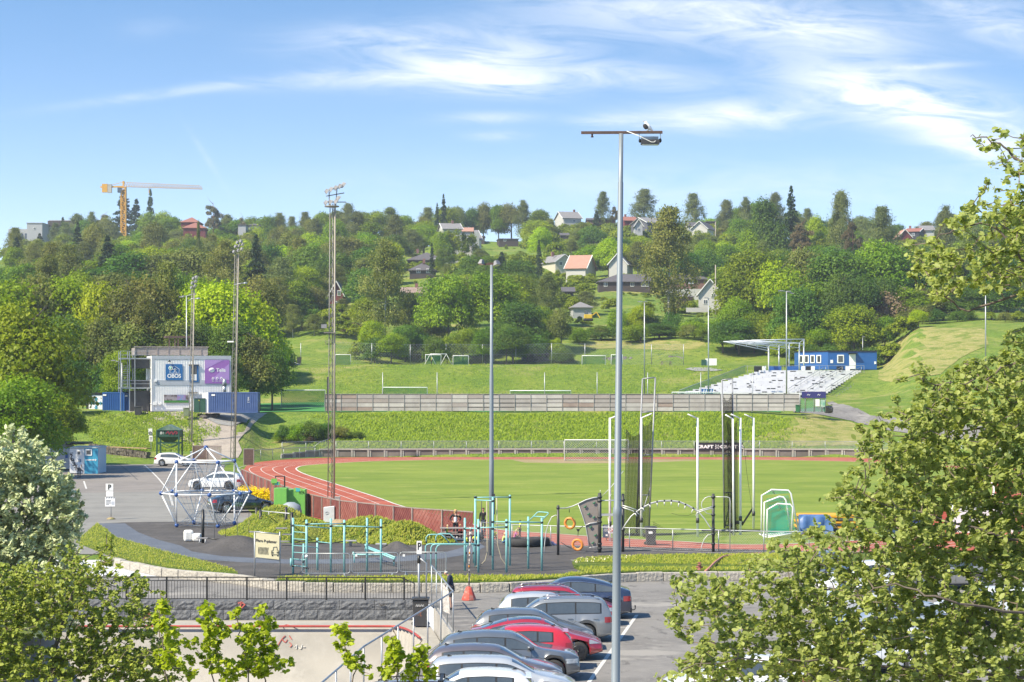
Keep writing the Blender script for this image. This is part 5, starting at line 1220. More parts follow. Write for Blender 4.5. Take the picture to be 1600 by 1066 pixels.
# left continuation lower fence by the corner
pl=crom([PG(392,722),PG(420,719.5),PG(450,717.5),PG(492,715.5)],5)
bs_=pl[0].copy();rt=tg('chain_link_fence','chain link fence with bent rail at the left corner of the track','fence',bs_)
m=MB();m.tube([p-bs_+V3((0,0,1.3))for p in pl],.03,5);m.tube([p-bs_ for p in(PG(488,715.5)+V3((0,0,1.2)),PG(500,715.5)+V3((0,.4,1.9)),PG(512,715)+V3((0,.6,2.2)))],.03,5);m.bd('top_rail',GALV,rt)
for p in pl[::3]:m=MB();m.tube([p-bs_,p-bs_+V3((0,0,1.3))],.03,6);m.bd('fence_post',GALV,rt)
npn([[a-bs_,b-bs_,b-bs_+V3((0,0,1.28)),a-bs_+V3((0,0,1.28))]for a,b in zip(pl,pl[1:])],'wire_mesh',CHAIN2,rt)
# near rail fence along the track, right of the board fence
pl=[PG(px,py)for px,py in((752,845),(800,849.5),(860,851.5),(982,855),(1049,857),(1120,859),(1190,861),(1260,862.5),(1340,864),(1420,865))]
pl=[V3((p.x,p.y-1.0,PZ))for p in pl]
bs_=pl[0];rt=tg('chain_link_fence','low galvanised chain link fence between playground and running track','fence',bs_)
m=MB();m.tube([p-bs_+V3((0,0,1.15))for p in pl],.026,6);m.bd('top_rail',GALV,rt)
allp=[]
for a,b in zip(pl,pl[1:]):allp+=[a,a.lerp(b,.5)]if(b-a).length>3.2 else[a]
for p in allp:m=MB();m.tube([p-bs_,p-bs_+V3((0,0,1.17))],.026,6);m.bd('fence_post',GALV,rt)
npn([[a-bs_,b-bs_,b-bs_+V3((0,0,1.12)),a-bs_+V3((0,0,1.12))]for a,b in zip(pl,pl[1:])],'wire_mesh',msm('near_chain_link',(.42,.45,.46),.14,.009),rt)
# black CRAFT banner
d=249.0;a,b=gx(1086,d),gx(1160.5,d);zc0,zc1=P(0,704.2,d).z,P(0,691.5,d).z
rt=tg('advertising_banner','black banner with white lettering on the far fence, behind the hammer cage','banner',(a,d,zc0))
m=MB();m.box0(0,b-a,-.03,0,0,zc1-zc0);m.bd('banner_board',mat('banner_black',(.018,.015,.022),rough=.5),rt)
for cx in(.26,.76):
 txm('CRAFT',.54,SWH,rt,'banner_lettering',((b-a)*(cx-.055),-.045,(zc1-zc0)*.46),sx=1.25,bold=.022)
 m=MB()
 for ox,oz in((.0,.0),(.17,.1),(.17,-.1),(.34,.18),(.34,-.18),(.42,.0),(.02,.2),(.02,-.2)):m.box(((b-a)*(cx)+.98+ox,-.045,(zc1-zc0)*.47+oz),(.11,.02,.09),0,0,0,.5)
 m.bd('banner_dots',SWH,rt)
# hammer cage
cageposts=[(953,846,653,1),(1002,839,652,1),(1090,839.5,653,-1),(1157,836,653,-1),(1177.5,827,653,-1)]
names=['white cage pole hidden partly by the thick grey light pole','white cage pole in front of the left black net','white cage pole standing alone between the two black nets','white cage pole touching the right black net','outermost right white cage pole']
for(px,yb,yt,s_),nm in zip(cageposts,names):
 p=PG(px,yb);H_=CAMH-(yt-HY)/F*p.y-PZ
 rt=tg('cage_pole',nm,'pole',p,group='white poles of the throwing cage')
 m=MB();m.tube([(0,0,-.05),(0,0,H_)],[.072,.062],10);m.bd('pole',WHITE2,rt)
 m=MB();m.tube([(0,0,H_-.05),(.55*s_*1.1,-.4,H_+.22)],.04,6);m.bd('arm',WHITE2,rt)
 m=MB();m.tube([(0,0,H_*.12),(0,0,H_*.16)],.1,10);m.bd('clamp',DK_,rt)
p=PG(1148,838);rt=tg('cage_pole','thinner white cage pole with broken arm beside the right black net','pole',p+V3((0,.6,0)));H_=P(0,655,p.y).z-PZ
m=MB();m.tube([(0,0,0),(-.05,0,H_)],.06,8);m.tube([(-.05,0,H_),(-.5,0,H_+.25)],.04,6);m.bd('pole',WHITE2,rt)
def gate(label,pxl,pxr,ytop,ybase,lean,netpts,nq):
 p=PG((pxl+pxr)/2,ybase);d=p.y;s=d/F;rt=tg('cage_gate',label,'net gate',p);X_=lambda px:(px-800)*s-p.x;Z_=lambda py:CAMH-(py-HY)*s-PZ
 m=MB()
 a0,a1=(X_(pxl),0,.25),(X_(pxl+lean),0,Z_(ytop+2));b0_,b1=(X_(pxr),.0,.25),(X_(pxr+lean*1.0),0,Z_(ytop))
 m.tube([a0,a1],.05,8);m.tube([b0_,b1],.05,8)
 for t in(0.02,.24,.5,.78,1.0):m.tube([V3(a0).lerp(V3(a1),t),V3(b0_).lerp(V3(b1),t)],.04,6)
 m.tube([V3(a0).lerp(V3(a1),.0),V3(b0_).lerp(V3(b1),.3)],.03,6)
 m.bd('steel_frame',mat('gate_steel',(.30,.31,.33),(.22,.23,.25),rough=.5,metal=.4),rt)
 m=MB();m.tube([(X_(pxl)-1.4,0,.12),(X_(pxr)+1.6,0,.12)],.06,6);m.tube([((X_(pxl)+X_(pxr))/2,-1.4,.12),((X_(pxl)+X_(pxr))/2,1.4,.12)],.06,6);m.bd('base_frame',DK_,rt)
 mb=MB();mb.uv=[]
 # pleated net
 for(pts,folds,amp)in nq:
  (xa,xb_,yt,yb,xab,xbb)=pts
  n=folds*4;rows=10
  o=len(mb.v)
  for j in range(rows+1):
   t=j/rows;y=yt+(yb-yt)*t
   for i in range(n+1):
    u_=i/n;xa_=xa+(xab-xa)*t;xb2=xb_+(xbb-xb_)*t
    sag=math.sin(math.pi*u_)*(1-t)**4*14
    mb.v.append((X_(xa_+(xb2-xa_)*u_),amp*math.sin(u_*folds*2*math.pi+t*1.5),Z_(y+sag)));mb.uv.append((u_*n*.16,t*7.5))
  for j in range(rows):
   for i in range(n):a=o+j*(n+1)+i;mb.f.append((a,a+1,a+n+2,a+n+1));mb.m.append(0);mb.sm.append(True)
 mb.bd('net',NETB2 if True else NETB,rt)
 return rt
gate('tall steel frame of the throwing cage with a draped black net, left one',994,1014,590,838,10,None,[((978,1004,668,842,975,1000),5,.22),((999,1019,652,838,994,1014),3,.05)])
gate('tall steel frame with bundled black net hanging at the right of the throwing cage',1132,1148,592,832,-4,None,[((1128,1144,612,828,1131,1152),6,.25),((1136,1152,655,830,1138,1155),4,.18)])
p=PG(1160,826);rt=tg('net_bundle','black net corner pulled down between the right cage poles','net',p);s=p.y/F;X_=lambda px:(px-800)*s-p.x;Z_=lambda py:CAMH-(py-HY)*s-PZ
m=MB();m.plate([(X_(1176),0,Z_(792)),(X_(1175),0,Z_(799)),(X_(1160),0,Z_(822)),(X_(1158),0,Z_(820))],.03);m.tube([(X_(1140),0,.15),(X_(1150),0,.4),(X_(1160),0,.35)],.12,6);m.tube([(X_(1175),0,Z_(795)),(X_(1167),0,Z_(740)),(X_(1163),0,Z_(700))],.012,4);m.bd('net_corner',BLACK,rt)
p=PG(1070,838);rt=tg('cage_ground_net','thin sagging net hanging low between the cage poles','net',p);s=p.y/F;X_=lambda px:(px-800)*s-p.x;Z_=lambda py:CAMH-(py-HY)*s-PZ
tops=[(X_(x),0,Z_(y))for x,y in((1020,822),(1035,831),(1052,838),(1075,841),(1100,841),(1130,838),(1150,832))]
q=[[(a[0],0,.05),(b[0],0,.05),b,a]for a,b in zip([(t[0],t[1],t[2]+.3)for t in tops],[(t[0],t[1],t[2]+.3)for t in tops][1:])]
npn(q,'net',msm('thin_black_net',(.03,.03,.03),.12,.018,metal=0),rt)
m=MB();m.tube([(X_(1049),0,Z_(802)),(X_(1060),0,Z_(805)),(X_(1075),0,Z_(805.5)),(X_(1090),0,Z_(800))],.012,4);m.bd('slack_rope',BLACK,rt)
# pile of handball goals by the infield edge
p=PG(1222,840);d=p.y;s=d/F
for k,(x0,x1,x2,x3,yt,yb,dy,lab)in enumerate(((1193.5,1209.5,1236,1252,767,832,1.2,'largest white framed goal with turquoise net at the rear of the stacked goals'),(1194,1218,1224,1236,776,840,.0,'middle goal of the stacked white framed goals'),(1196,1212,1232,1234,786,838,-.8,'smallest goal at the front of the stacked white framed goals'))):
 bs_=V3(((1215-800)*s,d+dy,PZ));X_=lambda px:(px-800)*s-bs_.x;Z_=lambda py:CAMH-(py-HY)*s-PZ
 rt=tg('stacked_goal',lab,'goal',bs_,group='goals stacked beside the mats')
 m=MB();q=[V3((X_(x0),0,.05)),V3((X_(x0+.5),0,Z_(yt+9))),V3((X_(x1),0,Z_(yt))),V3((X_(x2),0,Z_(yt+1))),V3((X_(x2+4),0,Z_(yt+6))),V3((X_(x3),.0,.3))]
 m.tube(q,.05,8);qq=[v_+V3((.0,1.1,0))for v_ in q];m.tube([q[0],q[0]+V3((0,1.1,0))],.04,6);m.tube([q[2],q[2]+V3((0.3,.9,-.3))],.04,6);m.tube([q[0],q[-1]],.04,6);m.bd('frame',WHITE2,rt)
 npn([[q[0]+V3((.2,.3,0)),q[-1]+V3((-.1,.3,0)),q[4]+V3((-.1,.3,-.1)),q[1]+V3((.3,.3,-.2))],[q[1]+V3((.1,.25,0)),q[4]+V3((0,.25,0)),q[3]+V3((0,.25,0)),q[2]+V3((0,.25,0))]],'net',NETG2,rt)
# landing mats
YEL=mat('yellow_mat',(.72,.36,.02),(.62,.30,.02),rough=.6,scale=1.5);DKM=mat('dark_mat_side',(.05,.055,.075),(.09,.09,.11),rough=.7)
bs_=PG(1290,834)+V3((0,1.0,0));d=bs_.y;s=d/F;X_=lambda px:(px-800)*s-bs_.x;Z_=lambda py:CAMH-(py-HY)*s-PZ
for k,(x0,x1,y0,y1,lab)in enumerate(((1252,1335,805,814,'topmost yellow landing mat of the pile by the infield'),(1248,1338,815,822,'second yellow landing mat, directly under the top one'),(1248,1345,823,830,'lowest yellow landing mat of the pile'))):
 rt=tg('landing_mat',lab,'landing mat',bs_+V3((0,k*.05,0)),group='landing mats piled by the infield')
 zt1,zb1=Z_(y0),Z_(y1)
 m=MB();m.box0(X_(x0),X_(x1),0,2.2,(zt1+zb1)/2,zt1);m.bd('yellow_cover',YEL,rt,bevel=.03);m=MB();m.box0(X_(x0)+.05,X_(x1)-.08,.02,2.15,zb1+.02,(zt1+zb1)/2-.003);m.bd('dark_side',DKM,rt)
rt=tg('tarpaulin','crumpled blue tarpaulin over a crate in front of the yellow mats','tarpaulin',bs_+V3((-.6,-.9,0)))
random.seed(31);n1,n2=14,8;vs=[];fs=[]
for j in range(n2+1):
 for i in range(n1+1):
  u_,v_=i/n1,j/n2;edge=min(u_,1-u_)*8;vs.append((-1.0+2.0*u_,-.5*(1-v_)+random.uniform(-.03,.03)-(.1*math.sin(u_*14)if v_<.3 else 0),min(1.15,v_*2.4*1.15)*min(1,.8+edge*.2)+random.uniform(-.03,.03)))
for j in range(n2):
 for i in range(n1):a=j*(n1+1)+i;fs.append((a,a+1,a+n1+2,a+n1+1))
m=MB();m.add(vs,fs,smo=True);m.box0(-.9,.9,-.02,1.0,0,1.1);m.bd('cloth',mat('blue_tarpaulin',(.04,.11,.30),(.08,.16,.34),rough=.45,scale=3),rt)
rt=tg('tarpaulin','dark blue folded cover lying right of the mats behind the tree','tarpaulin',bs_+V3((5.2,-.7,0)))
m=MB();m.box0(-1.3,1.2,-.3,1.0,0,.85);m.box0(-.9,.6,-.4,.9,.85,1.05);m.bd('cloth',mat('navy_cover',(.02,.05,.16),(.05,.09,.2),rough=.5,scale=2),rt,bevel=.08)
rt=tg('white_tent','white covered equipment box seen through the right tree','cover',bs_+V3((9.5,0,0)))
m=MB();m.add([(-1.8,0,0),(2.4,0,0),(2.4,2.5,0),(-1.8,2.5,0),(-1.6,0,1.5),(2.2,0,1.5),(2.2,2.5,1.7),(-1.6,2.5,1.7)],[(0,1,5,4),(1,2,6,5),(2,3,7,6),(3,0,4,7),(4,5,6,7)]);m.bd('white_cover',mat('white_canvas',(.72,.73,.76),(.62,.63,.66)),rt,bevel=.05)
m=MB();m.box0(-2.6,-1.75,-.1,.8,0,1.3);m.bd('red_panel',mat('red_panel',(.45,.10,.07)),rt)
# hurdles and clutter at the far right of the track
bs_=PG(1383,724);rt=tg('hurdle_stack','dark stack of hurdles on the far side of the running track','hurdles',bs_);m=MB();random.seed(9)
for k in range(16): 
 x=-1.7+k*.23;m.bar((x,0,0),(x,0,.75),.05);m.bar((x-.1,-.2,.72),(x+.25,-.2,.72),.08)
m.bd('frames',DK_,rt);m=MB()
for k in range(8):m.box((-1.6+k*.46,-.25,.66),(.22,.03,.09))
m.bd('white_bars',SWH,rt)
STW=mat('white_seat_plastic',(.68,.68,.70),(.58,.58,.60),rough=.5,scale=.8);STG=mat('stand_steel',(.34,.36,.38),(.25,.27,.29),rough=.5,metal=.4)
dF,dB=336.0,362.0;zF,zB=P(0,614,dF).z-.4,P(0,580,dB).z-.3
bs_=V3((gx(1180,dF),dF,zF-1.2));rt=tg('grandstand','open air grandstand with rows of white bench seats','grandstand',bs_)
NR=15
random.seed(17);holes=MB();struct_=MB()
for k in range(NR):
 t=k/(NR-1);d=dF+(dB-dF)*t;z=zF+(zB-zF)*t;xa=gx(1058+(1186-1058)*t**.85,d);xb_=gx(1290+(1345-1290)*t,d)
 m=MB(); 
 x=xa
 while x<xb_:
  e=min(x+random.uniform(3.2,5.6),xb_)
  m.box0(x-bs_.x,e-bs_.x-.06,d-bs_.y-.28,d-bs_.y+.28,z-bs_.z+.08,z-bs_.z+.44)
  struct_.box0(x-bs_.x,e-bs_.x-.06,d-bs_.y-.20,d-bs_.y-.16,z-bs_.z+.0,z-bs_.z+.34)
  x=e
 m.bd('seat_row',STW,rt)
 for _ in range(4):hx=random.uniform(xa,xb_-1);holes.box0(hx-bs_.x,hx-bs_.x+random.uniform(.35,.8),d-bs_.y-.33,d-bs_.y-.305,z-bs_.z+.08,z-bs_.z+.34)
 struct_.box0(xa-bs_.x,xb_-bs_.x,d-bs_.y+.3,d-bs_.y+1.5,z-bs_.z-.05,z-bs_.z+.0)
holes.bd('gaps_between_seats',BLACK,rt)
for t in np.linspace(0,1,9):
 for k in range(0,NR,2):
  d=dF+(dB-dF)*k/(NR-1);z=zF+(zB-zF)*k/(NR-1);xa=gx(1058+(1186-1058)*(k/(NR-1))**.85,d);xb_=gx(1290+(1345-1290)*k/(NR-1),d);x=xa+(xb_-xa)*t
  struct_.bar((x-bs_.x,d-bs_.y,gdz(x,d)-bs_.z-.3),(x-bs_.x,d-bs_.y,z-bs_.z),.12)
struct_.bd('support_frame',STG,rt)
# right side: steel steps and handrails
m=MB()
for(xa,xb_)in((1290,1346),(1262,1316),(1232,1290)):
 pts=[]
 for t in np.linspace(0,1,7):
  d=dF+(dB-dF)*t-.4;pts.append(V3((gx(xa+(xb_-xa)*t,d),d,zF+(zB-zF)*t+1.1))-bs_)
 m.tube(pts,.045,5);m.tube([p-V3((0,0,.45))for p in pts],.03,5)
 for p in pts:m.tube([p,p-V3((0,0,1.3))],.04,5)
m.bd('handrails',STG,rt)
m=MB()
for t in np.linspace(0,1,13):
 d=dF+(dB-dF)*t;x=gx(1294+(1347-1294)*t,d);z=zF+(zB-zF)*t;m.box((x-bs_.x+.7,d-bs_.y,z-bs_.z-.3),(1.6,1.0,.1));m.bar((x-bs_.x+1.4,d-bs_.y,gdz(x,d)-bs_.z-.2),(x-bs_.x+1.4,d-bs_.y,z-bs_.z),.1)
m.bd('side_steps',mat('step_grating',(.16,.17,.16),(.24,.25,.25),metal=.3),rt)
# back barrier with blue and black panels
d=364.0;zb_=P(0,580,d).z
m=MB();m.bar((gx(1165,d)-bs_.x,d-bs_.y,zb_+.9-bs_.z),(gx(1350,d)-bs_.x,d-bs_.y,zb_+1.0-bs_.z),.06)
for px in range(1168,1352,14):m.bar((gx(px,d)-bs_.x,d-bs_.y,zb_-.5-bs_.z),(gx(px,d)-bs_.x,d-bs_.y,zb_+1-bs_.z),.07)
m.bd('rear_railing',STG,rt)
for i,(a,b,mm_)in enumerate(((1191,1197,SWH),(1201,1221,CBLUE),(1228,1247,CBLUE),(1252,1258,SWH),(1259,1267,BLACK),(1267,1273,SWH),(1307,1318,BLACK),(1321,1328,SWH),(1178,1190,BLACK))):
 m=MB();m.box0(gx(a,d)-bs_.x,gx(b,d)-bs_.x,d-bs_.y-.08,d-bs_.y-.04,zb_-.15-bs_.z,zb_+.85-bs_.z);m.bd('rear_panel',mm_,rt)
# left side sloping mesh fence of the stand
pA,pB=V3((gx(1060,dF),dF-1,zF-.3)),V3((gx(1165,dB),dB,zB+.0))
npn([[pA-bs_,pB-bs_,pB-bs_+V3((0,0,1.3)),pA-bs_+V3((0,0,1.1))]],'side_mesh',NETGF,rt);m=MB();m.tube([pA-bs_+V3((0,0,1.1)),pB-bs_+V3((0,0,1.3))],.04,5);m.bd('side_rail',GALV,rt)
# canopy frame
rt=tg('canopy_frame','bare white steel canopy frame without roof above the grandstand','canopy',V3((gx(1200,366),366,zB)))
b_=V3((gx(1200,366),366,zB));m=MB();cols_=MB()
ends=[(1131,534.0,352),(1141,533.2,355),(1152,532.6,358),(1163,532.2,361),(1174,531.8,364)]
roots_=[(1201,556,364),(1217,555,366),(1233,553,368),(1249,552,370),(1256,546,373)]
m2=MB()
for(x0,y0,d0),(x1,y1,d1)in zip(ends,roots_):
 a=P(x0,y0,d0)-b_;c=P(x1,y1-16,d1)-b_;e=P(x1,y1-8,d1)-b_
 m.tube([a,c],.08,6);m.tube([a,e],.07,6)
 for t in(.25,.5,.75):m.tube([a.lerp(c,t),a.lerp(e,t)],.04,5)
 cols_.tube([c,V3((c.x,c.y,gdz(c.x+b_.x,c.y+b_.y)-b_.z))],.12,8)
for t in(0,.5,1.0):
 m.tube([(P(x0,y0,d0)-b_).lerp(P(x1,y1-16,d1)-b_,t)for(x0,y0,d0),(x1,y1,d1)in zip(ends,roots_)],.06,6)
m.bd('roof_trusses',WHITE2,rt);cols_.bd('columns',WHITE2,rt)
# blue site cabin
CABB=mat('blue_cabin_cladding',(.01,.085,.30),(.014,.10,.34),rough=.5,stretch=(.2,.2,8),scale=1); 
d=388.0;zc=P(0,577.5,d).z;bs_=V3((gx(1294,d),d,zc));rt=tg('site_cabin','long blue cabin with white framed windows behind the grandstand','cabin',bs_);s=d/F
X_=lambda px:(px-800)*s-bs_.x;Z_=lambda py:CAMH-(py-HY)*s-zc
m=MB();hgt=Z_(549.5);m.box0(0,X_(1370),0,6,0,hgt);m.bd('wall',CABB,rt)
m=MB();m.box0(-.1,X_(1370)+.1,-.15,6.1,hgt,hgt+.2);m.bd('roof',BLACK,rt)
for(a,b,y0,y1,nm)in((1308,1318.6,554.5,567.5,'window'),):
 m=MB();m.box0(X_(a),X_(b),-.06,0,Z_(y1),Z_(y0));wo=m.bd(nm,SWH,rt);m=MB();m.box0(X_(a)+.2,X_(b)-.2,-.09,-.062,Z_(y1)+.2,Z_(y0)-.2);m.bd('pane',GLASS,wo)
m=MB();m.box0(X_(1327),X_(1337),-.06,0,.1,Z_(553.5));m.bd('door',SWH,rt);m=MB();m.box0(X_(1325),X_(1339),-.9,0,Z_(552.5),Z_(551.5));m.bd('door_canopy',BLACK,rt)
m=MB();m.box0(X_(1297.5),X_(1301.5),-.05,0,Z_(567.5),Z_(562.5));m.bd('notice',SWH,rt);m=MB();m.box0(X_(1366),X_(1369),-.05,0,Z_(569),Z_(565));m.bd('notice',SWH,rt)
wing=V3((X_(1250),4.5,0)); 
m=MB();q=[(0,0),(0,6.0),(X_(1252),10.0),(X_(1252),2.5)];m.prism([(-.02,0.02),(-.02,5.9),(X_(1252),9.5),(X_(1252),3.6)],0,hgt-.02);m.bd('side_wing',CABB,rt)
m=MB();m.prism([(.05,-.14),(.05,5.9),(X_(1251),9.6),(X_(1251),3.4)],hgt+.003,hgt+.18);m.bd('wing_roof',BLACK,rt)
a0,a1=V3((0,0,0)),V3((X_(1252),3.6,0))
for px in(1255.5,1263.5,1272,1281):
 t=(1294-px)/(1294-1252);c=a0.lerp(a1,t);an=math.atan2(a1.y,a1.x);m=MB();m.box(c+V3((-.03,-.05,Z_(561)+.0)),(.95,.08,1.5),an);wo=m.bd('window',SWH,rt);m=MB();m.box(c+V3((-.05,-.10,Z_(561))),(.6,.06,1.15),an);m.bd('pane',GLASS,wo)
# kiosk gate with blue banner at the right end of the grey wall
d=271.5;bs_=V3((gx(1249,d),d,zbot-.1));rt=tg('entrance_gate','mesh gate with dark blue banner and notices at the right end of the grey wall','gate',bs_);s=d/F;X_=lambda px:(px-800)*s-bs_.x;Z_=lambda py:CAMH-(py-HY)*s-bs_.z
m=MB()
for px in(1250,1258,1272,1284,1290):m.tube([(X_(px),0,0),(X_(px),0,Z_(611))],.05,6)
m.tube([(X_(1250),0,Z_(622)),(X_(1290),0,Z_(622))],.04,6);m.bd('posts',GALV,rt)
m=MB();m.box0(X_(1252.5),X_(1290),-.12,-.06,Z_(622),Z_(612));m.bd('blue_banner',mat('navy_purple_banner',(.03,.03,.15),(.30,.03,.10),rough=.5,scale=.7,contrast=(.55,.6)),rt)
m=MB();[m.tube([(X_(a),-.14,Z_(618)),(X_(a+1.5),-.14,Z_(616)),(X_(a+3),-.14,Z_(618)),(X_(a+4.5),-.14,Z_(616.5))],.04,4)for a in(1261,1277)];m.bd('pale_script_marks',SWH,rt)
m=MB();m.box0(X_(1274),X_(1280.5),-.1,-.05,Z_(635),Z_(624));m.bd('white_notice',SWH,rt);m=MB();m.box0(X_(1282),X_(1289),-.1,-.05,Z_(636),Z_(625));m.bd('green_notice',mat('green_notice',(.10,.35,.22),(.5,.55,.5),scale=2),rt)
npn([[(X_(1250),.05,.05),(X_(1290),.05,.05),(X_(1290),.05,Z_(622)),(X_(1250),.05,Z_(622))]],'wire_mesh',NETGF,rt)
whl('green wheeled bin beside the entrance gate at the end of the grey wall',(gx(1246.5,270.5),270.5,zbot-.15),1.0,.55,mat('bin_green',(.03,.16,.06)))
bld('pale boulder heap right of the entrance gate',(gx(1295,272),272.5,zbot-.2),(1.2,1.2,.95),ROCK,50)
# blue white team shelters by the stand
d=330;bs_=V3((gx(1096,d),d,P(0,618,d).z));rt=tg('advertising_board','small blue and white board at the left foot of the grandstand','board',bs_);m=MB();m.box0(0,gx(1115,d)-gx(1096,d),0,.08,.2,1.05);m.bd('board',CBLUE,rt);m=MB()
for k in range(5):m.plate([(.25+k*.38,-.03,.3),(.38+k*.38,-.03,.3),(.48+k*.38,-.03,.95),(.36+k*.38,-.03,.95)],.02)
m.bd('white_marks',SWH,rt)
# picnic tables on the terrace and hill
def picnic(label,p,rz=0,w_=2.0,group=None):
 rt=tg('picnic_table',label,'picnic table',p,rz,group)
 m=MB();m.box((0,0,.76),(w_,.8,.06));m.bd('table_top',WOOD,rt,bevel=.01)
 for s_ in(-1,1):
  m=MB();m.box((0,s_*.72,.45),(w_,.28,.05));m.bd('bench',WOOD,rt,bevel=.01)
  m=MB()
  for sx in(-1,1):m.bar((sx*w_*.36,s_*.2,.73),(sx*w_*.36,s_*.62,0),.09)
  m.bd('leg',WOOD,rt)
 m=MB()
 for sx in(-1,1):m.bar((sx*w_*.36,-.8,.4),(sx*w_*.36,.8,.4),.08)
 m.bd('crossbar',WOOD,rt)
picnic('weathered picnic table on the terrace below the rock ledge',og(1041,408)+V3((0,0,.05)),.2,2.4)
picnic('pale picnic table on the grassy hill left of the bushes',T(514,538),.1,2.0)
for lab,px,d,m_ in(('dark litter bin beside the path on the upper terrace',467.5,423,DK_),('black electricity box on the lawn beside the white hatchback',262,232,DK_)):
 if 'litter' in lab:whl(lab,og(px,d),1.5,.9,m_)
p=og(1104,412);rt=tg('utility_box','pale utility box with dark green bin on the terrace edge','box',p);m=MB();m.box((.9,0,.7),(2.2,1,1.4));m.bd('box',CLAD,rt);m=MB();m.box((-.6,-.3,.6),(.9,.8,1.2));m.bd('bin',DGREEN,rt)
def climbing_net():
 c=V3(((321.5-800)/F*132.3,132.3,PZ));rt=tg('climbing_net','white tube climbing polyhedron with blue balls and rope net','climbing frame',c)
 ROPE=mat('grey_blue_rope',(.20,.26,.34),(.15,.20,.27),rough=.8)
 def ring(n,r_,th,z):return[V3((r_*math.cos(th+i*2*math.pi/n),r_*math.sin(th+i*2*math.pi/n),z))for i in range(n)]
 bot=ring(4,1.98,R(31),.14);mid=ring(8,2.83,R(13),2.15);top4=ring(4,1.98,R(31),4.15);apex=V3((0,0,5.05))
 tubes=[]
 for i in range(8):tubes.append((mid[i],mid[(i+1)%8]))
 for i in range(4):
  tubes.append((top4[i],top4[(i+1)%4]));tubes.append((top4[i],apex))
  k=sorted(range(8),key=lambda j:(mid[j].xy-bot[i].xy).length)[:2]
  k2=sorted(range(8),key=lambda j:(mid[j].xy-top4[i].xy).length)[:2]
  for j in k:tubes.append((bot[i],mid[j]))
  for j in k2:tubes.append((top4[i],mid[j]))
  k3=sorted(range(8),key=lambda j:(mid[j].xy-bot[i].xy).length)[2:4]
 for a,b in tubes:m=MB();m.tube([a,b],.045,8);m.bd('frame_tube',WHITE2,rt)
 for p in bot+mid+top4+[apex]:m=MB();m.ball(p,.135,0,14);m.bd('node_ball',BLUEB,rt)
 # inner rope lattice
 m=MB();inner_=ring(8,1.15,R(35),2.15);hi=ring(4,.75,R(31),3.5);lo=ring(4,.75,R(31),.95)
 for i in range(8):
  m.tube([mid[i],inner_[i]],.014,4);m.tube([mid[i],inner_[(i+1)%8]],.014,4);m.tube([inner_[i],inner_[(i+1)%8]],.014,4)
  for t in(.33,.66):m.tube([mid[i].lerp(inner_[i],t),mid[(i+1)%8].lerp(inner_[(i+1)%8],t)],.011,4)
  for q in(hi,lo):
   j=min(range(4),key=lambda j:(q[j]-inner_[i]).length);m.tube([inner_[i],q[j]],.013,4);m.tube([inner_[i],q[(j+1)%4]],.011,4)
 for i in range(4):
  for q,t_ in((hi,top4),(lo,bot)):
   m.tube([q[i],t_[i]],.014,4);m.tube([q[i],q[(i+1)%4]],.014,4);m.tube([t_[i],t_[(i+1)%4]],.014,4)
   e0,e1=t_[i],t_[(i+1)%4];f0,f1=q[i],q[(i+1)%4]
   for t in(.25,.5,.75):m.tube([e0.lerp(e1,t),f0.lerp(f1,t)],.011,4);m.tube([e0.lerp(f0,t),e1.lerp(f1,t)],.011,4)
 for i in range(4):
  a,b=mid[2*i],mid[(2*i+1)%8];tcn=min(top4,key=lambda p:(p-(a+b)/2).length);bcn=min(bot,key=lambda p:(p-(a+b)/2).length)
  for t in(.2,.4,.6,.8):
   for cn in(tcn,bcn):m.tube([a.lerp(cn,t),b.lerp(cn,t)],.011,4);m.tube([a.lerp(b,t),cn],.011,4)
 m.bd('rope_net',ROPE,rt)
climbing_net()
class Kit:
 def __init__(s,name,label,cat,px,py):s.bs_=PG(px,py);s.rt=tg(name,label,cat,s.bs_)
 def W(s,px,py,d):return P(px,py,d)-s.bs_
 def post(s,px,yt,yb,r,m_,cap=True,nm='post'):
  p=PG(px,yb);H_=CAMH-(yt-HY)/F*p.y-PZ;o=p-s.bs_;m=MB();m.tube([o+V3((0,0,-.05)),o+V3((0,0,H_))],r,12);m.ball(o+V3((0,0,H_)),r,0,10,(1,1,.5));m.bd(nm,m_,s.rt);return p.y
 def bars(s,lst,r,m_,nm,n=8):
  m=MB()
  for pl in lst:m.tube([s.W(*q)for q in pl],r,n)
  return m.bd(nm,m_,s.rt)
 def clamps(s,lst,r,m_=None,nm='clamps'):
  m=MB()
  for(px,py,d)in lst:q=s.W(px,py,d);m.tube([q-V3((0,0,.05)),q+V3((0,0,.05))],r,10)
  return m.bd(nm,m_ or TEALJ,s.rt)
yd=lambda yb:(CAMH-PZ)*F/(yb-HY)
k=Kit('workout_frame','turquoise workout frame with ladder and pull-up bars behind the cream banner','workout frame',520,893)
PT=[(458,810,896.3),(479,812.8,899),(496,841,891.4),(517,811,895),(538,813,896.5),(573.6,810,893),(595.3,812,895.8),(454.6,873,884.5),(474.3,850,888)]
D=[k.post(a,b,c,.055 if i not in(7,8)else.045,TEAL)for i,(a,b,c)in enumerate(PT)]
k.bars([[(458,y,D[0]),(479,y+1.4,D[1])]for y in(820.5,831,842,852.5,863,873.5,884)],.02,TEAL,'ladder_rung')
k.bars([[(458,821,D[0]),(517,825.5,D[3])]],.025,TEAL,'pull_up_bar');k.bars([[(479,819,D[1]),(538,818.5,D[4])]],.03,TEAL,'pull_up_bar')
k.bars([[(517,822,D[3]),(573.6,823,D[5])],[(538,822,D[4]),(595.3,824,D[6])]],.03,TEAL,'overhead_rail');k.bars([[(517+t*56,822+t,D[3]+(D[5]-D[3])*t),(538+t*57,822+2*t,D[4]+(D[6]-D[4])*t)]for t in np.linspace(.05,.95,8)],.018,TEAL,'overhead_rung')
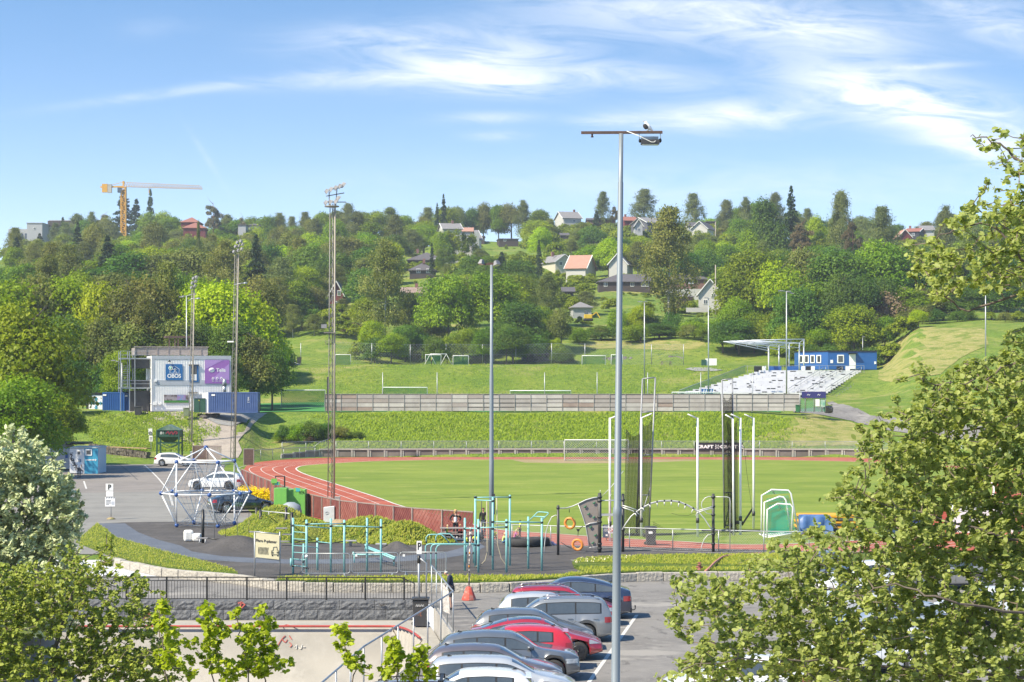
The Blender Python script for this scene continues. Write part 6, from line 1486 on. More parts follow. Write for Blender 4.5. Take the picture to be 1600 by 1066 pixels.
k.bars([[(496,846.5,D[2]),(517,849,D[3])]],.022,TEAL,'low_bar');k.bars([[(479,854,D[1]),(496,856,D[2])]],.022,TEAL,'low_bar')
k.bars([[(458,873.5,D[0]),(474,877.5,D[8])],[(458,884,D[0]),(474,886,D[8])]],.02,TEAL,'low_bar')
k.clamps([(458,821,D[0]),(479,819.5,D[1]),(517,822,D[3]),(538,818.5,D[4]),(595.3,824,D[6]),(573.6,823,D[5]),(496,846,D[2]),(458,884,D[0]),(479,887,D[1]),(474,877.5,D[8])],.07)
# benches
k=Kit('sit_up_bench','slanting turquoise sit-up bench inside the workout area','bench',596,884)
k.bars([[(571,853,108),(618,871.5,104)],[(571.5,855.5,106),(616.5,874,103)]],.045,TEAL,'sloping_board');k.bars([[(571,850,108),(571,862,108)],[(615.5,872,104),(615.5,884,104)]],.04,TEAL,'leg');k.clamps([(571,854,108),(615.5,876,104)],.06)
k=Kit('flat_bench','flat turquoise exercise bench behind the steel barriers','bench',574,882)
k.bars([[(551,866.5,106),(598,867.5,106)]],.03,TEAL,'front_edge');p=k.W(574.5,866.5,106.2);m=MB();m.box(p,(1.5,.34,.06));m.bd('board',mat('pale_turquoise',(.45,.62,.60)),k.rt);k.bars([[(553.5,868,106),(553.5,880,106)],[(597,868,106),(597,877,106)]],.035,TEAL,'leg');k.bars([[(551,863,106),(556,866,106)]],.04,TEAL,'foot_hook')
for x0,x1,y,lab in((538,557,846,'small grey stool plank left of the sloping bench'),(587,604,851,'small grey stool plank behind the sloping bench')):
 k=Kit('stool',lab,'stool',(x0+x1)/2,y+8);d_=yd(y+8);p=k.W((x0+x1)/2,y-1,d_);m=MB();m.box(p,((x1-x0)/F*d_,.4,.05));m.bd('seat',mat('stool_grey',(.38,.38,.38)),k.rt);m=MB();m.tube([p,(p.x,p.y,0)],.08,8);m.bd('leg',mat('stool_leg',(.30,.31,.32)),k.rt)
k=Kit('balance_rope','dark sagging rope strung low between posts across the rubber ground','rope',540,858);k.bars([crom([(460,844.5,118),(480,847,118),(510,849,118),(540,845.5,118)],4)if False else[(460,844.5,118),(480,847,118),(500,849,118),(520,848.5,118),(540,845.5,118)],[(556,847,118),(570,853,118),(585,856,118),(600,850,118)]],.03,BLACK,'rope')
# workout frame 2
k=Kit('workout_frame','taller turquoise workout frame with hanging ropes around the slim light pole','workout frame',780,890)
PT2=[(726.4,810,892),(742.6,776,885.6),(747.4,812,895),(770,778,890.6),(791.4,812,894.6),(796.7,774,884),(825.4,808,889),(846.6,810,892)]
D=[k.post(a,b,c,.055,TEAL)for a,b,c in PT2]
k.bars([[(742.6,777.5,D[1]),(796.7,776.8,D[5])],[(742.6,781.5,D[1]),(770,782.5,D[3])]],.03,TEAL,'top_bar')
k.bars([[(747.4,825,D[2]),(791.4,823.5,D[4])],[(770,815.5,D[3]),(825.4,815.5,D[6])],[(791.4,816,D[4]),(846.6,816.5,D[7])],[(726.4,826,D[0]),(747.4,826,D[2])]],.03,TEAL,'pull_up_bar')
k.bars([[(770+55*t,815.5,D[3]+(D[6]-D[3])*t),(791.4+55*t,816,D[4]+(D[7]-D[4])*t)]for t in np.linspace(.05,.95,7)],.018,TEAL,'overhead_rung')
k.bars([[(828,812.5,D[6]),(840,800.5,D[6]),(843,800,D[6]),(856,801,D[7]),(857,802.5,D[7]),(848,812,D[7])],[(834,807,D[6]),(852,808,D[7])]],.028,TEAL,'dip_handles')
k.bars([[(752.5,783,D[3]),(752.5,812,D[3])],[(760.5,783,D[3]),(760.5,810,D[3])]],.02,mat('dark_strap',(.05,.05,.055)),'strap');k.bars([[(760.5,783,D[3]),(761.5,862,D[3]),(758,876,D[3]),(750,884,D[3]),(742.6,885.5,D[1])],[(776,776,D[5]),(777.5,850,D[5]),(783,872,D[5]),(790,883,D[5]),(796.7,884,D[5])]],.028,mat('natural_rope',(.42,.38,.28),(.34,.30,.22),rough=.9),'rope')
k.clamps([(742.6,777,D[1]),(796.7,777,D[5]),(770,783,D[3]),(770,815.5,D[3]),(770,826,D[3]),(747.4,825,D[2]),(791.4,823.5,D[4]),(791.4,816,D[4]),(825.4,815.5,D[6]),(846.6,816.5,D[7]),(726.4,826,D[0]),(742.6,851,D[1]),(747.4,852,D[2])],.07)
k=Kit('dip_bars','bent turquoise parallel bars at the left of the taller workout frame','workout bars',690,886)
k.bars([[(665,878,103),(665,854,103),(667,851,103),(672,850,103),(744,850,103)],[(673.5,893,101),(673.5,856,101),(675.5,852,101),(680,850.6,101),(746,850.6,101)],[(681.5,892,101),(681.5,857,101),(684,853,101),(688,851,101),(738,851,101),(740,856,101),(740,880,101)]],.035,TEAL,'bent_bar')
k.bars([[(666,849,106),(666,840,106),(669,836,106),(674,835.3,106),(689,835.3,106),(693,838,106),(702,848,106)],[(681,847,108),(681,839,108),(684,835,108),(688,834,108),(703,834.3,108),(706,837,108),(715,848,108)]],.032,TEAL,'raised_bar')
k.bars([[(728.5,880,103),(728.5,855,103),(730,851.5,103)],[(748.5,876,106),(748.5,854,106)]],.035,TEAL,'bent_bar');k.clamps([(665,864,103),(673.5,864,101),(681.5,864,101),(666,847,106),(681,846,108),(728.5,864,103),(739.5,864,101)],.045)
# dark structure with orange rings and climbing panel
k=Kit('climbing_structure','charcoal climbing structure with orange rings, climbing panel and arched ladder','climbing structure',960,863)
D1_,D2_,D3_,D4_=k.post(872,790.5,867.3,.07,DK_),k.post(937,771.5,863.5,.10,DK_),k.post(973.3,772.5,862.6,.08,DK_),k.post(1114.5,772.5,862.5,.08,DK_)
dk=D2_
GRT=mat('grey_white_tube',(.60,.60,.60),(.50,.50,.50),rough=.4,metal=.2)
k.bars([[(873,794.5,D1_),(885,794,dk),(895,791,dk),(903,787.5,dk),(915,781.5,dk),(927,778,dk),(936,777,dk)],[(915,821,dk),(922,818,dk),(934,816.5,dk)]],.03,GRT,'curved_tube')
k.bars([[(873.5,868,D1_),(874,812,D1_),(872,806,D1_),(868,805,D1_),(862,808,D1_),(857,818,D1_),(853,832,D1_),(851,850,D1_),(850.5,866,D1_)]],.022,GRT,'bent_support')
pn=mat('taupe_panel',(.26,.22,.20),(.23,.20,.18),rough=.6)
m=MB();pts=[(904,788),(912,783.5),(923,779.5),(934.3,778),(934.3,854.5),(921,856),(919,840),(916,825),(910.5,806)]
m.plate([k.W(a,b,dk+.05)for a,b in pts],.04);m.bd('climbing_panel',pn,k.rt)
k.bars([[(903.5,788,dk),(910.5,807,dk),(915,822,dk),(918.5,842,dk),(920,857,dk)],[(920,856,dk),(934,854.5,dk)]],.02,GRT,'panel_edge')
m=MB()
for(a,b)in((914,792.5),(928,786.5),(919.5,804),(927.5,809),(922.5,824.5),(930,837),(926,849)):q=k.W(a,b,dk-.03);m.ball(q,.07,0,6,(1.2,.5,.7));m.ball(q+V3((.06,0,.06)),.04,0,6)
m.bd('climbing_holds',mat('green_holds',(.03,.16,.09)),k.rt)
ORG=mat('orange_ring',(.72,.27,.05),(.62,.21,.04),rough=.5,scale=4)
for(a,b,rr)in((890.4,817.6,.268),(902.4,851.4,.268)):
 m=MB();m.torus(k.W(a,b,dk),rr,.075,(.35,1,.1),30,10);o=m.bd('orange_ring',ORG,k.rt);m=MB()
 for an in(.6,2.2,3.8,5.4):m.ball(k.W(a,b,dk)+V3((rr*math.cos(an),-.07,rr*math.sin(an))),.03)
 m.bd('bolts',BLACK,o)
k.bars([[(889.5,795,dk),(889.5,801,dk)],[(876,847,dk),(885,853,dk),(893,857,dk)],[(900,826,dk),(903.5,829,dk),(911,822,dk)],[(903.5,829,dk),(903,838,dk)]],.02,BLACK,'hanging_ropes')
m=MB();m.box(k.W(903.5,828.5,dk),(.13,.08,.12));m.bd('rope_joint',BLACK,k.rt)
k.clamps([(872,794,D1_)],.09);k.clamps([(937,777,D2_),(937,783,D2_),(937,808,D2_),(937,816,D2_),(937,850,D2_),(937,857,D2_)],.13);k.clamps([(973.3,781.5,D3_),(973.3,793,D3_),(973.3,828,D3_)],.11);k.clamps([(1114.5,777,D4_),(1114.5,791.5,D4_),(1114.5,804.5,D4_),(1114.5,826.5,D4_),(1114.5,834.5,D4_),(1114.5,850,D4_)],.11)
k.bars([[(937,782.5,D2_),(973.3,781.8,D3_)]],.035,GRT,'top_tube');m=MB();q=k.W(955,804.5,dk+.2);m.box(q,(1.1,.5,.10));m.bd('platform',mat('platform_grey',(.42,.42,.42)),k.rt)
k.bars([[(938,770,dk),(938,766,dk)],[(941,775,dk),(956,760,dk),(974,736,dk)],[(950,808,dk),(954,840,dk),(956,843,dk)],[(953,778,dk),(955,772,dk)]],.018,GRT,'thin_tubes')
arc1=[(972,828,dk),(978,818,dk),(986,807,dk),(996,798.5,dk),(1006,792,dk),(1018,786,dk),(1032,782.5,dk),(1048,782,dk),(1062,784,dk),(1074,789,dk),(1085,795,dk),(1093,801.5,dk),(1101,811,dk),(1108,822,dk),(1114,829,dk)]
k.bars([arc1,[(a,b+1.0,dd+.75)for a,b,dd in arc1[3:-3]]],.032,GRT,'arched_rail')
k.bars([[(973,790,dk),(985,793.5,dk),(997,798,dk)],[(973,793,dk),(985,797,dk),(995,801,dk),(1000,805,dk)],[(1114,791.5,dk),(1100,795.5,dk),(1088,799,dk)],[(1114,794,dk),(1100,797.5,dk),(1090,801,dk),(1087,806,dk)]],.028,GRT,'brace_tube')
m=MB();m2=MB()
for(a,b)in((1004,791.5),(1015,787),(1026.5,784),(1038,782.5),(1049,782.5),(1061,784.5),(1071,788.5),(1083,794),(992,800)):
 q=k.W(a,b,dk-.02);s_=-1 if a<1040 else 1
 m.box(q,(.07,.09,.10));m2.tube([q-V3((0,0,.06)),q+V3((-s_*.05*abs(a-1043)/20,0,-.26))],[.042,.018],8)
m.bd('handle_clamps',BLACK,k.rt);m2.bd('handles',mat('handle_white',(.62,.62,.60)),k.rt)
k.bars([[(1114,776.5,D4_),(1108,776,D4_),(1102,778,D4_),(1097,784,D4_),(1096,790,D4_),(1098,796,D4_),(1104,802,D4_),(1114,804.5,D4_)],[(1114,776.5,D4_),(1136,776.6,D4_),(1140,778,D4_),(1140.8,783,D4_),(1140.5,862.5,D4_)],[(1114,834.5,D4_),(1106,836,D4_),(1100,843,D4_),(1096.5,853,D4_),(1095.5,862,D4_)]],.022,GRT,'loop_tube')
# play structure with rope bridge
k=Kit('rope_bridge','black posted rope bridge with stepping boards behind the cream banner','rope bridge',400,835)
Q=[(317,797,848.5),(400.6,794,832),(407,797,835),(447,793,840),(456,801.5,849)]
DD=[k.post(a,b,c,.085,BLACK)for a,b,c in Q]
GP=mat('plank_grey',(.26,.25,.25),(.20,.19,.19))
k.bars([[(409,798.5,DD[2]),(452,802.5,DD[4])]],.03,GRT,'top_tube')
k.bars([[(419,799,DD[2]),(419,832,DD[2])],[(426.5,800,DD[2]),(424,812,DD[2]),(428,833,DD[2])],[(433,801,DD[2]),(435,834,DD[2])],[(441,801,DD[2]),(443,840,DD[2])],[(335,800,DD[0]+.5),(335,842,DD[0]),(352.5,842,DD[0])],[(352.5,803,DD[0]+.5),(352.5,842,DD[0])],[(371,803,DD[0]+.5),(371,842,DD[0]),(389,841,DD[0])],[(389,800,DD[0]+.5),(389,841,DD[0])]],.014,BLACK,'ropes')
k.bars([[(420,799,DD[2]),(421,832,DD[2])],[(434,801,DD[2]),(437,834,DD[2])],[(441,802,DD[2]),(444,842,DD[2])]],.022,GRT,'hanging_poles')
k.bars([[(324,841,DD[0]),(340,843.5,DD[0]),(352,842,DD[0]),(370,841.5,DD[0]),(384,843,DD[0]),(400,839,DD[1])]],.035,BLACK,'foot_rope')
m=MB()
for(a,b)in((316,841),(398,831),(440,825.5),(450,835),(444,846)):m.box(k.W(a,b,DD[0]-2),(.62,.4,.05))
m.bd('stepping_boards',GP,k.rt);k.bars([[(312,843,DD[0]-.4),(311.5,849,DD[0]-.4)],[(321,843,DD[0]-.4),(320.5,849,DD[0]-.4)]],.03,mat('pale_foot',(.62,.62,.62)),'feet')
# white foam blocks
p=PG(301,846);rt=tg('play_block','rounded white play block left of the rope bridge post','play block',p);m=MB()
m.box((-.24,0,.33),(.56,.56,.66),.2);m.box((.28,-.12,.24),(.52,.5,.48),-.15);m.bd('block',mat('block_white',(.74,.73,.70),(.62,.61,.58),rough=.7),rt,bevel=.13)
# steel crowd barriers
for i,(x0,x1,yt,yb,lab)in enumerate(((472,547,865,896,'steel crowd barrier in front of the turquoise ladder'),(550,622,863.5,895.5,'middle steel crowd barrier in front of the flat bench'),(624.5,697,863,893.5,'right hand steel crowd barrier by the narrow parking sign'))):
 k=Kit('crowd_barrier',lab,'barrier',(x0+x1)/2,903);d_=98.5;r_=4
 W=k.W;c=[(x0+r_,yt,d_),(x1-r_,yt,d_),(x1-1,yt+1.5,d_),(x1,yt+r_,d_),(x1,yb-r_,d_),(x1-1,yb-1,d_),(x1-r_,yb,d_),(x0+r_,yb,d_),(x0+1,yb-1,d_),(x0,yb-r_,d_),(x0,yt+r_,d_),(x0+1,yt+1.5,d_),(x0+r_,yt,d_)]
 k.bars([c],.022,GALV,'outer_frame')
 k.bars([[(x0+2.9*j+3,yt,d_),(x0+2.9*j+3,yb,d_)]for j in range(int((x1-x0)/2.9)-1)],.006,GALV,'thin_bars',4)
 k.bars([[(x0+10,yb,d_),(x0+8.5,yb+6,d_-.6)],[(x0+10,yb,d_),(x0+12,yb+5.5,d_-.2)],[(x1-9,yb,d_),(x1-7.5,yb+6,d_-.6)],[(x1-9,yb,d_),(x1-11,yb+5.5,d_-.2)]],.022,GALV,'feet')
 m=MB()
 if i==0:m.lathe(W(479,869.5,d_-.02)+V3((0,0,0)),[(.08,0),(.08,.01)],14,axis='Y')
 else:m.box(W(x0+6.5,868,d_-.02),(.11,.01,.11))
 m.bd('tag',SWH,k.rt)
# rubber mounds and grass berms
def mnd(name,cx,cy,rx,ry,h,m_,seed=0,bump_=.06,n=(26,22),rot=0):
 random.seed(seed);mb=MB();vs=[];fs=[];na,nr=36,10;ph=[random.random()*6 for _ in range(4)]
 vs.append((0,0,h))
 for i in range(1,nr+1):
  t=i/nr
  for k_ in range(na):
   a=2*math.pi*k_/na;w_=1+.12*math.sin(2*a+ph[0])+.07*math.sin(3*a+ph[1])+.05*math.sin(5*a+ph[2])
   z=h*(.5+.5*math.cos(math.pi*t))+random.uniform(-bump_,bump_)*(1-t)
   if i==nr:z=-.03
   x,y=rx*w_*t*math.cos(a),ry*w_*t*math.sin(a);vs.append((x*math.cos(rot)-y*math.sin(rot),x*math.sin(rot)+y*math.cos(rot),z))
 for k_ in range(na):fs.append((0,1+k_,1+(k_+1)%na))
 for i in range(nr-1):
  for k_ in range(na):a=1+i*na+k_;b=1+i*na+(k_+1)%na;fs.append((a,a+na,b+na,b))
 mb.add(vs,fs,smo=True);o=mb.bd(name,m_);o.location=(cx,cy,PZ);o['kind']='structure';return o
p=PG(358,864);mnd('rubber_mound',p.x,p.y+3.0,2.3,3.3,.72,RUB,1,.0)
p=PG(516,840);mnd('rubber_mound',p.x,p.y+2.5,1.9,4,.8,RUB,2,.0)
p=PG(617,862);mnd('rubber_mound',p.x,p.y+1.8,1.0,2.5,.42,RUB,3,.0)
GRB=multi('rough_bank_grass',[(.12,.17,.02),((.20,.21,.035),.5,.42,.6,None),((.065,.10,.014),1.6,.5,.66,None),((.24,.20,.09),1.1,.62,.74,None)],bump=1,bsc=7)
mnd('grass_berm',PG(460,815).x,127,3.6,5.0,1.6,GRB,5,.07)
mnd('grass_berm',PG(495,825).x,122,3.9,3.0,1.15,GRB,6,.06)
mnd('grass_berm',PG(585,835).x,121.5,4.2,3.2,1.3,GRB,7,.07)
mnd('grass_berm',PG(640,838).x,119.5,2.9,2.3,1.15,GRB,8,.06)
mnd('sand_patch',PG(551,818).x,124.2,1.8,1.6,1.0,DIRT,9,.05)
# big tyre sandpit
p=PG(823,856);rt=tg('tractor_tyre','big black tractor tyre lying on the rubber ground as a sandpit','tyre',p+V3((0,1.1,0)))
m=MB();m.lathe((-.15,0,0),[(.75,.0),(.95,.03),(1.03,.12),(1.03,.34),(.95,.45),(.75,.47),(.62,.43),(.6,.1)],32);m.bd('tyre',RUBB,rt);m=MB();m.lathe((.68,.2,0),[(.45,.0),(.6,.03),(.64,.14),(.64,.40),(.58,.48),(.4,.5),(.36,.4)],24);m.bd('second_tyre',RUBB,rt)
p=PG(860,852.5);rt=tg('bag','crumpled blue bag lying beside the big tyre','bag',p);m=MB();m.ball((0,0,.11),.2,0,12,(1.2,.8,.75));m.ball((.22,0,.06),.12,0,10,(1.4,.8,.5));m.bd('bag',mat('blue_cloth',(.02,.07,.28),(.03,.10,.35),scale=8)).parent=rt
# signs in the playground
k=Kit('information_board','small dark blue information board beside the climbing post','sign',947.5,845);d_=yd(845)
k.bars([[(947.5,846,d_),(947.5,822,d_)]],.03,GALV,'post');m=MB();q0=k.W(947.3,830,d_-.05);m.box(q0,(.42,.03,.76));m.bd('board',mat('navy_board',(.02,.045,.11),rough=.4),k.rt,bevel=.01);m=MB()
for z_,w_ in((.3,.26),(.24,.3),(.12,.22),(.06,.26),(0,.2)):m.box(q0+V3((-.02,-.02,z_)),(w_,.006,.018))
m.box(q0+V3((.02,-.02,-.24)),(.12,.006,.1));m.bd('print',SWH,k.rt)
k=Kit('prohibition_sign','white sign with red ring beside the thick grey light pole','sign',956,846);d_=yd(846);k.bars([[(957.5,846,d_),(957.5,820,d_)]],.025,GALV,'post');m=MB();q0=k.W(958.5,827.5,d_-.05);m.box(q0,(.62,.03,.46));m.bd('plate',WHITE,k.rt,bevel=.01);m=MB();m.torus(q0+V3((-.15,-.02,0)),.13,.022,(0,1,0),18,5);m.torus(q0+V3((.16,-.02,0)),.12,.022,(0,1,0),18,5);m.bar(q0+V3((-.24,-.02,.09)),q0+V3((-.06,-.02,-.09)),.03);m.bd('red_ring',REDP,k.rt)
# picnic table for the children
pt=PG(713,846);picnic('brown picnic table beside the red fence with children around it',pt+V3((.1,.2,0)),.05,2.1)
SKIN=mat('skin',(.52,.30,.21),(.46,.26,.18),rough=.6); 
def skm(name,nodes,edges,m_,parent,sub=1,rootn=0,smo=True):
 me=bpy.data.meshes.new(name);me.from_pydata([n[0]for n in nodes],edges,[]);me.materials.append(m_)
 o=bpy.data.objects.new(name,me);col.objects.link(o);o.parent=parent
 bm=bmesh.new();bm.from_mesh(me);lay=bm.verts.layers.skin.verify()
 bm.verts.ensure_lookup_table()
 for i,n in enumerate(nodes):
  rr=n[1]if isinstance(n[1],tuple)else(n[1],n[1]);bm.verts[i][lay].radius=rr;bm.verts[i][lay].use_root=(i==rootn)
 bm.to_mesh(me);bm.free()
 s_=o.modifiers.new('skin','SKIN');s_.use_smooth_shade=smo;s_.branch_smoothing=.3
 ss=o.modifiers.new('sub','SUBSURF');ss.levels=sub;ss.render_levels=sub+1
 return o
def prs(label,loc,rz,H_,J,clothes,hair,shoes=None,hands=True,scale_r=1.0,bald=False):
 """J: joints in units of standing height, +y is the way the person faces."""
 rt=tg('person',label,'person',loc,rz);q=lambda n:V3(J[n])*H_
 K=H_*scale_r
 nodes=[];edges=[];ix={}
 def nd(n,p,r_):ix[n]=len(nodes);nodes.append((tuple(p),r_*K));return ix[n]
 nd('pel',q('pel'),(.055,.045)if False else.052)
 nd('waist',q('pel').lerp(q('chest'),.45),.048);nd('chest',q('chest'),.058);nd('neckb',q('neck'),.026);nd('head0',q('neck').lerp(q('head'),.5),.026)
 hd=q('head');up=(q('head')-q('neck')).normalized();fwd=V3(J.get('face',(0,1,0))).normalized()
 nd('jaw',hd-up*.012*K+fwd*.008*K,.040);nd('crown',hd+up*.045*K-fwd*.004*K,.044);nd('nose',hd+fwd*.055*K,.008)
 edges+=[(0,1),(1,2),(2,3),(3,4),(4,5),(5,6),(5,7)]
 for s_ in 'LR':
  sh=nd('sh'+s_,q('sh'+s_),.033);el=nd('el'+s_,q('el'+s_),.022);wr=nd('wr'+s_,q('wr'+s_),.014)
  edges+=[(ix['chest'],sh),(sh,el),(el,wr)]
  dr=(q('wr'+s_)-q('el'+s_)).normalized()
  if 'hand'+s_ in J:dr=V3(J['hand'+s_]).normalized()
  side=dr.cross(V3((0,1,0)));side=side.normalized()if side.length>.2 else V3((1,0,0))
  palm=nd('palm'+s_,q('wr'+s_)+dr*.03*K,.017);edges.append((wr,palm));curl=(fwd-dr*fwd.dot(dr));curl=curl.normalized()*.35 if curl.length>.1 else side*.2
  if hands:
   for i_,(o_,L_)in enumerate(((-.015,.030),(-.005,.036),(.005,.034),(.015,.026))):
    a=nd('f%s%d'%(s_,i_),q('wr'+s_)+dr*.055*K+side*o_*K,.0048);b=nd('g%s%d'%(s_,i_),q('wr'+s_)+dr*(.055+L_*.8)*K+side*o_*1.1*K+curl*L_*K,.0042);edges+=[(palm,a),(a,b)]
   a=nd('t%s'%s_,q('wr'+s_)+dr*.035*K+side*.028*K*(1 if s_=='L' else-1)+curl*.02*K,.0055);edges.append((palm,a))
  hp=nd('hip'+s_,q('hip'+s_),.043);kn=nd('kn'+s_,q('kn'+s_),.030);an=nd('an'+s_,q('an'+s_),.019); 
  toe=nd('toe'+s_,q('toe'+s_)if 'toe'+s_ in J else q('an'+s_)+V3((0,.08*K,-.018*K)),.017)
  mid=nd('calf'+s_,q('kn'+s_).lerp(q('an'+s_),.35),.029)
  edges+=[(0,hp),(hp,kn),(kn,mid),(mid,an),(an,toe)]
 skm('body',nodes,edges,SKIN,rt)
 # eyes
 sd_=up.cross(fwd).normalized();m=MB()
 for s_ in(-1,1):m.ball(hd+up*.018*K+fwd*.041*K+sd_*s_*.016*K,.005*K,0,6)
 m.bd('eyes',BLACK,rt);m=MB()
 for s_ in(-1,1):m.ball(hd+up*.005*K+sd_*s_*.043*K,.012*K,0,8,(.5,1,1.4))
 m.bd('ears',SKIN,rt);m=MB();m.ball(hd-up*.028*K+fwd*.038*K,.01*K,0,8,(1.6,.5,.5));m.bd('mouth',mat('lips',(.35,.12,.10)),rt)
 if hair:
  hm,style=hair;m=MB()
  if style=='short':m.ball(hd+up*.030*K-fwd*.012*K,.052*K,0,12,(1,1,1)); 
  elif style=='bob':m.ball(hd+up*.028*K-fwd*.012*K,.058*K,0,12,(1.05,1.05,1));m.ball(hd-up*.025*K-fwd*.025*K,.050*K,0,12,(1.25,.8,1.2))
  elif style=='rim':m.ball(hd+up*.010*K-fwd*.018*K,.050*K,0,12,(1.03,.9,.62))
  m.bd('hair',hm,rt)
 grow={'pel':.062,'waist':.056,'chest':.066,'neckb':.030,'shL':.041,'shR':.041,'elL':.029,'elR':.029,'hipL':.053,'hipR':.053,'knL':.038,'knR':.038,'anL':.026,'anR':.026,'calfL':.034,'calfR':.034,'wrL':.021,'wrR':.021}
 for nm,keys,m_,k_ in clothes:
  nn=[];ee=[];mp={}
  for kk in keys:
   if '>' in kk:a,b,t=kk.split('>')[0],kk.split('>')[1],float(kk.split('>')[2]);p=V3(nodes[ix[a]][0]).lerp(V3(nodes[ix[b]][0]),t);r_=(grow[a]*(1-t)+grow.get(b,.03)*t)*K*k_
   else:p=nodes[ix[kk]][0];r_=grow[kk]*K*k_
   mp[kk]=len(nn);nn.append((tuple(p),r_))
  for a,b in(('pel','waist'),('waist','chest'),('chest','neckb'),('chest','shL'),('chest','shR'),('pel','hipL'),('pel','hipR')):
   if a in mp and b in mp:ee.append((mp[a],mp[b]))
  for kk in keys:
   if '>' in kk and kk.split('>')[0]in mp:ee.append((mp[kk.split('>')[0]],mp[kk]))
  for a,b in(('shL','elL'),('shR','elR'),('elL','wrL'),('elR','wrR'),('hipL','knL'),('hipR','knR'),('knL','calfL'),('knR','calfR'),('calfL','anL'),('calfR','anR')):
   if a in mp and b in mp:ee.append((mp[a],mp[b]))
  skm(nm,nn,ee,m_,rt)
 if shoes:
  for s_ in 'LR':
   m=MB();a=V3(nodes[ix['an'+s_]][0]);b=V3(nodes[ix['toe'+s_]][0]);m.tube([a-V3((0,0,.0)),a.lerp(b,.3)-V3((0,0,.015*K)),b],[.028*K,.029*K,.020*K],8);m.bd('shoe',shoes,rt)
 return rt
def stand(**kw):
 J=dict(pel=(0,0,.52),chest=(0,-.01,.74),neck=(0,0,.83),head=(0,.01,.91),shL=(-.105,0,.80),shR=(.105,0,.80),elL=(-.13,.0,.62),elR=(.13,0,.62),wrL=(-.125,.05,.48),wrR=(.125,.05,.48),
  hipL=(-.05,0,.50),hipR=(.05,0,.50),knL=(-.055,.01,.28),knR=(.055,.01,.28),anL=(-.055,-.01,.05),anR=(.055,-.01,.05));J.update(kw);return J
def sit(**kw):
 J=dict(pel=(0,0,.26),chest=(0,.02,.47),neck=(0,.03,.56),head=(0,.05,.64),shL=(-.105,.03,.53),shR=(.105,.03,.53),elL=(-.14,.10,.40),elR=(.14,.10,.40),wrL=(-.08,.22,.38),wrR=(.08,.22,.38),
  hipL=(-.06,.02,.26),hipR=(.06,.02,.26),knL=(-.08,.26,.27),knR=(.08,.26,.27),anL=(-.08,.27,.05),anR=(.08,.27,.05));J.update(kw);return J
def squat(**kw):
 J=dict(pel=(0,0,.12),chest=(0,.05,.32),neck=(0,.07,.41),head=(0,.10,.49),shL=(-.10,.06,.38),shR=(.10,.06,.38),elL=(-.13,.16,.26),elR=(.13,.16,.26),wrL=(-.07,.26,.18),wrR=(.07,.26,.18),
  hipL=(-.06,.02,.12),hipR=(.06,.02,.12),knL=(-.10,.20,.26),knR=(.10,.20,.26),anL=(-.09,.13,.05),anR=(.09,.13,.05));J.update(kw);return J
JK=['pel','waist','chest','shL','shR','elL','elR','neckb','elL>wrL>0.85','elR>wrR>0.85']
VEST=['pel','waist','chest','neckb'];TSH=['pel','waist','chest','neckb','shL','shR','shL>elL>0.6','shR>elR>0.6']
TRO=['pel','hipL','hipR','knL','knR','calfL','calfR','anL','anR'];SHO=['pel','hipL','hipR','hipL>knL>0.95','hipR>knR>0.95']
cm=lambda n,c:mat(n,c,rough=.85,scale=6)
NAVY=cm('navy_cloth',(.02,.03,.06));BLKC=cm('black_cloth',(.015,.015,.018));WHC=cm('white_cloth',(.70,.71,.74));GRYC=cm('grey_trousers',(.10,.10,.11));YV=mat('yellow_vest',(.60,.72,.04),(.52,.62,.04),rough=.7);PINK=cm('pink_jacket',(.50,.12,.35));TANH=cm('blond_hair',(.50,.33,.14));BRH=cm('brown_hair',(.10,.05,.03));GH=cm('grey_hair',(.55,.52,.48));LBH=cm('light_blond_hair',(.70,.55,.30));WS=cm('white_shoes',(.6,.6,.6));BLT=cm('blue_top',(.04,.10,.22));RDT=cm('red_top',(.45,.04,.05));LIM=cm('pale_lime_jacket',(.55,.62,.22))
p=G(706,953,0)
prs('grey haired man in navy jacket and dark shorts bowing his head behind the fence',(p.x-.02,p.y,0),R(78),1.80,
 stand(pel=(0,-.02,.52),chest=(0,.03,.73),neck=(0,.075,.81),head=(0,.13,.865),face=(0,.8,-.6),elL=(-.12,.04,.62),elR=(.12,.04,.62),shL=(-.10,.04,.785),shR=(.10,.04,.785),wrL=(-.08,.14,.55),wrR=(.08,.14,.55),knR=(.05,.05,.28),anR=(.05,-.02,.05)),
 [('jacket',JK,NAVY,1.12),('shorts',SHO,BLKC,1.08)],(GH,'rim'),BLKC)
p=PG(123.5,747);prs('grey haired man in white shirt walking towards the blue trailer, seen from behind',(p.x,p.y,PZ),R(10),1.8,stand(wrL=(-.15,.03,.48),wrR=(.15,.03,.48),anR=(.05,.06,.06)),[('shirt',TSH,WHC,1.15),('trousers',TRO,GRYC,1.0)],(GH,'short'),BLKC)
p=PG(711.5,842);prs('woman with hands on hips in black jacket and white top behind the picnic table',(p.x,p.y+.3,PZ),R(180),1.74,stand(elL=(-.19,-.03,.66),elR=(.19,-.03,.66),wrL=(-.095,.05,.58),wrR=(.095,.05,.58),handL=(.6,.5,-.4),handR=(-.6,.5,-.4)),[('white_top',['pel','waist','chest','neckb'],WHC,1.03),('jacket_sleeves',['shL','shR','elL','elR','chest','elL>wrL>0.8','elR>wrR>0.8'],BLKC,1.0),('trousers',TRO,BLKC,1.0)],(TANH,'bob'),WS)
tb=pt+V3((.1,.2,0));th=PZ
